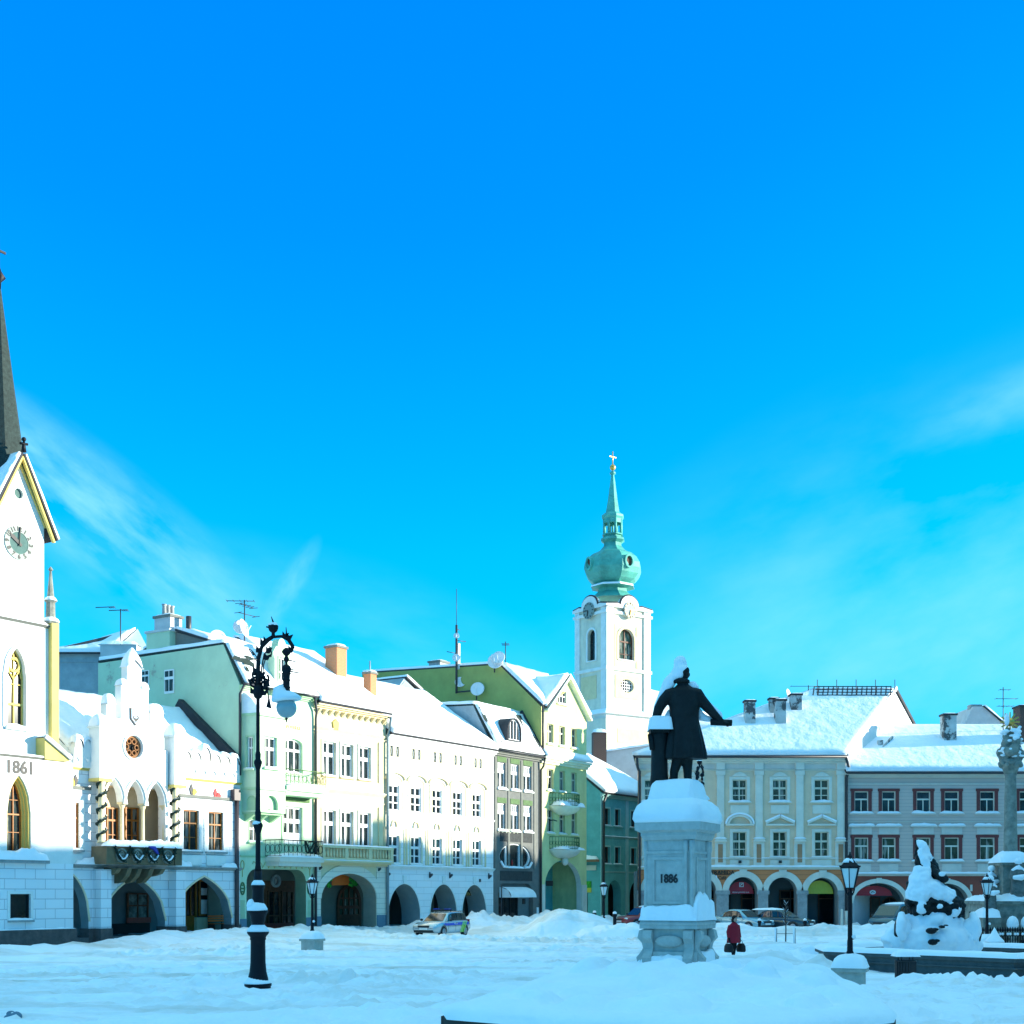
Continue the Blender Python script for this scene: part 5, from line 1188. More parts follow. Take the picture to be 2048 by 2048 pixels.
    s = side(989, 1345, -.3); B().tube([s, s+Vector((0, 0, 1.4))], .06, 6).build('dish_pole', 'pipedark', r); s = side(953, 1400, -.3); B().tube([s, s+Vector((0, 0, .8))], .06, 6).build('dish_pole', 'pipedark', r)
    s = side(882, 1338, 1.5); chimney(h, 1.2, s.y, s.z-2, s.z+.4, 1.2, 1.1, 'stone', .1)
    s = side(1011, 1325, .8); antenna(h, .8, s.y, s.z-.6, s.z+1.6, [(s.z+1.4, .5, .7, 3)])
    # glazed attic of the yard building in front of the side wall
    g = B(); A, Bq, Cq = side(795, 1377, -2.0), side(810, 1358, -2.0), side(848, 1399, -2.0)
limehouse()

def attic_light():
    h = House('skylight_attic', 'small snow covered attic with slanted glazing behind the long white roof', 'attic', LEFT, 890)
    r = h.root; y0 = 8.0
    X, Z = (lambda px: h.x(px, y0)), (lambda px, py: h.z(px, py, y0))
    a, b, c = (X(790), Z(790, 1384)), (X(809), Z(809, 1356)), (X(852), Z(852, 1402))
    bz = min(a[1], c[1])-3
    B().prism([(a[0], bz), (c[0]+1, bz), (c[0]+1, c[1]-.1), (c[0], c[1]), b, a], y0, y0+5).build('wall', 'bluewall', r)
    g = B().prism([(a[0]+.1, a[1]-.5), (c[0], c[1]-.3), (c[0]-.2, c[1]), (b[0], b[1]-.2), (a[0]+.1, a[1]-.05)], y0-.04, y0-.005).build('glazing', 'bluesnowglass', r)
    m = B()
    for k in range(4): xx = a[0]+(c[0]-a[0])*(.2+.2*k); m.box(xx-.04, xx+.04, y0-.07, y0-.042, a[1]-.5, a[1]+.6-.25*k)
    m.build('glazing_bar', 'framewhite', g)
    rf = Roof(); rf.plane((c[0]+3.5, y0-.2, c[1]-1.2), (c[0]+3.5, y0+5, c[1]-1.2), (b[0], y0+5, b[1]), (b[0], y0-.2, b[1]), .25, 14, 8, amp=.4); rf.build(r)
attic_light()

# ================================================================ teal corner house
def tealhouse():
    o = Vector((7.86, 118.0)); row = Row(o, R(57.3))
    h = House('teal_house', 'shaded teal corner house with dark shop arches and snowy hipped roof', 'house', row, 1203)
    X, Z = h.x, h.z; r = h.root; L_ = 12.0; D = 10; ze = 11.3; holes = []
    for z0, z1 in ((8.55, 10.05), (5.15, 6.65)):
        for a, b in ((1208.5, 1219.5), (1229.5, 1240), (1261.5, 1272), (1281, 1291)):
            holes.append(window(h, X(a), X(b), z0, z1, 'wooddark', 'paneteal', cols=1, rows=(), fw=.06, rec=.25, surround='tealtrim', sw=.12, sp=.04, sill='tealtrim', sillw=.3, snow=.07))
    for a, b in ((1216, 1242), (1259, 1290)): holes.append(shape(X(a), X(b), 0.05, 3.7, 'round', None, 14))
    B().wall([(0, 0), (L_, 0), (L_, ze), (0, ze)], holes, 0, .8).build('wall', 'teal', r)
    lh = []
    B().box(-.2, -.003, .0, D, 0, ze).build('end_wall', 'teal', r); B().box(0, L_, D, D+.2, 0, ze).build('rear_wall', 'teal', r)
    cornice(h, -.2, L_, 7.45, 7.6, .1, 'tealtrim', 'string_course', snow=.06); cornice(h, -.2, L_, ze-.35, ze, .35, 'tealtrim'); cornice(h, -.2, L_, 4.35, 4.5, .08, 'tealtrim', 'string_course')
    B().box(X(1250), X(1256), -.07, -.002, 0, ze-.4).box(-.2, X(1205), -.09, -.003, 0, ze-.4).build('pilaster', 'tealtrim', r)
    rf = Roof(); e = .4; zr = 15.4; rx0, rx1 = -2, 6.0
    rf.plane((-.3, -e, ze), (L_+.2, -e, ze), (rx1, D/2, zr), (-.3, D/2, zr), .32, 22, 12); rf.plane((-.3, D+e, ze), (L_+.2, D+e, ze), (rx1, D/2, zr), (-.3, D/2, zr), .3, 10, 8)
    rf.plane((L_+.2, -e, ze), (L_+.2, D+e, ze), (rx1, D/2, zr), (rx1, D/2-.01, zr), .3, 8, 8); rf.build(r)
    B().prism([(-.2, ze), (D/2, zr), (D, ze)], -.2, 0, 'yz').build('end_gable', 'teal', r)
    B().tube([(-.4, -.45, ze+.03), (L_, -.45, ze+.03)], .08, 6).build('gutter', 'pipedark', r); pipe(h, [(.25, -.42, ze), (-.0, -.25, ze-.7), (.0, -.2, 0.1)], .11, 'pipedark')
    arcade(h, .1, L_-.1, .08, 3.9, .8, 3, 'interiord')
    # shop signs on the end wall
    q = B().pillow(-.9, -.2, .1, 2.2, 5.5, .35, 6, 10, .3, 2).build('porch_snow', 'snow', r); B().box(-.8, -.203, .1, 2.2, 5.3, 5.5).build('porch', 'brown', r)
    B().box(-.3, -.203, .4, 2.2, 4.55, 5.0).build('fascia_sign', 'bluewhite', r); B().box(-.28, -.203, .9, 2.2, 2.6, 3.0).build('shop_sign', 'yellow', r); B().box(-.27, -.203, .9, 2.2, 3.0, 3.6).build('green_sign', 'leaf', r)
    B().box(-.26, -.203, 1.3, 2.3, .1, 2.55).build('shop_door', 'wooddark', r)
tealhouse()

# ================================================================ houses standing behind
def plainhouse(name, label, loc, rz, w, D, ze, zr, wall, gable=None, ridge='x', hs=.25):
    t = thing(name, label, 'house', loc, rz); 
    B().box(0, w, 0, D, 0, ze).build('wall', wall, t); rf = Roof()
    if ridge == 'x':
        B().prism([(0.01, ze), (D/2, zr), (D-.01, ze)], .01, .2, 'yz').prism([(0.01, ze), (D/2, zr), (D-.01, ze)], w-.2, w-.01, 'yz').build('gable', gable or wall, t)
        rf.plane((-.2, -.3, ze), (w+.2, -.3, ze), (w+.2, D/2, zr), (-.2, D/2, zr), hs, 16, 8); rf.plane((-.2, D+.3, ze), (w+.2, D+.3, ze), (w+.2, D/2, zr), (-.2, D/2, zr), hs, 16, 8)
    else:
        B().prism([(0.01, ze), (w/2, zr), (w-.01, ze)], .01, .2).prism([(0.01, ze), (w/2, zr), (w-.01, ze)], D-.2, D-.01).build('gable', gable or wall, t)
        rf.plane((-.3, -.2, ze), (-.3, D+.2, ze), (w/2, D+.2, zr), (w/2, -.2, zr), hs, 16, 8); rf.plane((w+.3, -.2, ze), (w+.3, D+.2, ze), (w/2, D+.2, zr), (w/2, -.2, zr), hs, 16, 8)
    rf.build(t); return t
def behind():
    # long blue grey yard building between tower and pharmacy, white gable to the right
    p0, p1 = at(90, 1380, 92), at(303, 1400, 92); zt = at(150, 1310, 92).z
    t = thing('rear_house', 'blue grey rear house with long snowy roof and sunlit white gable behind the town hall', 'house', (p0.x, 92, 0), 0)
    L_ = p1.x-p0.x; zr = at(268, 1259, 96).z; D = 9
    B().box(0, L_, 0, D, 0, zt).box(0, L_, -.06, -.003, zt-.5, zt+.1).build('wall', 'bluewall', t)
    ga = at(222, 1306, 91.9).x-p0.x
    B().prism([(.3, zt), (D/2, zr), (D, zt)], L_-.2, L_+.0, 'yz').build('gable', 'white', t)
    rf = Roof(); a, b = (-.2, -.4, zt), (ga, -.4, zt)
    rf.plane(a, b, (L_-2.3, D/2, zr), (-.2, D/2, zr-1.6), .25, 18, 10); rf.build(t)
    B().add([(ga, -.4, zt), (L_+.1, -.3, zt-.1), (L_-2.2, D/2, zr+.15)], [(0, 1, 2)]).build('front_gable', 'white', t)
    c = at(213, 1282, 91); hh = c.x-p0.x
    B().box(hh-.45, hh+2.0, -.9, .1, zt-1.5, zt+.55).build('chimney', 'greywall', t); B().pillow(hh-.6, hh+2.1, -1, .2, zt+.55, .3, 10, 5).build('chimney_snow', 'snow', t)
    q = at(241, 1285, 91.5); m = B().tube([(q.x-p0.x, -.5, zt), (q.x-p0.x, -.5, at(241, 1218, 91.5).z)], .04, 5)
    for z, l0, l1 in ((at(0, 1221, 91.5).z, -.8, .5), (at(0, 1215, 91.5).z, -1.7, -.4)):
        m.tube([(q.x-p0.x+l0, -.5, z), (q.x-p0.x+l1, -.5, z+.05)], .03, 4)
        for k in range(4): xx = q.x-p0.x+l1-.12*k; m.tube([(xx, -.75, z), (xx, -.25, z)], .025, 4)
    m.build('aerial', 'plastic', t)
    # grey yard wall left of the sacred tower
    p0 = at(1188, 1500, 134)
    t = thing('grey_rear_house', 'plain grey fire wall topped with snow between teal roof and yellow house', 'house', (p0.x, 134, 0), R(6))
    w = at(1330, 1490, 134).x-p0.x; za, zb = at(1195, 1507, 134).z, at(1304, 1487, 135).z
    B().prism([(0, 0), (w, 0), (w, zb), (0, za)], 0, 5).build('wall', 'greywall', t)
    B().sheet((0, -.15, za), (w, -.15, zb), (w, 5, zb), (0, 5, za), .25, 16, 6).build('roof_snow', 'snow', t)
    p = at(1191, 1490, 133); B().box(p.x-p0.x-.65, p.x-p0.x+.65, -3, -1.9, 9, at(0, 1467, 132).z).build('chimney', 'brickdark', t); B().pillow(p.x-p0.x-.7, p.x-p0.x+.7, -3.1, -1.8, at(0, 1467, 132).z, .35, 8, 6).build('chimney_snow', 'snow', t)
    # far gable house over the right roofs
    p0, p1 = at(1925, 1456, 150), at(2016, 1456, 150)
    t = thing('distant_gable_house', 'small grey gable house with stub chimney far behind the right hand roofs', 'house', (p0.x, 150, 0), R(0))
    w = p1.x-p0.x; z0, z1 = p0.z-6, at(0, 1413, 150).z; xm = at(1955, 0, 150).x-p0.x
    B().prism([(0, 0), (w, 0), (w, p0.z), (xm+.6, z1), (xm-.5, z1), (0, p0.z-.2)], 0, 8).build('gable', 'greywall', t)
    B().box(xm-.6, xm+.7, .5, 1.6, z1-1, z1+.3).build('chimney', 'stone', t); rf = Roof(); rf.plane((w+.2, -.2, p0.z-.1), (w+.2, 8, p0.z-.1), (xm+.6, 8, z1), (xm+.6, -.2, z1), .25, 8, 6); rf.build(t)
    B().pillow(-3.2, 2.0, -.6, 2.5, p0.z-.2, .3, 10, 6).build('ledge_snow', 'snow', t)
behind()
plainhouse('rear_house', 'unseen sand coloured house added behind the yellow house to shade the teal house', (16.2, 118.3, 0), 0, 31, 13, 11.5, 15.3, 'sand')  # added blocker, hidden by the yellow house, keeps sun off the teal walls

# ================================================================ baroque church
def baroque():
    Y0 = 150.0; c0 = at(1213, 1430, Y0); a = R(37)
    t = thing('baroque_church', 'cream baroque church tower with green copper onion dome, gilded ball and snowy nave', 'church', (c0.x, Y0, 0), a)
    # local: front face along +x from the corner (0,0); side face along +y going back left
    k = Y0/FPX; Wf = 85*k/math.cos(a)*1.05; Z = lambda py: EYE+(HY-py)*k
    h = Sub = type('S', (), {})(); h.root = t
    Wx = Wf; Wy = Wf
    def xf(px):      # along the front face
        u = (px-CX)/FPX; e = Vector((math.cos(a), math.sin(a))); return (u*Y0-c0.x)/(e.x-u*e.y)
    def ys(px):
        u = (px-CX)/FPX; e = Vector((-math.sin(a), math.cos(a))); return (u*Y0-c0.x)/(e.x-u*e.y)
    Wx, Wy = xf(1298), ys(1153)
    zb, z1, z2, z3 = Z(1500)-20, Z(1432), Z(1335), Z(1212)
    hol = [window(h, xf(1237), xf(1268), Z(1315), Z(1252), 'wooddark', 'pane3', 'round', None, cols=2, rows=(.6, .2), fw=.12, mw=.1, rec=.35, surround='creamtrim', sw=.3, sp=.1, sill='white', snow=.1)]
    ov = [( (xf(1254))+1.0*math.cos(i*PI/10), Z(1367)+.75*math.sin(i*PI/10)) for i in range(20)]
    hol.append(ov)
    m = B().wall([(0, z1), (Wx, z1), (Wx, z3), (0, z3)], hol, 0, .5)
    # left face built in its own frame
    T = Matrix(((0, 1, 0, 0), (-1, 0, 0, Wy), (0, 0, 1, 0), (0, 0, 0, 1)))   # x along -y ... maps (x,y,z)->(y, Wy-x, z)
    m2 = B(); sx0, sx1 = Wy-ys(1176), Wy-ys(1191); lh = shape(sx0, sx1, Z(1315), Z(1252), 'round')
    m2.wall([(0, z1), (Wy, z1), (Wy, z3), (0, z3)], [lh], 0, .4); m2.v = [tuple(T @ Vector(v)) for v in m2.v]
    m.add(m2.v, m2.f); m.box(.1, Wx, Wy-.1, Wy, z1, z3).box(Wx-.1, Wx, .1, Wy-.1, z1, z3); m.box(.1, Wx-.1, .1, Wy-.1, z3-.3, z3-.1)
    m.build('tower_wall', 'towercream', t)
    g = B().add([(lh[i][0], .35, lh[i][1]) for i in range(len(lh))], [tuple(range(len(lh)))]); g.v = [tuple(T @ Vector(v)) for v in g.v]; g.build('belfry_opening', 'pane', t)
    q = B().ring(shape(sx0-.25, sx1+.25, Z(1317), Z(1248), 'round'), lh, -.1, .01); q.v = [tuple(T @ Vector(v)) for v in q.v]; q.build('opening_surround', 'white2', t)
    B().prism(ov, .3, .32).build('oval_window', 'pane', t)
    lt = B()
    for i in range(6): xx = xf(1254)-.85+.34*i; lt.box(xx-.03, xx+.03, .2, .28, Z(1367)-.7, Z(1367)+.7)
    for i in range(4): zz = Z(1367)-.5+.33*i; lt.box(xf(1254)-.95, xf(1254)+.95, .19, .205, zz-.03, zz+.03)
    lt.build('window_grille', 'framewhite', t)
    # coloured panels, pilaster strips
    B().box(xf(1229), xf(1280), -.05, -.002, Z(1393), Z(1345)).build('panel', 'creamtrim', t) if 0 else None
    pn = B().wall([(xf(1230), Z(1393)), (xf(1281), Z(1393)), (xf(1281), Z(1346)), (xf(1230), Z(1346))], [ov], -.06, .05); pn.box(xf(1228), xf(1234), -.06, -.002, Z(1330), Z(1245)).box(xf(1272), xf(1278), -.06, -.002, Z(1330), Z(1245)); pn.build('front_panel', 'panelcream', t)
    q = B().box(Wy-ys(1163), Wy-ys(1193), -.06, -.002, Z(1393), Z(1346)); q.v = [tuple(T @ Vector(v)) for v in q.v]; q.build('side_panel', 'panelcream', t)
    pl = B()
    for x0, x1 in ((-.12, .9), (Wx-.9, Wx+.12)): pl.box(x0, x1, -.16, -.003, z1, z3)
    q = B()
    for x0, x1 in ((-.12, .7), (Wy-.8, Wy+.0)): q.box(x0, x1, -.16, -.003, z1, z3)
    q.v = [tuple(T @ Vector(v)) for v in q.v]; pl.add(q.v, q.f); pl.build('pilaster', 'white2', t)
    for zz, pr, hh in ((z1, .35, .5), (z2, .25, .35), (Z(1222), .3, .3)):
        B().box(-pr, Wx+pr, -pr, Wy+pr, zz-hh/2, zz+hh/2).build('cornice', 'white2', t)
    # lower stage
    lo = .7; B().box(-lo, Wx+lo, -lo, Wy+lo, 0, z1-.25).build('lower_stage', 'towercream', t); B().box(xf(1226), xf(1290), -lo-.05, -lo-.002, Z(1485), Z(1456)).build('lower_panel', 'panelcream', t)
    B().frustum(-lo-.2, Wx+lo+.2, -lo-.2, Wy+lo+.2, z1+.25, z1+.9, .8, .8).build('ledge_snow', 'snow', t)
    # curved pediments over the clocks
    for s in (0, 1):
        W_ = Wx if s == 0 else Wy; xm = W_/2; rr = 1.35
        P = [(-.3, z3), (W_+.3, z3), (W_+.3, z3+.25), (xm+rr+.5, z3+.45)]+[(xm+rr*math.cos(i*PI/12), z3+.35+rr*.85*math.sin(i*PI/12)) for i in range(13)]+[(xm-rr-.5, z3+.45), (-.3, z3+.25)]
        q = B().prism(P, -.35, .3); 
        e = B().bar((0, 0, 0), (0, 0, .001), .001, .001); e = B(); path = [(x, -.2, z+.06) for x, z in P[2:]]; e.tube(path, .13, 6)
        d = B(); n = 24; R0 = .95; cz = z3-.15
        d.prism([(xm+R0*math.cos(i*2*PI/n), cz+R0*math.sin(i*2*PI/n)) for i in range(n)], -.46, -.352)
        hn = B()
        for i in range(12): an = i*PI/6; hn.bar((xm+.68*math.cos(an), -.5, cz+.68*math.sin(an)), (xm+.86*math.cos(an), -.5, cz+.86*math.sin(an)), .03, .09)
        hm = B().bar((xm, -.51, cz), (xm+(.65 if s == 0 else -.65), -.51, cz+.05), .03, .1).bar((xm, -.51, cz), (xm-.15, -.51, cz-.6), .03, .12)
        for o in (q, e, d, hn, hm):
            if s: o.v = [tuple(T @ Vector(v)) for v in o.v]
        pd = q.build('clock_pediment', 'white', t); e.build('pediment_edge', 'roofdark', pd); cl = d.build('clock', 'clockface' if s == 0 else 'clockface', t); hn.build('dial_markings', 'black' if s else 'gold', cl); hm.build('clock_hands', 'black' if s else 'gold', cl)
    # onion dome, lantern, spire
    cx_, cy_ = Wx/2, Wy/2; ct = Vector((cx_, cy_))
    cw = Vector((c0.x, Y0))+Vector((math.cos(a)*cx_-math.sin(a)*cy_, math.sin(a)*cx_+math.cos(a)*cy_)); kk = cw.y/FPX; Zc = lambda py: EYE+(HY-py)*kk
    ph = PI/8
    on = B().lathe([(44*kk*1.05, Zc(1200)), (42*kk, Zc(1196)), (31*kk, Zc(1186)), (30*kk, Zc(1179)), (45*kk, Zc(1176)), (42*kk, Zc(1171)), (38*kk, Zc(1169)), (48*kk, Zc(1163)), (56*kk, Zc(1153)), (60*kk, Zc(1142)), (59*kk, Zc(1131)), (52*kk, Zc(1119)), (41*kk, Zc(1110)), (31*kk, Zc(1105.5)), (27*kk, Zc(1103)), (19*kk, Zc(1094)), (18*kk, Zc(1087)), (25*kk, Zc(1082)), (24*kk, Zc(1078)), (19*kk, Zc(1076)), (18*kk, Zc(1072))], 8, (cx_, cy_, 0), smooth=False, phase=ph)
    on = on.build('onion_dome', 'copper', t)
    B().lathe([(45.5*kk, Zc(1176.5)), (45*kk, Zc(1173.5)), (38.4*kk, Zc(1169.5))], 8, (cx_, cy_, 0), False, ph, False).lathe([(27.4*kk, Zc(1103.5)), (31.6*kk, Zc(1106)), (34*kk, Zc(1107.5))], 8, (cx_, cy_, 0), False, ph, False).build('dome_snow', 'snow', on)
    for an in (-PI/2-.12, PI-.12):
        d = Vector((math.cos(an), math.sin(an), 0)); p = Vector((cx_, cy_, Zc(1134)))+d*58*kk*.93; e = B(); e.T = Matrix.Translation(p) @ Matrix.Rotation(an+PI/2, 4, 'Z')
        e.ring([(.62*math.cos(i*PI/8), .8*math.sin(i*PI/8)) for i in range(16)], [(.42*math.cos(i*PI/8), .58*math.sin(i*PI/8)) for i in range(16)], -.3, .4); q = e.build('dome_window', 'copper', on)
        e = B(); e.T = Matrix.Translation(p) @ Matrix.Rotation(an+PI/2, 4, 'Z'); e.prism([(.42*math.cos(i*PI/8), .58*math.sin(i*PI/8)) for i in range(16)], -.1, .0).build('pane', 'wooddark', q)
    ln = B().lathe([(22*kk, Zc(1072)), (21*kk, Zc(1069)), (17*kk, Zc(1068))], 8, (cx_, cy_, 0), False, ph)
    for i in range(8):
        an = ph+i*PI/4; p = (cx_+18*kk*math.cos(an), cy_+18*kk*math.sin(an)); ln.tube([(p[0], p[1], Zc(1068)), (p[0], p[1], Zc(1040))], .15, 6)
    ln.lathe([(20*kk, Zc(1043)), (20*kk, Zc(1040)), (23*kk, Zc(1036)), (23*kk, Zc(1032)), (20*kk, Zc(1030))], 8, (cx_, cy_, 0), False, ph)
    for i in range(8):
        a0, a1 = ph+i*PI/4, ph+(i+1)*PI/4; p, q = Vector((cx_+18*kk*math.cos(a0), cy_+18*kk*math.sin(a0), Zc(1045))), Vector((cx_+18*kk*math.cos(a1), cy_+18*kk*math.sin(a1), Zc(1045)))
        ln.bar(p, q, .2, .35)
    ln.tube([(cx_, cy_, Zc(1068)), (cx_, cy_, Zc(1040))], .12, 6); ln.build('lantern', 'copper', on)
    B().lathe([(20*kk, Zc(1030)), (14.5*kk, Zc(1026)), (10*kk, Zc(1000)), (5*kk, Zc(962)), (3*kk, Zc(950)), (6*kk, Zc(948)), (6*kk, Zc(945)), (2*kk, Zc(942))], 8, (cx_, cy_, 0), False, ph).build('spire', 'copper', on)
    B().ball((cx_, cy_, Zc(935)), 6*kk, 14).build('gilded_ball', 'gold', on)
    B().tube([(cx_, cy_, Zc(930)), (cx_, cy_, Zc(903))], .06, 6).bar((cx_-.5, cy_, Zc(914)), (cx_+.5, cy_, Zc(914)), .08, .1).build('cross', 'gold', on)
    # nave
    n0, n1 = at(1285, 1500, 158), at(1452, 1462, 158); inv = t.matrix_basis.inverted()
    nv = B(); zt = at(0, 1461, 158).z; P0 = inv @ Vector((n0.x, 158, 0)); P1 = inv @ Vector((n1.x, 158, 0))
    T2 = Matrix.Rotation(-a, 4, 'Z'); 
    def W(x, y, z): return tuple(inv @ Vector((x, y, z)))
    bx = [(n0.x, 158), (n1.x, 158), (n1.x, 174), (n0.x, 174)]
    nv.add([W(x, y, 0) for x, y in bx]+[W(x, y, zt) for x, y in bx], [(0, 1, 5, 4), (1, 2, 6, 5), (2, 3, 7, 6), (3, 0, 4, 7)]); nv.build('nave_wall', 'cream', t)
    rf = Roof(); zr = at(1300, 1372, 166).z; xr = at(1345, 0, 166).x
    rf.plane(W(n0.x-1, 157.4, zt), W(n1.x+.6, 157.4, zt), W(xr, 166, zr-1.4), W(n0.x-1, 166, zr), .35, 14, 8); rf.plane(W(n1.x+.6, 157.4, zt), W(n1.x+.6, 174.6, zt), W(xr, 166, zr-1.4), W(xr, 165.98, zr-1.4), .3, 8, 8)
    rf.build(t, name='nave_roof'); B().add([W(n0.x-1, 157.3, zt-.7), W(n1.x+.5, 157.3, zt-.7), W(n1.x+.5, 157.3, zt-.1), W(n0.x-1, 157.3, zt-.1)], [(0, 1, 2, 3)]).build('nave_cornice', 'white2', t)
baroque()
# ================================================================ yellow house closing the square
def yellowhouse():
    h = House('yellow_house', 'pale yellow baroque house with pilasters, brown arcade and a sunlit gable end', 'house', FAR, 1276)
    X, Z = h.x, h.z; r = h.root; w = X(1690); ze = 12.95; holes = []
    cols = [1303, 1388, 1479, 1559.5, 1643]
    for i, px in enumerate(cols):
        x0, x1 = X(px)-.55, X(px)+.55
        holes.append(window(h, x0, x1, 9.55, 11.25, 'frametan', 'pane3', cols=2, rows=(.62, .3), fw=.07, mw=.09, rec=.16, surround='bluewhite', sw=.24, sp=.06, sill='bluewhite', sillw=.35, snow=.14))
        B().prism([(X(px)-.62, 11.5), (X(px)+.62, 11.5), (X(px)+.35, 11.72), (X(px), 11.85), (X(px)-.35, 11.72)], -.12, -.003).build('window_crest', 'bluewhite', r)
        B().box(x0-.15, x1+.15, -.06, -.002, 8.65, 9.3).build('apron_panel', 'bluewhite', r)
        holes.append(window(h, x0+.02, x1-.02, 5.35, 7.25, 'frametan', 'pane3', cols=2, rows=(.62, .3), fw=.07, mw=.09, rec=.16, surround='bluewhite', sw=.22, sp=.06, sill='bluewhite', sillw=.3, snow=.05))
        xm = X(px)
        if i in (2, 4, 1) and i != 4 or i == 0:
            p = B().band(arc(xm-.95, xm+.95, 7.85, .72, 'round', 14, .0), arc(xm-.95, xm+.95, 7.85, .72, 'round', 14, -.16), -.24, .01)
            p.box(xm-1.1, xm+1.1, -.26, -.002, 7.72, 7.86); p = p.build('arched_pediment', 'bluewhite', r)
            B().band(arc(xm-.98, xm+.98, 7.87, .72, 'round', 14, .14), arc(xm-.98, xm+.98, 7.87, .72, 'round', 14, .002), -.26, -.02).build('pediment_snow', 'snow', p)
        else:
            p = B().bar((xm-1.1, -.13, 7.92), (xm, -.13, 8.42), .26, .16).bar((xm+1.1, -.13, 7.92), (xm, -.13, 8.42), .26, .16); p.box(xm-1.1, xm+1.1, -.24, -.002, 7.72, 7.86); p = p.build('triangular_pediment', 'bluewhite', r)
            B().bar((xm-1.12, -.14, 8.05), (xm+.03, -.14, 8.56), .26, .12).bar((xm+1.12, -.14, 8.05), (xm-.03, -.14, 8.56), .26, .12).build('pediment_snow', 'snow', p)
        B().box(x0-.2, x1+.2, -.06, -.002, 4.62, 5.1).build('apron_panel', 'bluewhite', r)
    arches = [(1293, 1350), (1375, 1432), (1457, 1515), (1536, 1594), (1614, 1676)]
    for i, (a, b) in enumerate(arches):
        x0, x1 = X(a), X(b); R_ = (x1-x0)/2; z1 = 3.85-.03*i; holes.append(shape(x0, x1, 0.02, z1, 'round', R_*1.02, 18)); zs = z1-R_*1.02
        q = B().band(arc(x0, x1, zs, R_*1.02, 'round', 20, .48), arc(x0, x1, zs, R_*1.02, 'round', 20, .0), -.10, .02)
        q.prism([((x0+x1)/2-.22, z1+.1), ((x0+x1)/2+.22, z1+.1), ((x0+x1)/2+.3, z1+.58), ((x0+x1)/2-.3, z1+.58)], -.16, -.102); q.build('archivolt', 'bluewhite', r)
    st = B(); edges = [0]+[v for a in arches for v in (X(a[0]), X(a[1]))]+[w]
    B().wall([(0, 0), (w, 0), (w, 4.35), (0, 4.35)], [q for q in holes if q[0][1] < 1], 0, 1.2, (r, 'rev_grey')).build('arcade_wall', 'brownblock', r)
    B().wall([(0, 4.353), (w, 4.353), (w, ze-.3), (0, ze-.3)], [q for q in holes if q[0][1] > 1], 0, .3).build('wall', 'sand', r)
    for k in range(0, len(edges), 2):
        st.box(edges[k]+.01, edges[k+1]-.01, -.14, 1.15, 0, 2.45).box(edges[k]-.08, edges[k+1]+.08, -.2, -.142, 2.45, 2.75)
    st.build('pier', 'stone', r)
    # pilasters
    pl = B()
    for px in (1346, 1440.5, 1517.5, 1599, 1681):
        x = X(px); pl.box(x-.28, x+.28, -.14, -.003, 6.75, 11.6).box(x-.36, x+.36, -.2, -.003, 11.6, 11.95).box(x-.33, x+.33, -.2, -.003, 12.0, 12.5).frustum(x-.5, x+.5, -.32, -.003, 6.5, 6.75, .16, .05)
        q = B().box(x-.42, x+.42, -.10, -.003, 4.7, 6.5).build('pedestal', 'bluewhite', r); B().box(x-.18, x+.18, -.13, -.102, 4.9, 6.3).build('panel', 'brown', q)
        B().pillow(x-.5, x+.5, -.33, -.05, 6.72, .12, 6, 3, .3, px).build('pedestal_snow', 'snow', q)
    pl.build('pilaster', 'bluewhite', r)
    cornice(h, 0, w, 11.95, 12.05, .08, 'bluewhite', 'architrave')
    cornice(h, -.2, w+.05, ze-.45, ze-.05, .5, 'bluewhite'); B().box(0, w, -.04, -.002, 12.08, 12.5).build('frieze', 'pinktrim', r)
    cornice(h, 0, w, 8.42, 8.55, .10, 'bluewhite', 'string_course', snow=.08) if 0 else None
    for a, b in ((1358, 1428), (1452, 1508), (1528, 1590), (1609, 1672)):
        for q0, q1 in ((a, a+16), (b-16, b)): pass
    cornice(h, 0, w, 5.12, 5.22, .12, 'bluewhite', 'string_course', snow=.06)
    cornice(h, 0, w, 4.36, 4.56, .3, 'bluewhite', 'ledge', snow=.14)
    B().tube([(-.2, -.62, ze), (w, -.62, ze)], .09, 6).build('gutter', 'pipedark', r)
    pipe(h, [(-.15, -.6, ze), (-.05, -.3, ze-.8), (.1, -.25, ze-1.1), (.1, -.25, 0)], .1, 'pipedark'); pipe(h, [(w-.05, -.6, ze-.1), (w+.2, -.5, ze-.9), (w+.05, -.22, ze-1.6), (w+.05, -.22, 0.1)], .11, 'pipedark')
    B().tube([(w+.05, -.25, .1), (w+.05, -.25, 1.2)], .14, 8).build('downpipe_foot', 'bluewhite', r)
    # roof with hip on the left, skewed sunlit gable on the right
    O = h.root.location; pk = at(1790, 1383, 110); PK = (pk.x-O.x, 7.0, pk.z); HL = (at(1632, 1400, 110).x-O.x, 7.0, pk.z)
    BR = (2*PK[0]-w+.0, 14.0, ze)
    rf = Roof(); e = .55
    rf.plane((-.4, -e, ze), (w, -e, ze), PK, HL, .34, 40, 20, amp=.07); rf.plane((1.4, 14.4, ze), BR, PK, HL, .3, 16, 8); rf.plane((-.4, -e, ze), (1.4, 14.4, ze), HL, (HL[0], HL[1]+.01, HL[2]), .32, 14, 14, amp=.1)
    rf.build(r)
    B().add([(0, .31, 0), (1.7, 14, 0), (1.7, 14, ze), (0, .31, ze)], [(0, 1, 2, 3)]).build('side_wall', 'sand', r)
    g = B().add([(w, 0, 0), (w, -.02, ze), PK, BR, (BR[0], BR[1], 0)], [(0, 4, 3, 2, 1)]); g.build('gable_end', 'white', r)
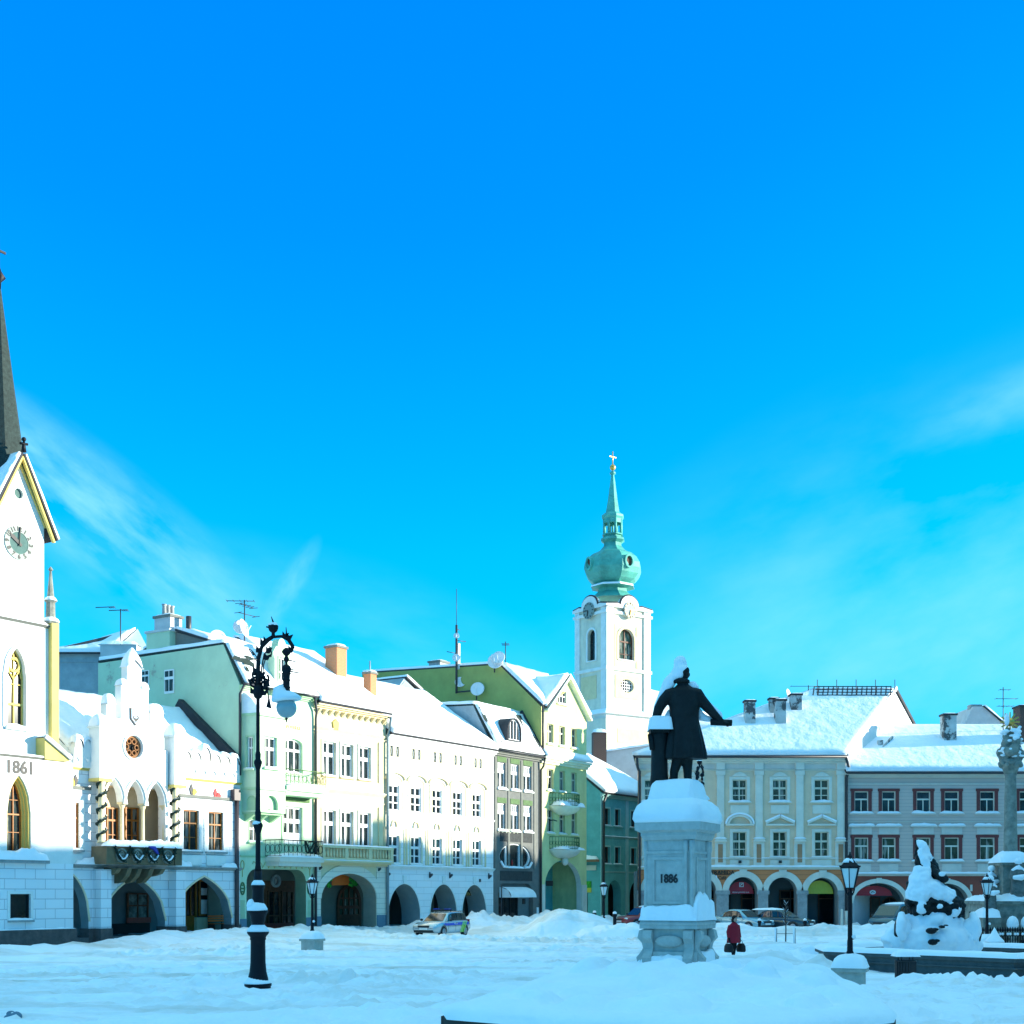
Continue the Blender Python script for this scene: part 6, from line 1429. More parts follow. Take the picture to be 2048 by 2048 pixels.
    B().bar((w+.05, -.4, ze+.2), (PK[0]+.05, PK[1], PK[2]+.3), .3, .3).build('verge_snow', 'snow', r); B().bar((PK[0]+.05, PK[1], PK[2]+.2), (BR[0], BR[1], BR[2]+.2), .2, .25).build('verge', 'roofdark', r)
    # bare roof ladder near the ridge
    sn = B(); p0, p1 = Vector((HL[0]-.2, 7, PK[2])), Vector((PK[0]-.4, 7, PK[2])); dn = Vector((0, -7-e, ze-PK[2])).normalized(); up = Vector((0, -.45, .62)).normalized()*.48
    a, b = p0+up, p1+up; 
    for k in range(4): sn.bar(a+dn*(.05+.45*k), b+dn*(.05+.45*k), .07, .07)
    n = 16
    for k in range(n+1): q = a.lerp(b, k/n); sn.bar(q, q+dn*1.4+Vector((-.35, 0, 0)), .08, .05)
    for k in range(5): q = a.lerp(b, k/4)+dn*1.4; sn.tube([q, q+Vector((0, 0, 1.25))], .03, 4)
    sn.build('snow_guard', 'roofdark', r)
    # chimneys
    for px, pt, pb, Y, ww in ((1499, 1405, 1452, 105.7, .8), (1547, 1400, 1432, 106.9, .7), (1560, 1403, 1452, 105.7, .8), (1591, 1392, 1424, 107.3, .85)):
        p = at(px, pb, Y); zt = at(px, pt, Y).z; chimney(h, p.x-O.x, Y-103, p.z-.8, zt, ww, ww, 'chim', .08, capmat='roofdark')
    dish(h, at(1575, 1391, 109).x-O.x, 5.6, at(1575, 1391, 109).z, .5, R(60))
    antenna(h, at(1619, 0, 109).x-O.x, 6.4, pk.z-1.0, at(1619, 1369, 109).z, [(at(1619, 1371, 109).z, PI, 2.2, 2)])
    # arcade inside, signs
    arcade(h, .1, w-.1, .04, 4.2, 1.2, 3.6, 'interiorb', 'floor'); yb = 3.5
    for i, (a, b) in enumerate(arches):
        x0, x1 = X(a), X(b)
        if i in (2, 4):
            zs = 2.5; o = B().prism([(x0+.06, zs)]+[(x1-.06, zs)]+[(x, z) for x, z in arc(x0+.12, x1-.12, zs+.02, (x1-x0)/2-.18, 'round', 14)], 1.0, 1.06).build('lunette_sign', 'red' if i == 2 else 'yellow', r)
            if i == 2:
                text('vinná pivnice a.s.', .20, 'lettering', 'signwhite', o, (x0+x1)/2, .985, zs+.13)
                e = B(); cx_, cz = (x0+x1)/2+.05, 3.2; e.ring([(cx_-.17, cz-.17), (cx_+.17, cz-.17), (cx_+.17, cz+.17), (cx_-.17, cz+.17)], [(cx_-.12, cz-.12), (cx_+.12, cz-.12), (cx_+.12, cz+.12), (cx_-.12, cz+.12)], .97, .998); e.bar((cx_-.1, .98, cz-.08), (cx_+.1, .98, cz+.1), .02, .05).bar((cx_-.08, .98, cz+.06), (cx_+.06, .98, cz+.06), .02, .05); e.build('sign_emblem', 'signwhite', o)
        xm = (x0+x1)/2; d = window(h, x0-.6, xm-.42, .2, 2.9, 'plastic', 'paneteal', cols=2, rows=(.3,), fw=.08, rec=0, y=yb-.1, sill=None, name='shop_window')
        window(h, xm+.42, x1+.6, .05, 2.8, 'wooddark', 'pane', cols=1, rows=(.75,), fw=.1, rec=0, y=yb-.1, sill=None, name='shop_door')
    q = B(); xs = X(1427); o = B().box(X(1423), X(1463), -.10, -.06, 3.98, 4.02).build('sign_bar', 'plastic', r); text('PYRAMIDA', .42, 'lettering', 'plastic', o, X(1442), -.08, 4.22-.1, .03); text('Café', .36, 'lettering', 'plastic', o, X(1444), -.08, 3.72, .03)
    B().ball((X(1432), -.1, 3.8), (.07, .05, .13), 8).build('cup_emblem', 'signwhite', o)
    for i in (2, 3): B().box(X(cols[i])-.1, X(cols[i])+.1, -.35, -.1, 4.85, 5.05).build('lamp', 'plastic', r)
yellowhouse()

# ================================================================ grey house with oxblood windows
def pinkhouse():
    h = House('oxblood_window_house', 'grey house with oxblood window surrounds and red brown arcade under a smooth snowy roof', 'house', FAR, 1690.8)
    X, Z = h.x, h.z; r = h.root; w = X(2048)+9; ze = 11.7; holes = []
    wins = [(1709, 1736.5), (1764, 1791), (1833, 1860.5), (1889, 1917.5), (1960, 1989), (2039, 2068), (2100, 2128)]
    for a, b in wins:
        x0, x1 = X(a), X(b)
        for z0, z1 in ((8.68, 10.35), (5.02, 6.80)):
            holes.append(window(h, x0, x1, z0, z1, 'bluewhite', 'paneteal' if z0 > 8 else 'pane3', cols=1, rows=(.64,), fw=.06, mw=.07, rec=.12, surround=None, sill='pinktrim', sillw=.42, snow=.16))
            xm = (x0+x1)/2; f = B().box(xm-.035, xm+.035, .085, .15, z0+.05, z0+(z1-z0)*.63).build('mullion', 'bluewhite', r)
            s = B().box(x0-.26, x0-.003, -.05, .02, z0, z1+.003).box(x1+.003, x1+.26, -.05, .02, z0, z1+.003).box(x0-.32, x1+.32, -.07, .02, z1+.006, z1+.22); s.build('window_surround', 'redframe', r)
        c = B().box(x0-.5, x1+.5, -.2, -.002, 7.6, 7.72); c = c.build('hood', 'pinktrim', r); B().pillow(x0-.52, x1+.52, -.22, -.005, 7.72, .17, 12, 3, .4, a, 8).build('hood_snow', 'snow', c)
        B().box(x0-.25, x1+.25, -.05, -.002, 7.06, 7.58).box(x0-.2, x1+.2, -.05, -.002, 4.12, 4.82).build('panel', 'pinktrim', r)
    arches = [(1706, 1809), (1851, 1938), (1978, 2070)]
    for i, (a, b) in enumerate(arches):
        x0, x1 = X(a), X(b); z1 = 3.32-.04*i; rs = 1.55; holes.append(shape(x0, x1, 0.02, z1, 'round', rs, 20)); zs = z1-rs
        B().band(arc(x0, x1, zs, rs, 'round', 22, .34), arc(x0, x1, zs, rs, 'round', 22, 0), -.1, .02).build('archivolt', 'bluewhite', r)
        B().box((x0+x1)/2-.2, (x0+x1)/2+.2, -.14, -.102, z1+.04, z1+.4).build('keystone', 'bluewhite', r)
    B().wall([(0, 0), (w, 0), (w, 3.9), (0, 3.9)], [q for q in holes if q[0][1] < 1], 0, .9, (r, 'rev_grey')).build('arcade_wall', 'redbrown', r)
    B().wall([(0, 3.903), (w, 3.903), (w, ze-.2), (0, ze-.2)], [q for q in holes if q[0][1] > 1], 0, .3).build('wall', 'pinkgrey', r)
    s = B(); ed = [0]+[X(v) for a in arches for v in a]+[w]
    for k in range(0, len(ed), 2): s.box(ed[k]+.02, ed[k+1]-.02, -.12, .88, 0, 1.75)
    s.build('pier', 'stone', r)
    for px in (1830, 1942): B().box(X(px)-.08, X(px)+.08, -.1, -.002, 2.7, 3.2).build('wall_plate', 'pinktrim', r)
    cornice(h, 0, w, ze-.3, ze, .45, 'pinktrim'); cornice(h, 0, w, 10.85, 11.0, .08, 'pinktrim', 'string_course'); cornice(h, 0, w, 7.98, 8.08, .06, 'pinktrim', 'string_course'); cornice(h, 0, w, 3.86, 4.05, .28, 'pinktrim', 'ledge', snow=.14)
    B().tube([(0, -.55, ze+.03), (w, -.55, ze+.03)], .09, 6).build('gutter', 'pipedark', r)
    prof = [(.01, 0), (.01, ze), (7, 16.05), (14, ze), (14, 0)]; shell(h, w, 14, prof, 'pinkgrey', left=False)
    rf = Roof(); rf.plane((-.1, -.5, ze+.03), (w, -.5, ze+.03), (w, 7, 16.05), (-.1, 7, 16.05), .36, 50, 20, amp=.07); rf.plane((-.1, 14.4, ze), (w, 14.4, ze), (w, 7, 16.05), (-.1, 7, 16.05), .3, 10, 8); rf.build(r)
    for px, pt, pb, Y, ww in ((1896.5, 1432, 1487, 107.2, 1.0), (2052, 1416, 1480, 107, 1.5)):
        p = at(px, pb, Y); chimney(h, p.x-h.root.location.x, Y-103, p.z-.8, at(px, pt, Y).z, ww, ww, 'chim' if px < 2000 else 'brickdark', .08, capmat='roofdark')
    a = antenna(h, at(2010, 0, 108).x-h.root.location.x, 5.4, 15, at(2010, 1373, 108).z, [(at(0, 1378, 108).z, 0, .8, 2), (at(0, 1396, 108).z, 0, 1.7, 2), (at(0, 1411, 108).z, 0, 1.2, 4)])
    g = B().bar((X(1765, 2.5), 2.5, 13.95), (X(1785, 4), 4, 15.0), .15, .15); g.build('roof_hatch_rail', 'chim', r); B().box(X(1760, 3)-.2, X(1760, 3)+.2, 2.8, 3.1, 13.6, 14.6).build('vent_pipe', 'chim', r)
    arcade(h, .1, w-.1, .04, 3.8, .9, 3.4, 'interiorb', 'floor'); yb = 3.3
    # red lunette with white disc, poster doors
    x0, x1 = X(1716), X(1795); zs = 2.35; o = B().prism([(x0, zs), (x1, zs)]+arc(x0+.15, x1-.15, zs+.02, .75, 'round', 14), .95, 1.0).build('lunette_sign', 'red', r)
    cx_, cz = X(1752), 2.62; B().prism([(cx_+.24*math.cos(k*PI/10), cz+.17*math.sin(k*PI/10)) for k in range(20)], .92, .948).build('sign_disc', 'signwhite', o); B().bar((cx_-.14, .905, cz-.05), (cx_-.02, .905, cz+.06), .02, .04).bar((cx_-.02, .905, cz+.06), (cx_+.14, .905, cz-.02), .02, .04).build('disc_emblem', 'plastic', o)
    window(h, X(1715, 3.2), X(1736, 3.2), .1, 2.2, 'plastic', 'posterwarm', cols=1, rows=(), fw=.08, rec=0, y=yb-.1, sill=None, name='poster_case')
    window(h, X(1740, 3.2), X(1760, 3.2), .1, 2.2, 'wooddark', 'pane', cols=1, rows=(), fw=.08, rec=0, y=yb-.1, sill=None, name='shop_door'); window(h, X(1764, 3.2), X(1795, 3.2), .6, 2.25, 'wooddark', 'pane', 'round', None, cols=2, rows=(.5,), fw=.08, rec=0, y=yb-.1, sill=None, name='shop_window')
    window(h, X(1875, 3.2), X(1900, 3.2), .1, 2.4, 'wooddark', 'pane', cols=2, rows=(.7,), fw=.08, rec=0, y=yb-.1, sill=None, name='shop_window')
    text('U Radnice', .34, 'lettering', 'pinktrim', r, X(1709), -.012, 11.05-.35) if 0 else None
pinkhouse()

# ================================================================ houses along the unseen side of the square (they shade it)
def shaderow():
    p = Vector((13, -22)); d = Vector((.385, .923)).normalized(); n = Vector((d.y, -d.x)); ang = math.atan2(d.y, d.x)
    s = 0; specs = [(13, 13.2, 18.6), (11, 14, 19.4), (14, 13, 18.4), (12, 14.5, 19.9), (13, 13.4, 18.8), (12, 14, 19.6), (14, 13.2, 18.8), (13, 14.6, 20.2), (14, 14, 20.0), (14, 14.6, 20.4), (12, 14, 19.6), (13, 11, 15.5), (13, 11, 15.0)]
    lab = ['sand yellow', 'white', 'mint', 'grey', 'peach', 'cream', 'pale blue', 'ochre', 'white stuccoed', 'brick red', 'tan', 'olive', 'rose']
    mats = ['sand', 'white2', 'mint', 'grey', 'peach', 'cream', 'pinktrim', 'ochre', 'white', 'redbrown', 'sand', 'olive', 'peach']
    for i, (w, ze, zr) in enumerate(specs):
        o = p+d*s; s += w
        o = o+n*(4+.02*s)
        t = thing('town_house', f'{lab[i]} house of the shaded side of the square', 'house', (o.x, o.y, 0), ang, 'houses along the shaded side')
        # local x along the row, -y away from the square
        h = type('H', (), {})(); h.root = t; holes = []
        T = Matrix.Rotation(PI, 4, 'Z') @ Matrix.Translation((-w, 0, 0))
        m = B(); m.T = T; m.box(0, w, .0, 12, 0, ze); m.prism([(0, ze), (6, zr), (12, ze)], 0, w, 'yz'); m.build('wall', mats[i], t)
        f = B(); f.T = T; g = B(); g.T = T
        for fl in range(3):
            for k in range(4):
                x = w*(k+.5)/4; z = 1 if fl == 0 else 1+fl*4.2; f.ring([(x-.7, z), (x+.7, z), (x+.7, z+2), (x-.7, z+2)], [(x-.55, z+.15), (x+.55, z+.15), (x+.55, z+1.85), (x-.55, z+1.85)], -.08, .0); g.box(x-.55, x+.55, -.03, -.01, z+.15, z+1.85)
        q = f.build('window', 'framewhite', t); g.build('pane', 'pane', q)
        sn = B(); 
        for a, b, c, e in (((-.1, -.4, ze), (w+.1, -.4, ze), (w+.1, 6, zr+.05), (-.1, 6, zr+.05)), ((-.1, 12.4, ze), (w+.1, 12.4, ze), (w+.1, 6, zr+.05), (-.1, 6, zr+.05))): sn.sheet(*[T @ Vector(v) for v in (a, b, c, e)], .3, 10, 6)
        sn.build('roof_snow', 'snow', t); ch = B(); ch.T = T; ch.box(w*.3, w*.3+1, 4.5, 5.4, zr-2, zr+1.2); ch.build('chimney', 'brick', t)
shaderow()
# ================================================================ the square under snow
def smooth(a, b, x):
    t = min(1, max(0, (x-a)/(b-a))); return t*t*(3-2*t)
def fbm(x, y, o=4, s=0.0):
    v = 0; a = 1; t = 0
    for i in range(o): v += a*noise.noise((x*2**i, y*2**i, s+i*7.1)); t += a; a *= .5
    return v/t
def base_z(x, y):
    near = .30*(1-smooth(30, 50, y))
    q = Vector((x, y))-LEFT.o; s = q.dot(LEFT.e); d = -q.dot(LEFT.k)      # along / in front of the left row
    lift = .40*smooth(2.5, 10, s)*(1-smooth(3, 14, d))*(1-smooth(45, 58, s))
    return near+max(0, lift)
def heaps(x, y):
    z = 0
    # ploughed heap by the police car
    u, v = (x-1.6)/4.9, (y-80.5)/2.6
    if abs(u) < 1.4 and abs(v) < 1.6:
        prof = max(0, 1-abs(u)**2.6)*max(0, 1-v*v)
        z = max(z, (1.55+.28*noise.noise((x*1.1, y*1.1, 3)))*math.sqrt(prof)) if prof > 0 else z
    u, v = (x-6.8)/3.2, (y-77)/2.0
    prof = max(0, 1-u*u)*max(0, 1-v*v); z = max(z, .75*math.sqrt(prof)*(1+.4*noise.noise((x*1.4, y*1.4, 8))))
    # bank along the far road
    v = (y-83-1.2*noise.noise((x*.15, 2, 0)))/2.8; b = max(0, 1-v*v)*smooth(10, 12.5, x)
    z = max(z, (.55+.35*noise.noise((x*.55, y*.5, 1)))*b)
    # bank along the left side, thrown up between road and arcades
    q = Vector((x, y))-LEFT.o; s = q.dot(LEFT.e); d = -q.dot(LEFT.k)
    v = (d-2.6-.6*noise.noise((s*.3, 0, 5)))/1.6; b = max(0, 1-v*v)*smooth(-14, 0, s)*(1-smooth(56, 60, s))
    k = .45+1.2*smooth(24, 30, s)*.45
    z = max(z, b*k*(.55+.55*noise.noise((s*.8, d*.7, 4))+.25*noise.noise((s*2.3, d*2.3, 1))))
    # soft banks round the person, sapling and bench
    for cx_, cy_, r_, hh in ((9.0, 49.5, 2.4, .55), (11.2, 55, 4, .5), (6.2, 47.5, 3, .4), (9.5, 41, 2.2, .30), (8.1, 38, 2, .35)):
        q2 = ((x-cx_)/r_)**2+((y-cy_)/(r_*.7))**2
        if q2 < 4: z = max(z, hh*math.exp(-q2*1.4)*(1+.5*noise.noise((x*.9, y*.9, 2))))
    return z
CLEAR = [(-6.17, 32.6, .9, 2.2, .28), (8.66, 34.4, .8, 2.0, .14), (10.72, 36.6, .7, 1.8, .17), (-9.07, 61, .9, 2.4, -.03), (-4.4, 79.2, 3.0, 5.5, -.02), (12.3, 38.6, 2.2, 3.6, .15), (8.19, 49.6, .5, 1.5, .12)]   # trodden flat round posts, bin, car
PRINTS = {}
def lay_prints():
    rnd = random.Random(21)
    for (x0, y0, x1, y1, w) in ((-14, 27, 4, 33, 1), (-13, 40, 9, 44, 1), (-3, 24, -9, 47, 1), (6, 33, 9.5, 47, 1), (-12, 31, -2, 52, 1), (-15, 36, 1, 37, 1.5), (9, 29, 14, 36, 1), (-2, 45, 12, 50, 1), (-8, 23.5, -1.8, 26, 1), (3, 38, 11, 40, 1), (-11, 52, 6, 58, 1)):
        a, b = Vector((x0, y0)), Vector((x1, y1)); d = (b-a); L_ = d.length; d.normalize(); n = Vector((-d.y, d.x)); k = 0; s = 0
        while s < L_:
            p = a+d*s+n*((.16 if k % 2 else -.16)*w+.5*math.sin(s*.5)+rnd.uniform(-.06, .06)); q = (p.x, p.y, rnd.uniform(.14, .20), rnd.uniform(.07, .13))
            for i in (-1, 0, 1):
                for j in (-1, 0, 1): PRINTS.setdefault((int(p.x*2)+i, int(p.y*2)+j), []).append(q)
            s += rnd.uniform(.5, .75); k += 1
lay_prints()
def ground_z(x, y):
    z = rough_z(x, y)
    for px_, py_, r_, h_ in PRINTS.get((int(x*2), int(y*2)), ()):
        q = ((x-px_)**2+(y-py_)**2)/(r_*r_)
        if q < 6: z -= h_*math.exp(-q*1.3)-.35*h_*math.exp(-(math.sqrt(q)-1.5)**2*3)
    for cx_, cy_, a, b, zz in CLEAR:
        d = math.hypot(x-cx_, y-cy_)
        if d < b: z = zz+(z-zz)*smooth(a, b, d)
    return z
def rough_z(x, y):
    z = base_z(x, y)
    rough = .5+.5*smooth(-.1, .35, fbm(x*.06, y*.12, 2, 9))
    tr = rough*smooth(-.15, .25, fbm(x*.11, y*.2, 2, 14))
    z += .16*fbm(x*.25, y*.5, 3, 1)*rough+.30*rough*abs(fbm(x*.55, y*1.0, 4, 2))+.50*fbm(x*1.4, y*1.7, 4, 4)*tr+.24*tr*abs(noise.noise((x*2.7, y*2.9, 2)))+.10*tr*noise.noise((x*5.2, y*5.5, 5))+.05*noise.noise((x*.5, y*4, 8))
    foot = noise.noise((x*1.9, y*2.4, 6)); z -= .20*smooth(.22, .45, foot)*rough
    # tyre tracks sweeping across
    for k, (y0, sl, am) in enumerate(((30, .02, .035), (34.6, -.03, .03), (43, .05, .03), (26, -.04, .035))):
        for off in (0, 1.5):
            v = (y-(y0+off+sl*x+.5*math.sin(x*.12+k)))/.22
            if abs(v) < 3: z -= am*math.exp(-v*v)-am*.5*math.exp(-(abs(v)-1.4)**2*3)
    z *= 1-.8*smooth(11, 14, y)*(1-smooth(22.5, 26, y))*smooth(-5.5, -3, x)*(1-smooth(8, 11, x))
    return z+heaps(x, y)*smooth(4.2, 6.5, math.hypot((x+4.3)*.9, (y-80)*1.0) if y < 83 else 9)
def axis(segs):
    out = [segs[0][0]]
    for a, b, st in segs:
        n = max(1, round((b-a)/st)); out += [a+(b-a)*(i+1)/n for i in range(n)]
    return out
def build_ground():
    xs = axis([(-900, -60, 120), (-60, -30, 2.5), (-30, -16, .5), (-16, 20, .11), (20, 30, .4), (30, 60, 2.5), (60, 900, 120)])
    ys = axis([(-300, -20, 70), (-20, 14, 2), (14, 48, .13), (48, 66, .22), (66, 92, .3), (92, 135, 1.2), (135, 160, 5), (160, 1500, 190)])
    vs = []; nx = len(xs)
    for y in ys:
        for x in xs:
            far = abs(x) > 61 or y < -21 or y > 136
            vs.append((x, y, 0 if far else ground_z(x, y)))
    fs = [(j*nx+i, j*nx+i+1, (j+1)*nx+i+1, (j+1)*nx+i) for j in range(len(ys)-1) for i in range(nx-1)]
    me = bpy.data.meshes.new('ground'); me.from_pydata(vs, [], fs); me.polygons.foreach_set('use_smooth', [True]*len(fs)); me.materials.append(MT['ground_snow'])
    o = bpy.data.objects.new('ground', me); COL.objects.link(o); tag(o, kind='structure')
build_ground()

# ================================================================ snowed up flower bed round the monument
MON = Vector((3.25, 26.3)); MON_ROT = R(26)
BED = [Vector(p) for p in ((-1.01, 21.9), (3.1, 18.6), (5.95, 21.4), (6.9, 27.0), (5.0, 30.0), (1.6, 29.6))]
def bed():
    t = thing('flower_bed', 'snowed up flower bed heaped around the monument behind a low dark kerb wall', 'flower bed', (MON.x, MON.y, 0))
    loc = [p-MON for p in BED]; n = len(loc); m = B()
    for i in range(n):
        a, b = loc[i], loc[(i+1) % n]; d = (b-a).normalized(); nn = Vector((d.y, -d.x)); o = nn*.16
        m.add([(a.x-o.x, a.y-o.y, -.5), (b.x-o.x, b.y-o.y, -.5), (b.x+o.x, b.y+o.y, -.5), (a.x+o.x, a.y+o.y, -.5), (a.x-o.x, a.y-o.y, .58), (b.x-o.x, b.y-o.y, .58), (b.x+o.x, b.y+o.y, .58), (a.x+o.x, a.y+o.y, .58)], [(0, 3, 2, 1), (4, 5, 6, 7), (0, 1, 5, 4), (1, 2, 6, 5), (2, 3, 7, 6), (3, 0, 4, 7)])
    m.build('kerb_wall', 'bedwall', t)
    def inside(p):                       # signed distance to the outline (positive inside)
        dm = 1e9
        for i in range(n):
            a, b = loc[i], loc[(i+1) % n]; e = (b-a).normalized(); dm = min(dm, (p-a).dot(Vector((-e.y, e.x))))
        return dm
    bumps = [(random.uniform(-4.2, 3.6), random.uniform(-7.6, 3.5), random.uniform(.30, .62), random.uniform(.10, .27)) for _ in range(130)]
    def H(p, d):
        r = (p-Vector((0, 0))).length; ed = min(1, max(0, (d+.22)/.42)); ed = math.sqrt(1-(1-ed)**2)
        z = .55+.26*ed
        z += .42*smooth(4.0, .8, r)*ed + .05*ed*fbm(p.x*.7, p.y*.7, 3, 3)
        top = 0
        for bx, by, br, bh in bumps:
            q = ((p.x-bx)**2+(p.y-by)**2)/(br*br)
            if q < 1: top = max(top, bh*(1-q)**.75)
        z += top*ed*smooth(.0, .7, d)*smooth(.75, 1.6, r)*(1-.55*smooth(-1, 2.5, p.y))+.03*ed*fbm(p.x*2.5, p.y*2.5, 3, 5)
        return z
    # rings from the overhanging rim in to the middle
    rim = []; ctr = Vector((-.1, -1.6))
    for i in range(n):
        a, b = loc[i], loc[(i+1) % n]; k = max(2, int((b-a).length/.09)); rim += [a.lerp(b, q/k) for q in range(k)]
    for _ in range(6): rim = [(rim[i-1]+rim[i]*2+rim[(i+1) % len(rim)])/4 for i in range(len(rim))]
    rim = [p+(p-ctr).normalized()*.24 for p in rim]; N_ = len(rim); vs = []; fs = []; steps = [0, .004, .012, .025, .045]+[.045+.955*(q/60) for q in range(1, 61)]
    for f in steps:
        for p in rim:
            q = p.lerp(ctr, f); vs.append((q.x, q.y, H(q, inside(q))))
    for j in range(len(steps)-1):
        for i in range(N_): fs.append((j*N_+i, j*N_+(i+1) % N_, (j+1)*N_+(i+1) % N_, (j+1)*N_+i))
    B().add(vs, fs, True).build('snow_cover', 'snow', t)
bed()

# ================================================================ monument
def monument():
    t = thing('monument', 'grey granite monument pedestal dated 1886, capped and banked with snow, carrying the bronze statue', 'monument', (MON.x, MON.y, 0), -MON_ROT); t.scale = (.82, .82, 1)
    def sq(mb, w, z0, z1, w2=None, d=None):
        w2 = w if w2 is None else w2; a, b = w/2, w2/2
        return mb.loft([[(-a, -a, z0), (a, -a, z0), (a, a, z0), (-a, a, z0)], [(-b, -b, z1), (b, -b, z1), (b, b, z1), (-b, b, z1)]], smooth=False)
    W = 1.16
    m = B(); sq(m, W, 2.35, 3.62); sq(m, W+.05, 3.35, 3.40); sq(m, W+.10, 3.615, 3.70, W+.22); sq(m, W+.22, 3.70, 3.76); sq(m, W+.24, 3.76, 3.80, W+.42); sq(m, W+.44, 3.80, 3.95)
    m.build('shaft', 'pedestal', t)
    for sgn in (0, 1, 2, 3):
        f = B(); f.T = Matrix.Rotation(sgn*PI/2, 4, 'Z'); a = W/2
        f.ring([(-a+.16, 2.38), (a-.22, 2.38), (a-.22, 3.28), (-a+.16, 3.28)], [(-a+.21, 2.43), (a-.27, 2.43), (a-.27, 3.23), (-a+.21, 3.23)], -a-.03, -a+.001)
        f.build('panel_frame', 'pedestal', t)
        c = B(); c.T = Matrix.Rotation(sgn*PI/2, 4, 'Z'); 
        for k in range(2): c.lathe([(.06, 2.3), (.05, 2.42), (.05, 3.36), (.07, 3.44), (.06, 3.60)], 10, (a-.03-.15*k, -a-.02, 0))
        c.build('corner_column', 'pedestal', t)
    text('1886', .23, 'date', 'black', t, -.03, -W/2-.012, 2.86, .012, bold=.03)
    b = B(); sq(b, W+.12, 2.18, 2.36, W+.04); sq(b, W+.2, 2.06, 2.18); sq(b, W+.30, 1.98, 2.08, W+.2); sq(b, W+.26, 1.90, 1.98); sq(b, W+.04, 1.46, 1.90); sq(b, W+.34, .9, 1.46, W+.2); sq(b, W+.7, .5, 1.12)
    b.build('base', 'pedestal', t)
    for sgn in range(4):
        s = B(); s.T = Matrix.Rotation(sgn*PI/2, 4, 'Z'); a = W/2
        for xx in (-a+.08, a-.08):
            prof = [(-a-.05, 1.90), (-a-.18, 1.86), (-a-.22, 1.72), (-a-.11, 1.62), (-a-.08, 1.52), (-a-.16, 1.42), (-a-.25, 1.34), (-a-.22, 1.22), (-a-.02, 1.22)]
            s.prism(prof, xx-.11, xx+.11, 'yz'); s.box(xx-.14, xx+.14, -a-.33, -a-.15, .95, 1.2)
        s.lathe([(1e-4, 0), (.3, .02), (.36, .1)], 12, (0, -a-.06, 1.58), sx=1.0, sy=.3); s.ball((0, -a-.06, 1.66), (.36, .14, .12), 12)
        s.build('scroll', 'pedestal', t)
    s = B(); a = (W+.44)/2; s.loft([[(x*a*k, y*a*k, z) for x, y in ((-1, -1), (-.33, -1.03), (.33, -1.03), (1, -1), (1.03, -.33), (1.03, .33), (1, 1), (.33, 1.03), (-.33, 1.03), (-1, 1), (-1.03, .33), (-1.03, -.33))] for k, z in ((1.0, 3.95), (1.05, 4.02), (1.03, 4.14), (.95, 4.28), (.80, 4.38), (.68, 4.42), (.3, 4.44))])
    s.pillow(-a*.72, a*.72, -a*.72, a*.72, 4.36, .44, 14, 14, .08, 4, 8); s.build('cap_snow', 'snow', t)
    q = B(); sq(q, W*.8, 4.40, 4.62, W*.76); q.build('statue_plinth', 'pedestal', t)
    s = B(); e = (W+.3)/2
    for k in range(4):
        s.T = Matrix.Rotation(k*PI/2, 4, 'Z'); s.pillow(-e, e, -e, -W/2+.02, 2.06, .30 if k != 1 else .46, 14, 6, .35, k, 5); s.pillow(-e-.05, e+.05, -e-.1, -W/2, 1.10, .28, 14, 6, .5, k+4, 5)
    s.T = None; s.build('base_snow', 'snow', t)
monument()

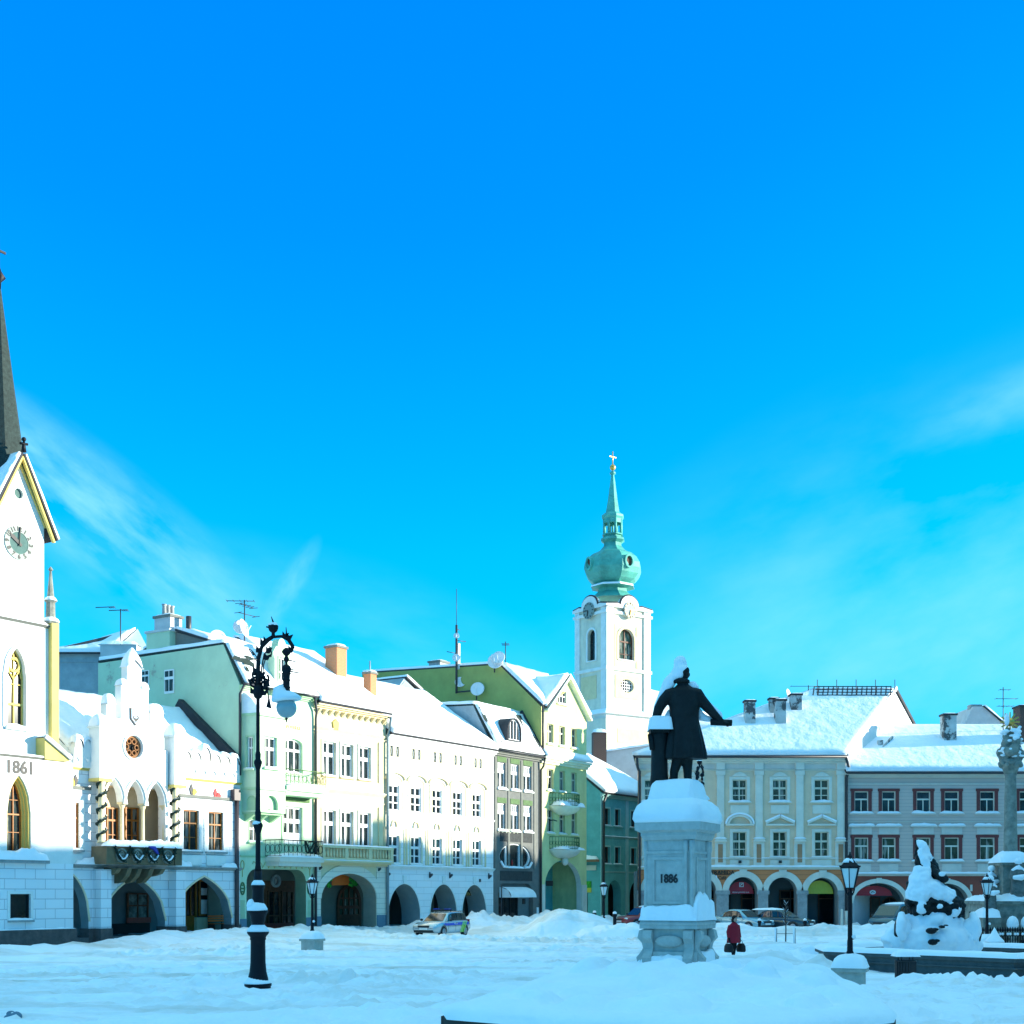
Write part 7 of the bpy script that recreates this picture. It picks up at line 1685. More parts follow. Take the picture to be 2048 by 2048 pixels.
def statue():
    t = thing('statue', 'dark bronze statue of a long coated man holding out a scroll, snow on its head', 'statue', (MON.x+.09, MON.y, 4.79), 0)
    b = B()
    # coat: elliptical loft with folds, hem to collar
    def ring(z, rx, ry, cx=.0, cy=0.0, fold=0.0, n=36):
        return [(cx+rx*(1+fold*math.cos(9*a+.4))*math.cos(a), cy+ry*(1+fold*math.cos(9*a+.4))*math.sin(a), z) for a in [2*PI*k/n for k in range(n)]]
    b.loft([ring(.42, .40, .28, .06, 0, .10), ring(.55, .39, .275, .055, 0, .10), ring(.85, .345, .25, .045, 0, .07), ring(1.1, .295, .215, .04, 0, .03), ring(1.22, .28, .20, .035, 0, .0), ring(1.45, .30, .20, .035), ring(1.65, .315, .185, .03), ring(1.76, .28, .16, .025), ring(1.84, .16, .12, .01), ring(1.9, .09, .09, .0)])
    b.tube([(0, 0, 1.8), (.0, -.0, 1.95), (.02, .02, 2.02)], [.1, .085, .08], 12)
    b.ball((.03, .02, 2.09), (.105, .12, .14), 18); b.ball((.03, .13, 2.06), (.022, .035, .03), 8); b.ball((-.075, .02, 2.08), (.02, .03, .04), 8); b.ball((.135, .02, 2.08), (.02, .03, .04), 8)
    b.ball((.02, -.03, 2.15), (.115, .12, .10), 16)                      # wavy hair
    b.tube([(-.22, -.02, 1.92), (-.08, -.10, 1.95), (.04, -.12, 1.95), (.12, -.06, 1.93)], [.035, .05, .05, .035], 8)  # collar
    b.ball((-.235, 0, 1.70), (.125, .125, .115), 14).ball((.255, 0, 1.70), (.125, .125, .115), 14)
    b.tube([(-.16, 0, 1.74), (-.27, 0, 1.70), (-.38, .0, 1.56), (-.46, .02, 1.42), (-.52, .06, 1.22), (-.53, .1, 1.14)], [.10, .125, .115, .10, .085, .06], 12)
    b.tube([(.18, 0, 1.74), (.285, 0, 1.70), (.37, .02, 1.58), (.48, .04, 1.46), (.63, .06, 1.30), (.76, .08, 1.19)], [.10, .125, .115, .105, .085, .06], 12)
    # hands: palm, four fingers, thumb
    def hand(p, d, up, grip):
        d = Vector(d).normalized(); up = Vector(up).normalized(); sd = d.cross(up)
        b.tube([Vector(p)-d*.03, Vector(p)+d*.10], [.045, .05], 10)
        for k, l in enumerate((.075, .09, .085, .065)):
            o = Vector(p)+d*.09+sd*(.036-.024*k); b.tube([o, o+d*l*.5+up*.01, o+d*l*.75-up*grip*.05, o+d*l*.6-up*grip*.085], [.016, .016, .015, .013], 8)
        o = Vector(p)+sd*.04+d*.03; b.tube([o, o+sd*.035+d*.035-up*.02, o+sd*.03+d*.07-up*.04], [.018, .017, .014], 8)
    hand((-.53, .1, 1.12), (-.05, .3, -.9), (-.3, -1, -.2), .4); hand((.77, .08, 1.18), (1, .1, -.25), (.1, 0, 1), 1)
    for sx, fx in ((-.09, -.17), (.09, .10)):
        b.tube([(sx+.03, 0, .62), (sx+.0, .02, .42), (fx, .0, .16), (fx, -.01, .04)], [.13, .115, .085, .08], 14); b.tube([(fx, -.06, .05), (fx+(-.02 if fx < 0 else .03), .1, .045), (fx+(-.03 if fx < 0 else .05), .2, .03)], [.075, .07, .045], 10)
    fused(b, 'figure', 'bronze', t, .016, 3)
    B().tube([(.56, .05, 1.17), (.98, .12, 1.16)], .05, 12).tube([(.56, .05, 1.125), (.98, .12, 1.115)], .035, 10).build('scroll', 'bronze', t)
    p = B().lathe([(.19, -.1), (.17, .12), (.16, .5), (.165, .85), (.19, .97)], 14, (-.45, .05, 0)); p.tube([(-.62, .0, .75), (-.64, -.02, .9), (-.6, -.06, .6)], .05, 8); p.box(-.64, -.27, -.14, .24, .93, 1.0); p.build('support_pillar', 'bronze', t)
    B().pillow(-.67, -.20, -.20, .30, .985, .27, 12, 12, .06, 2, 10).build('pillar_snow', 'snow', t)
    s = B(); s.tube([(-.3, .05, 1.1), (-.24, .1, 1.28), (-.25, .12, 1.42)], [.12, .10, .02], 10)
    s.loft([[(c[0]+r*math.cos(a), c[1]+r*.8*math.sin(a), c[2]) for a in [2*PI*k/14 for k in range(14)]] for c, r in (((-.0, .0, 2.18), .11), ((-.04, .01, 2.26), .135), ((-.05, .01, 2.36), .125), ((-.04, .01, 2.43), .08), ((-.03, .01, 2.455), .02))])
    s.ball((-.01, -.03, 2.17), (.135, .13, .10), 14).ball((-.07, -.04, 2.08), (.09, .10, .12), 12)
    s.tube([(-.07, .02, 2.3), (-.13, .02, 2.1), (-.26, .03, 1.92), (-.40, .03, 1.68), (-.50, .04, 1.46), (-.57, .06, 1.2)], [.07, .10, .13, .08, .06, .03], 10)
    s.tube([(.08, .03, 1.90), (.2, .02, 1.87), (.30, .03, 1.80)], [.04, .095, .06], 10); s.tube([(.36, .04, 1.70), (.5, .08, 1.55), (.64, .10, 1.40), (.74, .11, 1.30), (.80, .1, 1.24)], [.02, .04, .06, .07, .02], 10)
    s.tube([(.30, .14, 1.45), (.4, .16, 1.26), (.55, .14, 1.22), (.66, .10, 1.22)], [.05, .09, .06, .02], 10)
    fused(s, 'snow_cover', 'snow', t, .02, 6)
statue()

# ================================================================ street lamps
def ornate_lamp(loc, label, rz=0.0):
    t = thing('ornate_lamp', label, 'street lamp', loc, rz, 'tall ornate cast iron lamps')
    b = B().lathe([(.31, -.3), (.31, .04), (.33, .06), (.33, .11), (.26, .14), (.24, .26), (.205, .40), (.185, .62), (.18, 1.0), (.178, 1.16), (.20, 1.19), (.19, 1.22), (.205, 1.26), (.25, 1.31), (.265, 1.34), (.265, 1.37)], 20)
    b.build('base', 'iron', t)
    m = B().lathe([(.265, 1.37), (.22, 1.42), (.165, 1.50), (.15, 1.58), (.175, 1.64), (.185, 1.74), (.215, 1.80), (.245, 1.84), (.245, 1.88), (.17, 1.93), (.15, 2.02), (.14, 2.08), (.135, 2.36), (.15, 2.42), (.165, 2.46), (.165, 2.50), (.12, 2.55), (.10, 2.62), (.092, 2.85)], 20)
    m.build('baluster', 'iron', t)
    p = B().lathe([(.085, 2.85), (.062, 3.0), (.058, 3.75), (.085, 3.82), (.12, 3.93), (.12, 3.97), (.08, 4.03), (.065, 4.1), (.075, 4.25), (.060, 4.32), (.052, 5.3), (.07, 5.36), (.10, 5.46), (.10, 5.5), (.065, 5.56), (.07, 5.68), (.048, 5.75), (.044, 7.02), (.09, 7.05), (.12, 7.14), (.11, 7.3), (.08, 7.36)], 16)
    p.build('pole', 'iron', t)
    # arm rising from the pole, over to the hanging lamp
    a = B(); tp = 7.40
    a.tube([(0, 0, tp-.1), (0, 0, tp+.3), (.01, 0, tp+.6), (.09, 0, tp+.88), (.24, 0, tp+1.05), (.36, 0, tp+1.13)], [.08, .055, .05, .045, .055, .045], 10)
    a.tube([(.07, 0, tp+.05), (.09, 0, tp+.4), (.15, 0, tp+.7), (.27, 0, tp+.86)], .018, 8).tube([(.12, 0, tp+.1), (.13, 0, tp+.42), (.2, 0, tp+.66)], .015, 8)
    a.tube([(.35, 0, tp+1.12), (.57, 0, tp+1.14), (.74, 0, tp+1.06), (.84, 0, tp+.90), (.82, 0, tp+.80), (.76, 0, tp+.76), (.69, 0, tp+.82)], [.035, .035, .05, .05, .042, .035, .025], 10)
    for (x, z, r, a0, s) in ((-.10, tp-.02, .12, 0, 1), (.14, tp-.02, .15, 1, -1), (-.06, tp+.2, .10, 2, 1), (.14, tp+.12, .12, 2.4, -1), (-.14, tp+.08, .09, 3, 1), (.05, tp-.15, .13, 4, -1), (.2, tp-.1, .08, .6, 1)):
        a.tube([(x+s*r*(1-k/18)*math.cos(a0+k*.5), .07*math.sin(k*.8), z+r*(1-k/18)*math.sin(a0+k*.5)) for k in range(16)], .028, 6)
    a.tube([(-.02, 0, tp+.52), (-.10, 0, tp+.60)]+[(-.14+.11*(1-k/22)*math.cos(-.3+k*.5), 0, tp+.74+.13*(1-k/22)*math.sin(-.3+k*.5-1.2)) for k in range(18)], .012, 6)
    for (x, z) in ((.02, tp+.8), (.12, tp+.98), (.2, tp+1.02), (.66, tp+1.14), (.76, tp+1.1), (.8, tp+.8), (.26, tp+.78), (.22, tp+.62), (.1, tp+.2), (-.06, tp+.3), (.2, tp+.0), (-.12, tp-.2), (.16, tp-.24)):
        a.prism([(x-.07, z-.05), (x+.02, z-.06), (x+.09, z+.08), (x+.0, z+.05), (x-.06, z+.12)], -.03, .03)
    a.tube([(.28, 0, tp+.9), (.33, 0, tp+.74), (.31, 0, tp+.64), (.27, 0, tp+.66)], .018, 6); a.tube([(.66, 0, tp+1.12), (.69, 0, tp+1.22), (.68, 0, tp+1.36)], [.025, .018, .008], 6)
    a.tube([(.20, 0, tp-.05), (.25, 0, tp-.3), (.27, 0, tp-.42)], [.03, .015, .025], 6); a.prism([(.20, tp-.58), (.33, tp-.62), (.28, tp-.38), (.25, tp-.38)], -.02, .02)
    for (x, z, l) in ((.8, tp+.55, .14), (.82, tp+.35, .1), (.80, tp+.28, .22)): a.tube([(.70, 0, z+.02), (.78+l, 0, z-.03)], [.02, .012], 5)
    a.build('arm', 'iron', t)
    u = B().lathe([(.035, 1.10+tp), (.045, 1.18+tp), (.04, 1.22+tp), (.10, 1.27+tp), (.125, 1.34+tp), (.12, 1.40+tp), (.10, 1.42+tp)], 14, (.37, 0, 0)); u.tube([(.37, 0, tp+1.42), (.37, 0, tp+1.48), (.32, 0, tp+1.62)], [.02, .025, .008], 6).tube([(.25, 0, tp+1.36), (.2, 0, tp+1.37)], .02, 5); o = u.build('urn_finial', 'iron', t)
    B().pillow(.255, .485, -.115, .115, tp+1.395, .08, 8, 8, .1, 1, 3).build('urn_snow', 'snow', o)
    hx = .69
    h = B().lathe([(.03, tp+.86), (.08, tp+.82), (.12, tp+.76), (.08, tp+.70), (.035, tp+.66), (.06, tp+.61), (.07, tp+.56), (.03, tp+.51), (.03, tp+.46), (.09, tp+.42), (.125, tp+.34), (.09, tp+.27), (.115, tp+.24), (.09, tp+.2), (.085, tp+.1), (.11, tp+.08), (.085, tp+.05), (.085, tp-.08), (.11, tp-.10), (.085, tp-.13), (.10, tp-.2), (.16, tp-.27), (.25, tp-.34), (.25, tp-.38), (.15, tp-.38)], 18, (hx, 0, 0)); h.build('lantern_stem', 'iron', t)
    g = B().ball((hx, 0, tp-.60), (.25, .25, .245), 24).build('globe', 'opal', t); B().lathe([(.02, tp-.845), (.05, tp-.86), (.02, tp-.89), (.015, tp-.93), (.004, tp-.96)], 8, (hx, 0, 0)).build('globe_tip', 'iron', g)
    vs = []; n = 24
    for r_, zz in ((.26, -.44), (.35, -.42), (.365, -.38), (.31, -.29), (.17, -.21), (.09, -.19)):
        vs.append([(hx+r_*math.cos(2*PI*k/n), r_*math.sin(2*PI*k/n), tp+zz+(.16*max(0, -math.cos(2*PI*k/n)+.1) if zz > -.36 else .03*math.cos(2*PI*k/n))) for k in range(n)])
    B().loft(vs).build('shade_snow', 'snow', t)
    s = B()
    s.lathe([(.335, .11), (.31, .15), (.27, .19), (.22, .27)], 20, (-.02, 0, 0)); s.lathe([(.27, 1.37), (.25, 1.43), (.18, 1.51), (.155, 1.54)], 20); s.lathe([(.17, 2.5), (.15, 2.56), (.1, 2.62)], 16); s.lathe([(.125, 3.97), (.1, 4.03), (.066, 4.06)], 14, (-.02, 0, 0))
    s.lathe([(.25, 1.88), (.255, 1.93), (.2, 2.02), (.145, 2.08)], 16, (-.02, 0, 0)); s.ball((-.15, -.05, 2.0), (.12, .14, .17), 12); s.ball((.09, -.09, 1.94), (.10, .09, .07), 10)
    s.build('snow', 'snow', t)
    return t
pl = at(516, 1975, 32.6)
L1 = ornate_lamp((pl.x, 32.6, .28), 'tall ornate black lamp post with hanging globe, alone on the open snow')
p2 = at(1393, 1600, 63)
L2 = dup(L1, (p2.x, 63, 0), R(60), 'tall ornate lamp behind the monument, only its scrolled head showing')

def lantern(loc, label, zb=.75, rz=0.0):
    t = thing('lantern_post', label, 'street lamp', loc, rz, 'small lantern posts on snowy planters')
    H0 = zb
    p = B().lathe([(.11, H0-.1), (.11, H0+.12), (.075, H0+.2), (.07, H0+.45), (.06, H0+.5), (.055, H0+1.6), (.09, H0+1.64), (.05, H0+1.7), (.05, H0+1.8)], 12); p.tube([(0, 0, H0+.5), (.1, 0, H0+.55)], .05, 8); p.build('post', 'iron', t)
    z = H0+1.8
    f = B()
    for k in range(6):
        a = PI/6+k*PI/3; c, s = math.cos(a), math.sin(a); f.bar((.12*c, .12*s, z), (.25*c, .25*s, z+.52), .022, .022); f.tube([(.13*c, .13*s, z), (.1*c, .1*s, z-.12), (.02*c, .02*s, z-.2)], .014, 5)
        a2 = a+PI/3; f.bar((.25*c, .25*s, z+.52), (.25*math.cos(a2), .25*math.sin(a2), z+.52), .03, .03); f.bar((.12*c, .12*s, z), (.12*math.cos(a2), .12*math.sin(a2), z), .025, .025); f.ball((.27*c, .27*s, z+.56), .025, 6)
    f.lathe([(.26, z+.52), (.27, z+.55), (.17, z+.66), (.1, z+.74), (.06, z+.78), (.07, z+.82), (.03, z+.86), (.015, z+.93)], 6, phase=PI/6, smooth=False)
    hd = f.build('lantern_frame', 'iron', t); B().lathe([(.115, z+.01), (.24, z+.51)], 6, phase=PI/6, smooth=False).build('lantern_glass', 'lampglass', hd)
    B().lathe([(.18, z+.655), (.13, z+.73), (.08, z+.77)], 8, (-.02, .01, 0)).build('lantern_snow', 'snow', hd)
    q = B().box(-.36, .36, -.36, .36, -.4, .42).box(-.43, .43, -.43, .43, .42, .52); q.build('planter', 'concrete', t)
    B().pillow(-.45, .45, -.45, .45, .52, .36, 14, 14, .15, loc[0], 3).build('planter_snow', 'snow', t); B().ball((.1, -.03, H0+.56), .06, 8).build('bracket_snow', 'snow', t)
    return t
q = at(1700, 1966, 34.4); N1 = lantern((q.x, 34.4, .16), 'small black lantern on a concrete planter in front of the fountain basin', rz=R(-20))
for px, Y, z, lab, rz in ((624.5, 61, -.02, 'small black lantern on a snowy planter before the cream and mint houses', -25), (1208, 80, -.75+.63, 'dark lantern before the teal corner house, planter buried in snow', -10), (1974, 57.5, -.05, 'lantern beside the snow covered column group, in front of its railing', 0)):
    dup(N1, (at(px, 0, Y).x, Y, z), R(rz), lab)
# ================================================================ fountain
def fountain():
    P = [Vector(p) for p in ((10.1, 42.6), (14.2, 38.1), (16.6, 38.9), (18.6, 41.4), (18.3, 44.2), (15.9, 47.0), (12.9, 47.2), (10.4, 45.2))]
    c = Vector((14.0, 42.8)); t = thing('fountain', 'stone fountain with polygonal basin and dark figure group buried in heaped snow', 'fountain', (c.x, c.y, 0))
    L_ = [p-c for p in P]; n = len(L_)
    def off(k): return [p*k for p in L_]
    zt = .74
    def ringwall(mb, ro, ri, z0, z1):
        vs = [(p.x, p.y, z0) for p in ro]+[(p.x, p.y, z1) for p in ro]+[(p.x, p.y, z1) for p in ri]+[(p.x, p.y, z0) for p in ri]; fs = []
        for i in range(n):
            j = (i+1) % n; fs += [(i, j, j+n, i+n), (i+n, j+n, j+2*n, i+2*n), (i+2*n, j+2*n, j+3*n, i+3*n), (i+3*n, j+3*n, j, i)]
        return mb.add(vs, fs)
    m = B(); ringwall(m, off(1.0), off(.91), -.3, .42); ringwall(m, off(1.035), off(.89), .42, .46); ringwall(m, off(1.02), off(.90), .462, zt-.12); ringwall(m, off(1.05), off(.88), zt-.118, zt)
    m.build('basin', 'granitegrey', t); B().prism([(p.x*.92, p.y*.92) for p in L_], .1, .3, 'xy').build('basin_snow', 'snow', t)
    s = B(); N = 12
    for i in range(n):
        a0, a1, b0, b1 = L_[i]*1.06, L_[(i+1) % n]*1.06, L_[i]*.87, L_[(i+1) % n]*.87; m_ = 26; vs = []
        for k in range(m_+1):
            u = k/m_
            for j in range(N+1):
                v = j/N; p = a0.lerp(a1, u).lerp(b0.lerp(b1, u), v); hgt = .17*math.sqrt(max(0, 1-abs(2*v-1)**3))*(1+.35*noise.noise((p.x*1.3, p.y*1.3, 2)))
                vs.append((p.x, p.y, zt+hgt-.012))
        s.add(vs, [(k*(N+1)+j, k*(N+1)+j+1, (k+1)*(N+1)+j+1, (k+1)*(N+1)+j) for k in range(m_) for j in range(N)], True)
    s.build('rim_snow', 'snow', t)
    g = Vector((at(1868, 0, 42.6).x, 42.6))-c; k = 42.6/FPX
    def px(x, y, d=0.0): return Vector((at(x, y, 42.6).x-c.x, g.y+d, at(x, y, 42.6).z))
    # rock heap under snow
    r = B()
    for x, y, rx, rz in ((1865, 1880, 1.15, .75), (1820, 1885, .7, .6), (1915, 1885, .75, .62), (1868, 1845, .9, .5), (1845, 1850, .6, .5), (1900, 1858, .6, .5), (1800, 1893, .5, .35), (1935, 1893, .5, .35)):
        r.ball(px(x, y), (rx, rx*.85, rz), 16)
    r.tube([px(1815, 1830), px(1800, 1860), px(1785, 1890)], [.12, .35, .4], 10)
    fused(r, 'snow_heap', 'snow', t, .05, 6, .10, 2.2)
    h = B()
    for x, y, rx, rz in ((1843, 1860, .17, .10), (1864, 1852, .08, .05), (1846, 1882, .15, .10)): h.ball(px(x, y, -.98), (rx, .22, rz), 10); h.ball(px(x+8, y-3, -.98), (rx*.6, .2, rz*.5), 8)
    h.build('rock', 'bronze', t)
    q = B()
    for x, y, rx, rz in ((1845, 1815, .5, .42), (1885, 1820, .55, .42), (1865, 1805, .65, .38), (1830, 1805, .3, .3), (1900, 1812, .4, .35)): q.ball(px(x, y, -.1), (rx, .6, rz), 12)
    fused(q, 'rock_pedestal', 'bronze', t, .04, 1, .12, 3.5)
    f = B()           # seated bearded giant: cloak, knees, arm and staff
    f.tube([px(1832, 1680), px(1836, 1710), px(1845, 1745)], [.05, .12, .2], 10); f.ball(px(1842, 1718, -.1), (.2, .22, .26), 12); f.tube([px(1850, 1700), px(1865, 1735), px(1872, 1770), px(1875, 1795)], [.1, .22, .28, .3], 12)
    f.tube([px(1858, 1735, -.2), px(1868, 1752, -.45), px(1878, 1758, -.5)], [.13, .12, .1], 10); f.ball(px(1878, 1756, -.45), (.16, .15, .14), 10); f.tube([px(1835, 1760), px(1840, 1790)], [.35, .45], 12); f.ball(px(1842, 1690), (.1, .1, .14), 10)
    fused(f, 'giant_figure', 'bronze', t, .03, 2, .05, 5)
    s = B()
    s.tube([px(1833, 1679, -.03), px(1842, 1690, -.06), px(1853, 1712, -.06), px(1862, 1735, -.05), px(1866, 1750, -.02)], [.06, .15, .17, .12, .05], 12)
    s.tube([px(1839, 1735, -.3), px(1836, 1755, -.32), px(1834, 1785, -.3), px(1832, 1800, -.25)], [.26, .34, .42, .38], 14); s.tube([px(1845, 1775, -.35), px(1868, 1785, -.35), px(1890, 1797, -.3), px(1902, 1806, -.2)], [.35, .34, .32, .2], 14)
    s.ball(px(1872, 1748, -.6), (.12, .1, .08), 10).ball(px(1832, 1816, -.6), (.20, .12, .22), 10).ball(px(1897, 1818, -.55), (.24, .14, .26), 10).ball(px(1866, 1812, -.72), (.12, .08, .10), 8); s.tube([px(1836, 1700, -.16), px(1846, 1722, -.26), px(1850, 1738, -.3)], [.10, .14, .08], 10)
    fused(s, 'figure_snow', 'snow', t, .03, 5, .05, 4)
    for x0, sg in ((1795, 1), (1938, -1)):          # side animals, mostly under snow
        b = B(); b.tube([px(x0, 1832, -.3), px(x0-4*sg, 1848, -.35), px(x0-2*sg, 1868, -.3), px(x0+6*sg, 1885, -.2)], [.08, .14, .17, .15], 10); b.tube([px(x0-2*sg, 1838, -.35), px(x0-9*sg, 1846, -.5)], [.1, .06], 8); b.tube([px(x0+1*sg, 1832, -.3), px(x0+4*sg, 1822, -.25), px(x0+8*sg, 1826, -.2)], [.035, .03, .01], 6)
        fused(b, 'side_animal', 'bronze', t, .035, 2)
        s = B(); s.tube([px(x0+1*sg, 1824, -.38), px(x0-1*sg, 1842, -.50), px(x0-5*sg, 1862, -.55), px(x0+2*sg, 1880, -.55)], [.1, .17, .14, .12], 10); s.ball(px(x0+6*sg, 1856, -.35), (.26, .25, .34), 10); fused(s, 'animal_snow', 'snow', t, .035, 4)
    B().tube([px(1955, 1860, -.4), px(1950, 1880, -.42), px(1938, 1893, -.4)], .03, 6).build('spout', 'iron', t)
fountain()

# ================================================================ holy column
def holycolumn():
    c = Vector((at(2021, 0, 62).x, 62)); t = thing('holy_column', 'tall sandstone column with carved cloud capital, saint figures and canopy of snow at its foot', 'column', (c.x, c.y, 0))
    def px(x, y, d=0.0): p = at(x, y, 62); return Vector((p.x-c.x, d, p.z))
    k = 62/FPX
    m = B().lathe([(.36, px(0, 1716).z), (.36, px(0, 1708).z), (.31, px(0, 1700).z), (.29, px(0, 1650).z), (.25, px(0, 1553).z), (.28, px(0, 1549).z), (.26, px(0, 1547).z)], 20); m.build('shaft', 'columnstone', t)
    m = B().lathe([(.28, px(0, 1548).z), (.36, px(0, 1538).z), (.46, px(0, 1528).z), (.52, px(0, 1520).z), (.4, px(0, 1518).z)], 12)
    for i in range(14): a = i*PI/7; m.ball((.44*math.cos(a), .44*math.sin(a), px(0, 1527+4*(i % 2)).z), (.13, .13, .12), 8)
    m.build('capital', 'columnstone', t)
    f = B(); random.seed(5)
    for i in range(46):
        z = random.uniform(px(0, 1520).z, px(0, 1462).z); u = (z-px(0, 1520).z)/(px(0, 1462).z-px(0, 1520).z); rr = .5*math.sin(PI*min(1, .3+u*.6))*random.uniform(.5, 1.1); a = random.uniform(0, 2*PI); f.ball((rr*math.cos(a), rr*math.sin(a), z), (random.uniform(.1, .24), random.uniform(.1, .24), random.uniform(.12, .26)), 8)
    f.tube([px(2017, 1520), px(2017, 1462)], [.35, .25], 10); fused(f, 'cloud_group', 'columnstone', t, .04, 1)
    s = B()
    for i in range(34):
        z = random.uniform(px(0, 1515).z, px(0, 1455).z); a = random.uniform(-PI*.95, -.1); rr = random.uniform(.36, .56); s.ball((rr*math.cos(a), rr*math.sin(a), z), (random.uniform(.07, .2), random.uniform(.07, .15), random.uniform(.05, .12)), 8)
    fused(s, 'cloud_snow', 'snow', t, .035, 1)
    b = B().ball(px(2020, 1444), (.2, .2, .2), 12)
    for i in range(12): a = i*PI/6; b.bar(px(2020, 1444), px(2020, 1444)+Vector((.45*math.cos(a), 0, .45*math.sin(a))), .04, .07)
    b.build('gilded_rays', 'gold', t); B().ball(px(2012, 1440, -.1), (.12, .14, .3), 10).build('dove_snow', 'snow', t)
    # canopy block under the shaft
    x0, x1 = px(1992, 0).x, px(2056, 0).x; z0, z1 = px(0, 1815).z, px(0, 1731).z
    m = B().box(x0+.12, x1-.12, -.55, .9, z0, z1).box(x0, x1, -.7, 1.0, z1, z1+.12); m.build('pedestal', 'columnstone', t)
    s = B(); s.pillow(x0-.06, x1+.06, -.76, 1.05, z1+.12, .62, 16, 12, .08, 2, 2.0); s.build('canopy_snow', 'snow', t)
    # stepped base
    zb = px(0, 1808).z; B().box(px(1962, 0).x, 3.2, -1.3, 2.2, -.2, zb).box(px(1958, 0).x, 3.3, -1.4, 2.3, zb, zb+.14).build('base', 'columnstone', t)
    s = B(); s.pillow(px(1957, 0).x, 3.35, -1.45, 2.2, zb+.14, .3, 40, 12, .5, 5, 8); s.build('base_snow', 'snow', t)
    B().box(px(1938, 0).x, px(1972, 0).x, -1.9, -.6, -.2, px(0, 1834).z).build('side_plinth', 'columnstone', t); B().pillow(px(1936, 0).x, px(1974, 0).x, -1.95, -.55, px(0, 1834).z, .45, 12, 8, .2, 3).build('plinth_snow', 'snow', t)
    def saint(x, yt, yb, d, lean, wings=False):
        H_ = px(0, yt).z-px(0, yb).z; p = px(x, yb, d); q = B()
        q.loft([[(p.x+rx*H_*math.cos(a)*(1+.06*math.cos(7*a)), p.y+rx*.8*H_*math.sin(a), p.z+z*H_) for a in [2*PI*i/16 for i in range(16)]] for z, rx in ((0, .19), (.25, .17), (.5, .15), (.7, .17), (.8, .13), (.85, .06))])
        q.ball((p.x+lean*.1, p.y-.04, p.z+.92*H_), (.075*H_, .08*H_, .095*H_), 10); q.tube([(p.x-.14*H_, p.y, p.z+.76*H_), (p.x-.2*H_, p.y-.1, p.z+.58*H_), (p.x, p.y-.22*H_, p.z+.55*H_), (p.x+.2*H_, p.y-.1, p.z+.6*H_), (p.x+.14*H_, p.y, p.z+.76*H_)], .05*H_, 8)
        o = fused(q, 'saint_figure', 'marble', t, .035, 2)
        s = B(); s.ball((p.x+lean*.1, p.y-.05, p.z+.98*H_), (.11*H_, .11*H_, .09*H_), 10); s.tube([(p.x-.16*H_, p.y-.03, p.z+.74*H_), (p.x, p.y-.08, p.z+.82*H_), (p.x+.16*H_, p.y-.03, p.z+.74*H_)], [.04*H_, .09*H_, .05*H_], 8); s.tube([(p.x-.18*H_, p.y-.16*H_, p.z+.58*H_), (p.x, p.y-.25*H_, p.z+.58*H_), (p.x+.18*H_, p.y-.14*H_, p.z+.62*H_)], [.05*H_, .08*H_, .05*H_], 8)
        s.tube([(p.x-.2*H_, p.y-.14*H_, p.z+.05*H_), (p.x+.1*H_, p.y-.22*H_, p.z+.03*H_)], .05*H_, 8); fused(s, 'saint_snow', 'snow', o, .035, 3)
    saint(2019, 1722, 1802, -1.0, .2); saint(1961, 1756, 1828, -1.3, -.3); saint(1984, 1735, 1806, .2, .3); saint(2052, 1735, 1806, .5, 0)
    for x in (1993, 2020, 2043):
        p = px(x, 1868, -2.0); B().lathe([(.3, -.6), (.28, -.3), (.12, -.2), (.26, .1), (.3, .3), (.2, .35)], 12, p).build('urn', 'columnstone', t); B().ball((p.x, p.y, p.z+.5), (.27, .27, .38), 12).build('urn_snow', 'snow', t)
    random.seed(7)
holycolumn()
def fence():
    p0, p1 = Vector((at(1946, 0, 58.3).x, 58.3)), Vector((at(2075, 0, 58.3).x, 58.3)); L_ = (p1-p0).length
    t = thing('railing_fence', 'black spiked iron railing in front of the snow covered column group', 'fence', (p0.x, p0.y, 0))
    m = B(); n = 26
    for k in range(n+1):
        x = L_*k/n; m.bar((x, 0, -.2), (x, 0, .92), .035, .035)
    m.bar((0, 0, .72), (L_, 0, .72), .03, .04).bar((0, 0, .1), (L_, 0, .1), .03, .04); m.build('bars', 'iron', t)
    s = B()
    for k in range(n+1):
        x = L_*k/n; s.lathe([(.02, .9), (.06, .96), (.005, 1.12)], 5, (x, 0, 0))
    s.build('spikes', 'iron', t)
    B().ball((L_*.35, -.05, .48), (.2, .06, .1), 8).ball((L_*.80, -.05, .48), (.2, .06, .1), 8).build('rosette', 'iron', t)
    sn = B()
    for k in range(0, n+1):
        if k % 3 != 1: sn.ball((L_*k/n, 0, .8), (.06, .06, .07), 6)
    sn.build('snow', 'snow', t)
fence()
pb = at(1989, 1890, 56); q = thing('planter_bowl', 'round stone planter bowl heaped with snow beside the railing', 'planter', (pb.x, 56, pb.z-.15))
B().lathe([(.18, -.15), (.2, 0), (.34, .12), (.4, .25), (.36, .27)], 16).build('bowl', 'concrete', q); B().lathe([(.4, .26), (.38, .34), (.22, .5), (.08, .75), (.0, .9)], 14).build('bowl_snow', 'snow', q)
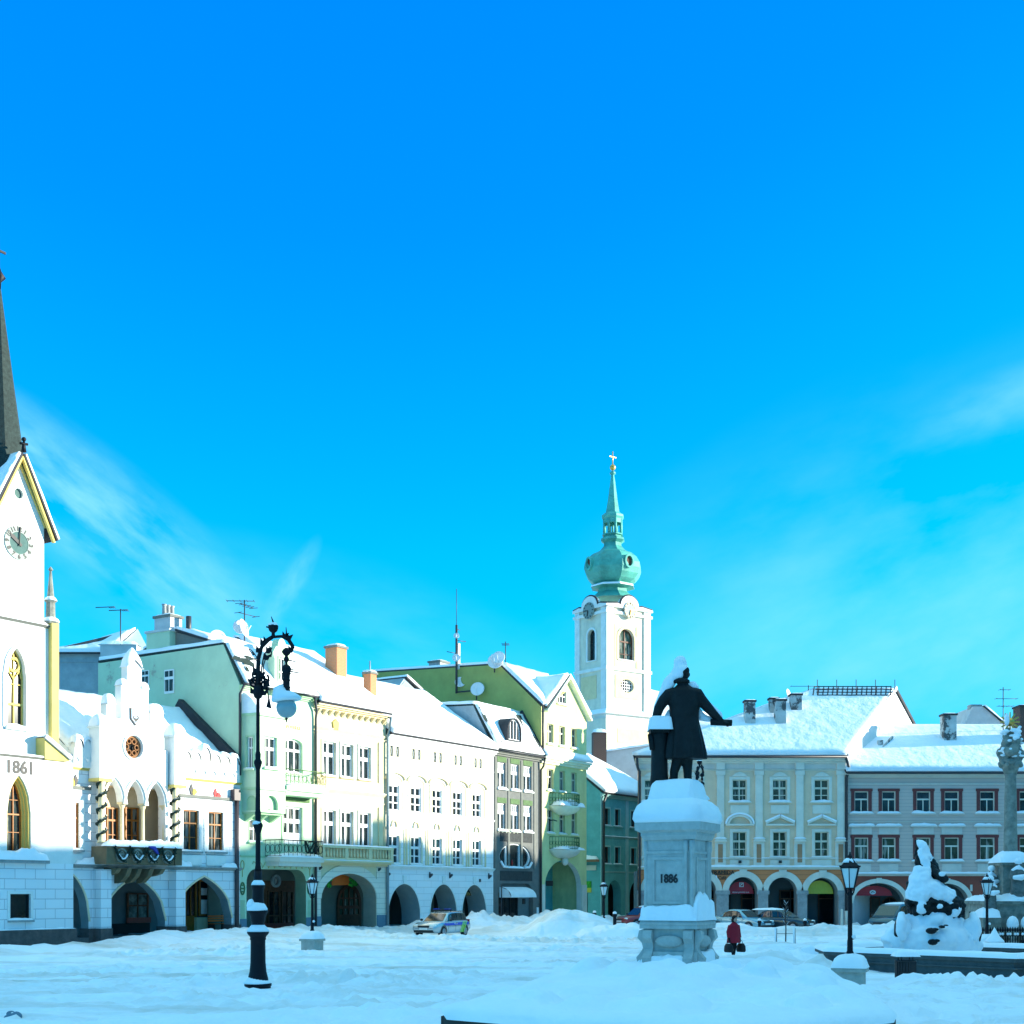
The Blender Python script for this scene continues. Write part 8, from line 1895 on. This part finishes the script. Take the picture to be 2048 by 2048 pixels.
def bin_():
    p = at(1811, 1958, 36.6); t = thing('litter_bin', 'black cylindrical litter bin with thick snow cap in front of the fountain', 'litter bin', (p.x, 36.6, p.z))
    m = B()
    for k in range(22): a = 2*PI*k/22; m.bar((.25*math.cos(a), .25*math.sin(a), 0), (.25*math.cos(a), .25*math.sin(a), .5), .055, .055)
    m.lathe([(.24, .0), (.24, .5)], 22).lathe([(.29, .48), (.29, .52), (.25, .52)], 22); m.build('body', 'plastic', t)
    r = B()
    for k in range(4): a = PI/4+k*PI/2; r.tube([(.22*math.cos(a), .22*math.sin(a), .5), (.22*math.cos(a), .22*math.sin(a), .62)], .015, 5)
    r.lathe([(.30, .62), (.30, .64)], 22); r.build('lid', 'plastic', t); B().pillow(-.33, .33, -.33, .33, .62, .17, 14, 14, .15, 2, 3).build('lid_snow', 'snow', t)
bin_()
def bollard(px, py, Y, lab):
    p = at(px, py, Y); t = thing('bollard', lab, 'bollard', (p.x, Y, p.z), 0, 'black bollards')
    B().lathe([(.14, -.2), (.14, .1), (.10, .15), (.10, .7), (.14, .76), (.13, .84), (.06, .9)], 12).build('post', 'iron', t); B().ball((0, 0, .93), (.12, .12, .1), 10).build('cap_snow', 'snow', t)
for px, py, Y, lab in ((1189, 1853, 86, 'black bollard to the left of the snow buried lantern planter'), (1229.5, 1858, 78, 'black bollard just left of the monument, with a pointed snow cap'), (1519, 1868, 88, 'black bollard between the ice blue car and the dark car'), (1610, 1868, 88, 'black bollard at the nose of the dark saloon')):
    bollard(px, py, Y, lab)
p = at(1687, 1853, 100); t = thing('marker_post', 'slim white marker post at the corner of the yellow house', 'post', (p.x, 100.5, 0)); B().lathe([(.12, 0), (.1, .2), (.09, 1.3), (.05, 1.36)], 10).build('post', 'bluewhite', t)

# ================================================================ sapling, bench, ice lump
def sapling():
    p = at(1571, 1893, 62); t = thing('sapling', 'young bare tree tied between two snowy stakes', 'tree', (p.x, 62, -.1))
    m = B().tube([(0, 0, 0), (.02, 0, 1), (0, 0, 1.7), (.02, .02, 2.3)], [.035, .03, .025, .012], 6); m.build('trunk', 'bark', t)
    b = B(); sn = B(); random.seed(3)
    for k in range(15):
        z = 1.15+k*.075; a = k*2.4; l = .45-.012*k; d = Vector((math.cos(a)*.6, math.sin(a)*.6, .75)).normalized()
        p0 = Vector((.01, 0, z)); p1 = p0+d*l*.6; p2 = p1+Vector((d.x*.5, d.y*.5, 1)).normalized()*l*.5; b.tube([p0, p1, p2], [.014, .01, .004], 5)
        for s in (.45, .8): q = p0.lerp(p1, s); b.tube([q, q+Vector((random.uniform(-.2, .2), random.uniform(-.2, .2), .16))], [.006, .003], 4)
        sn.tube([p0+Vector((0, 0, .015)), p1+Vector((0, 0, .014))], .009, 4)
    c = b.build('crown', 'bark', t); sn.build('twig_snow', 'snow', c)
    for x in (-.45, .42): B().tube([(x, 0, -.1), (x*.97, 0, 1.05)], .05, 7).build('stake', 'stake', t); B().tube([(x-.03, -.03, .1), (x*.97-.03, -.03, 1.08)], [.035, .055], 6).build('stake_snow', 'snow', t)
    B().tube([(-.42, 0, .8), (0, -.03, .8), (.4, 0, .8)], .012, 4).build('tie', 'plastic', t); random.seed(7)
sapling()
def benches():
    for x0, x1, lab in ((1541, 1597, 'snow buried park bench, left of two, only a strip of its dark red slats showing'), (1606, 1636, 'snow buried park bench, right of two, barely showing below the snow')):
        p0, p1 = at(x0, 1915, 52), at(x1, 1915, 52); L_ = p1.x-p0.x; t = thing('park_bench', lab, 'bench', (p0.x, 52, p0.z-.32), 0, 'snow buried benches')
        m = B()
        for k in range(4): m.box(0, L_, .11*k, .09+.11*k, .36, .40)
        m.build('seat', 'bench', t)
        for x in (.12, L_-.2): B().box(x, x+.08, 0, .42, -.2, .36).build('leg', 'iron', t)
        B().pillow(-.1, L_+.1, -.04, .6, .385, .34, 16, 8, .4, x0, 4).build('seat_snow', 'snow', t)
benches()
p = at(34, 2034, 24.6); t = thing('ice_lump', 'lump of dark trodden ice lying in the lower left corner snow', 'ice lump', (p.x, 24.6, .30)); b = B(); random.seed(11)
for k in range(7): b.ball((random.uniform(-.16, .16), random.uniform(-.1, .1), random.uniform(.0, .07)), (random.uniform(.06, .12), .08, random.uniform(.04, .08)), 8)
fused(b, 'lump', 'bluebase', t, .02, 2); random.seed(7)

# ================================================================ cars
def car(name, label, cat, paint, loc, rz, L_=4.55, W=1.78, Hh=1.47, kind='estate', police=False, snowy=False):
    t = thing(name, label, cat, loc, rz)          # nose towards +x
    h = W/2; bl = .92 if kind != 'van' else 1.05; zc = .2
    st = {'estate': [(-.0, .50, .80, .86), (.06, .34, .84, .95), (.5, .22, bl+.02, 1), (1.2, .2, bl, 1), (2.6, .2, bl-.02, 1), (3.3, .2, bl-.06, 1), (3.9, .22, .84, .98), (4.35, .26, .74, .92), (4.52, .34, .66, .82), (4.56, .42, .56, .76)],
          'saloon': [(0, .5, .86, .82), (.06, .34, .92, .92), (.5, .22, .95, 1), (1.2, .2, bl, 1), (2.6, .2, bl-.02, 1), (3.3, .2, bl-.06, 1), (3.9, .22, .84, .98), (4.35, .26, .72, .90), (4.52, .34, .64, .80), (4.56, .42, .56, .74)],
          'van': [(0, .45, 1.0, .92), (.05, .3, 1.04, .97), (.6, .2, bl, 1), (2.0, .2, bl, 1), (3.2, .2, bl, 1), (3.8, .22, 1.0, 1), (4.2, .26, .92, .95), (4.5, .34, .78, .84), (4.56, .42, .62, .78)]}[kind]
    k = L_/4.56; b = B(); rings = []
    for x, z0, z1, wf in st:
        w = h*wf; zm = (z0+z1)/2
        rings.append([(x*k, -w*.90, z0), (x*k, -w, z0+.12), (x*k, -w, zm+.05), (x*k, -w*.97, z1-.06), (x*k, -w*.90, z1), (x*k, w*.90, z1), (x*k, w*.97, z1-.06), (x*k, w, zm+.05), (x*k, w, z0+.12), (x*k, w*.90, z0)])
    b.loft(rings)
    gh = {'estate': [(.22, bl-.02, bl+.02, .84, .80), (.42, bl-.03, Hh-.10, .86, .70), (.75, bl-.03, Hh-.02, .88, .72), (1.6, bl-.03, Hh, .9, .74), (2.3, bl-.04, Hh-.02, .9, .72), (2.6, bl-.04, Hh-.1, .9, .70), (3.32, bl-.08, bl-.04, .88, .84)],
          'saloon': [(.75, bl-.02, bl+.03, .84, .80), (1.25, bl-.03, Hh-.14, .86, .70), (1.6, bl-.03, Hh-.03, .88, .72), (2.0, bl-.03, Hh, .9, .74), (2.4, bl-.04, Hh-.03, .9, .72), (2.62, bl-.04, Hh-.1, .9, .70), (3.35, bl-.08, bl-.04, .88, .84)],
          'van': [(.08, bl-.02, bl+.2, .9, .88), (.2, bl-.02, Hh-.1, .92, .82), (.5, bl-.02, Hh, .92, .82), (2.5, bl-.02, Hh, .92, .82), (2.9, bl-.02, Hh-.1, .92, .80), (3.85, bl-.05, bl+.0, .9, .86)]}[kind]
    rings = []
    for x, z0, z1, w0, w1 in gh:
        rings.append([(x*k, -h*w0, z0), (x*k, -h*w1, z1-.05), (x*k, -h*w1*.88, z1), (x*k, h*w1*.88, z1), (x*k, h*w1, z1-.05), (x*k, h*w0, z0)])
    b.loft(rings); b.build('body', paint, t)
    # glass, slightly proud of the cabin skin
    n = len(gh)
    def gq(i, f, side):  # point on cabin side at station float i, height fraction f
        i0 = min(int(i), n-2); u = i-i0; a, c = gh[i0], gh[i0+1]; v = [a[q]+(c[q]-a[q])*u for q in range(5)]
        z = v[1]+(v[2]-.05-v[1])*f; w = h*(v[3]+(v[4]-v[3])*f)
        return Vector((v[0]*k, side*(w+.008), z))
    for side in (-1, 1):
        lo, hi = (1.0, n-2.0)
        g = B(); m_ = 12; top = [gq(lo+(hi-lo)*q/m_, .92, side) for q in range(m_+1)]; bot = [gq(lo-.25+(hi+.55-lo+.25)*q/m_, .12, side) for q in range(m_+1)]
        g.add(bot+top, [(q, q+1, q+m_+2, q+m_+1) for q in range(m_)]); o = g.build('side_window', 'carglass', t)
        p = B()
        for q in ((4, 8) if kind == 'estate' else (5, 9)): p.bar(bot[q]+Vector((0, side*.006, 0)), top[q]+Vector((0, side*.006, 0)), .07, .012)
        p.build('door_pillar', 'plastic', o)
    a, c = gh[-2], gh[-1]
    def pan(a, c, f0, f1, nm, sgn):
        def P(f, s): v = [a[q]+(c[q]-a[q])*f for q in range(5)]; return Vector((v[0]*k+sgn*.02, s*h*v[4]*.86, v[2]+.012))
        B().add([P(f0, -1), P(f0, 1), P(f1, 1), P(f1, -1)], [(0, 1, 2, 3)]).build(nm, 'carglass', t)
    pan(a, c, .04, .93, 'windscreen', 1); pan(gh[1], gh[0], .05, .85, 'rear_window', -1)
    # wheels
    R_ = .315 if kind != 'van' else .34
    for x in (.82*k, 3.62*k):
        for side in (-1, 1):
            w = B(); w.T = Matrix.Translation((x, side*(h-.10), R_-.02)) @ Matrix.Rotation(PI/2*side, 4, 'X')
            w.lathe([(.18, -.1), (R_-.02, -.1), (R_, -.07), (R_, .07), (R_-.02, .1), (.2, .1)], 24); o = w.build('wheel', 'tyre', t)
            q = B(); q.T = Matrix.Translation((x, side*(h-.10), R_-.02)) @ Matrix.Rotation(PI/2*side, 4, 'X')
            q.lathe([(.21, -.102), (.205, -.112), (.05, -.105), (.01, -.125)], 20, cap=False)
            for s in range(5): a_ = 2*PI*s/5; q.bar((.05*math.cos(a_), .05*math.sin(a_), -.115), (.2*math.cos(a_), .2*math.sin(a_), -.118), .05, .02)
            q.build('rim', 'rim', o)
            ar = B(); ar.T = Matrix.Translation((x, side*(h+.004), R_-.02)) @ (Matrix.Rotation(PI, 4, 'Z') if side > 0 else Matrix.Identity(4))
            ar.band([(1.2*R_*math.cos(i*PI/14), 1.2*R_*math.sin(i*PI/14)) for i in range(15)], [(.99*R_*math.cos(i*PI/14), .99*R_*math.sin(i*PI/14)) for i in range(15)], -.006, .05); ar.build('wheel_arch', 'plastic', t)
    # front: lamps, grille, bumper, plate
    fx = 4.40*k
    for side in (-1, 1):
        B().ball((fx-.02, side*h*.66, .67), (.14, .20, .085), 10).build('headlight', 'lens', t)
        B().box(-.02, .08, side*h*.72-.12, side*h*.72+.12, .70, .98 if kind != 'van' else 1.2).build('taillight', 'redlens', t)
        B().ball((2.95*k if kind != 'van' else 3.3*k, side*(h+.10), bl+.06), (.07, .11, .08), 8).build('wing_mirror', 'plastic', t)
        B().box(1.9*k, 2.06*k, side*(h+.004)-.012, side*(h+.004)+.012, .78, .81).build('door_handle', 'plastic', t)
        dl = B()
        for x in (1.15*k, 2.12*k, 3.05*k): dl.box(x-.008, x+.008, side*(h+.002)-.004, side*(h+.002)+.004, .32, bl-.1)
        dl.build('door_seam', 'plastic', t)
    B().box(fx+.06, fx+.175, -h*.42, h*.42, .56, .68).build('grille', 'plastic', t); B().box(fx-.05, fx+.16, -h*.72, h*.72, .27, .41).build('bumper_intake', 'plastic', t)
    B().box(fx+.165, fx+.185, -.26, .26, .43, .54).build('number_plate', 'plate', t)
    if police:
        for side in (-1, 1):
            s = B(); y = side*(h+.008)
            s.add([(.35*k, y, .68), (3.35*k, y, .66), (3.75*k, y, .78), (.35*k, y, .84)], [(0, 1, 2, 3)]); s.build('blue_band', 'bandblue', t)
            g = B()
            for q in range(3): x = (.62+.2*q)*k; g.add([(x+.0, y+side*.003, .86), (x+.12, y+side*.003, .86), (x+.50, y+side*.003, .24), (x+.38, y+side*.003, .24)], [(0, 1, 2, 3)])
            g.build('lime_stripe', 'bandlime', t)
            text('POLICIE', .13, 'lettering', 'signwhite', t, 2.1*k, side*(h+.012), .755, .002, 0 if side < 0 else PI)
        B().box(2.0*k, 2.35*k, -.55, .55, Hh+.03, Hh+.13).build('light_bar', 'plastic', t); B().box(2.02*k, 2.33*k, .2, .53, Hh+.131, Hh+.17).box(2.02*k, 2.33*k, -.53, -.2, Hh+.131, Hh+.17).build('beacon', 'bandblue', t)
    if kind == 'estate': B().tube([(.5*k, -h*.7, Hh+.01), (2.3*k, -h*.7, Hh+.01)], .02, 5).tube([(.5*k, h*.7, Hh+.01), (2.3*k, h*.7, Hh+.01)], .02, 5).build('roof_rail', 'plastic', t)
    if snowy: B().pillow(.4*k, 2.6*k if kind == 'van' else 2.3*k, -h*.72, h*.72, Hh-.03, .12, 16, 10, .3, 2, 4).build('roof_snow', 'snow', t)
    return t
# nose towards the camera and left
pc = at(882, 1866, 80); car('police_car', 'silver police estate car with blue band, lime stripes and roof lights beside the snow heap', 'car', 'silver', (pc.x+.96, 80+2.05, -.0), R(180+65), L_=4.45, W=1.76, police=True)
pc = at(1486, 1868, 91); car('parked_car', 'ice blue parked car facing the square in front of the red shop sign', 'car', 'carblue', (pc.x-1.3, 91+2.6, .0), R(-52), Hh=1.46, kind='saloon')
pc = at(1568, 1868, 91); car('parked_car', 'dark grey parked saloon behind the bare sapling', 'car', 'cardark', (pc.x-1.9, 91+2.0, .0), R(-38), Hh=1.44, kind='saloon', snowy=True)
pc = at(1790, 1868, 88); car('parked_van', 'dark blue people carrier with snowy roof behind the fountain', 'van', 'carnavy', (pc.x+1.6, 90.3, .0), R(180+50), L_=4.7, W=1.85, Hh=1.85, kind='van', snowy=True)
pc = at(1285, 1868, 100); car('parked_car', 'red parked estate car half hidden behind the left edge of the monument', 'car', 'carred', (pc.x+1.9, 101.5, .0), R(180+35), Hh=1.55, snowy=True)

# ================================================================ person
def person():
    p = at(1467, 1925, 49.6); t = thing('person', 'person in dark red coat wading through snow, a black bag in each hand', 'person', (p.x, 49.6, .10), R(-60)); t.scale = (.94, .94, .94)
    # local: faces +x
    b = B()
    for s, fx in ((-1, .16), (1, -.14)): b.tube([(0, s*.09, .88), (fx*.4, s*.1, .48), (fx*.9-.02, s*.1, .1)], [.10, .075, .055], 10); b.tube([(fx*.9-.06, s*.1, .05), (fx*.9+.16, s*.1, .04)], [.055, .04], 8)
    b.loft([[(rx*math.cos(a)*.75+cx_, rx*1.1*math.sin(a), z) for a in [2*PI*k/18 for k in range(18)]] for z, rx, cx_ in ((.8, .17, 0), (1.0, .165, 0), (1.25, .18, .02), (1.38, .17, .03), (1.45, .09, .04))])
    b.tube([(.04, 0, 1.42), (.06, 0, 1.53)], .052, 10); b.ball((.08, 0, 1.62), (.095, .078, .115), 14); b.ball((.178, 0, 1.605), (.018, .016, .022), 8); b.ball((.06, .082, 1.62), (.02, .012, .03), 6); b.ball((.06, -.082, 1.62), (.02, .012, .03), 6)
    for s in (-1, 1):
        b.tube([(.03, s*.18, 1.37), (0, s*.25, 1.1), (.06, s*.27, .86), (.08, s*.27, .78)], [.06, .05, .04, .035], 10)
        for k in range(4): b.tube([(.05+.022*k, s*.27, .77), (.05+.022*k, s*.28, .72), (.05+.022*k, s*.25, .695)], [.011, .011, .009], 6)
        b.tube([(.11, s*.26, .79), (.125, s*.25, .74)], [.012, .01], 6)
    body = fused(b, 'body', 'clothdark', t, .014, 2)
    c = B(); c.loft([[(rx*.8*math.cos(a)+cx_, rx*1.15*math.sin(a), z) for a in [2*PI*k/20 for k in range(20)]] for z, rx, cx_ in ((.68, .27, 0), (.9, .235, .0), (1.15, .21, .01), (1.35, .205, .03), (1.44, .13, .04), (1.49, .08, .05))])
    for s in (-1, 1): c.tube([(.03, s*.19, 1.37), (-.0, s*.27, 1.1), (.05, s*.285, .88)], [.085, .075, .06], 10)
    fused(c, 'coat', 'coatred', t, .02, 3)
    f = B(); f.ball((.10, 0, 1.61), (.088, .074, .108), 14); f.ball((.190, 0, 1.60), (.016, .014, .02), 6)
    fc = f.build('face', 'skin', t)
    e = B(); e.ball((.178, .03, 1.63), .01, 6).ball((.178, -.03, 1.63), .01, 6).build('eyes', 'hair', fc); B().ball((.182, 0, 1.565), (.008, .025, .008), 6).build('mouth', 'redlens', fc)
    B().ball((.055, 0, 1.655), (.115, .098, .115), 14).ball((.0, 0, 1.57), (.09, .09, .13), 12).build('hair', 'hair', t)
    T = t.matrix_basis
    for s, lab in ((-1, 'black carrier bag hanging from the nearer hand of the person in red'), (1, 'black carrier bag in the farther hand of the person in red')):
        g = thing('carrier_bag', lab, 'bag', t.location+Matrix.Rotation(R(-60), 3, 'Z') @ Vector((.08, s*.29, .32)), R(-60))
        B().loft([[(x*w, y*d, z) for x, y in ((-1, -1), (-.4, -1.2), (.4, -1.2), (1, -1), (1, 1), (.4, 1.2), (-.4, 1.2), (-1, 1))] for z, w, d in ((-.02, .15, .07), (.04, .18, .08), (.2, .17, .07), (.3, .13, .03))]).build('sack', 'bag', g)
        B().tube([(-.1, 0, .29), (-.06, 0, .38), (.0, 0, .41), (.06, 0, .38), (.1, 0, .29)], .01, 6).build('handle', 'bag', g)
person()
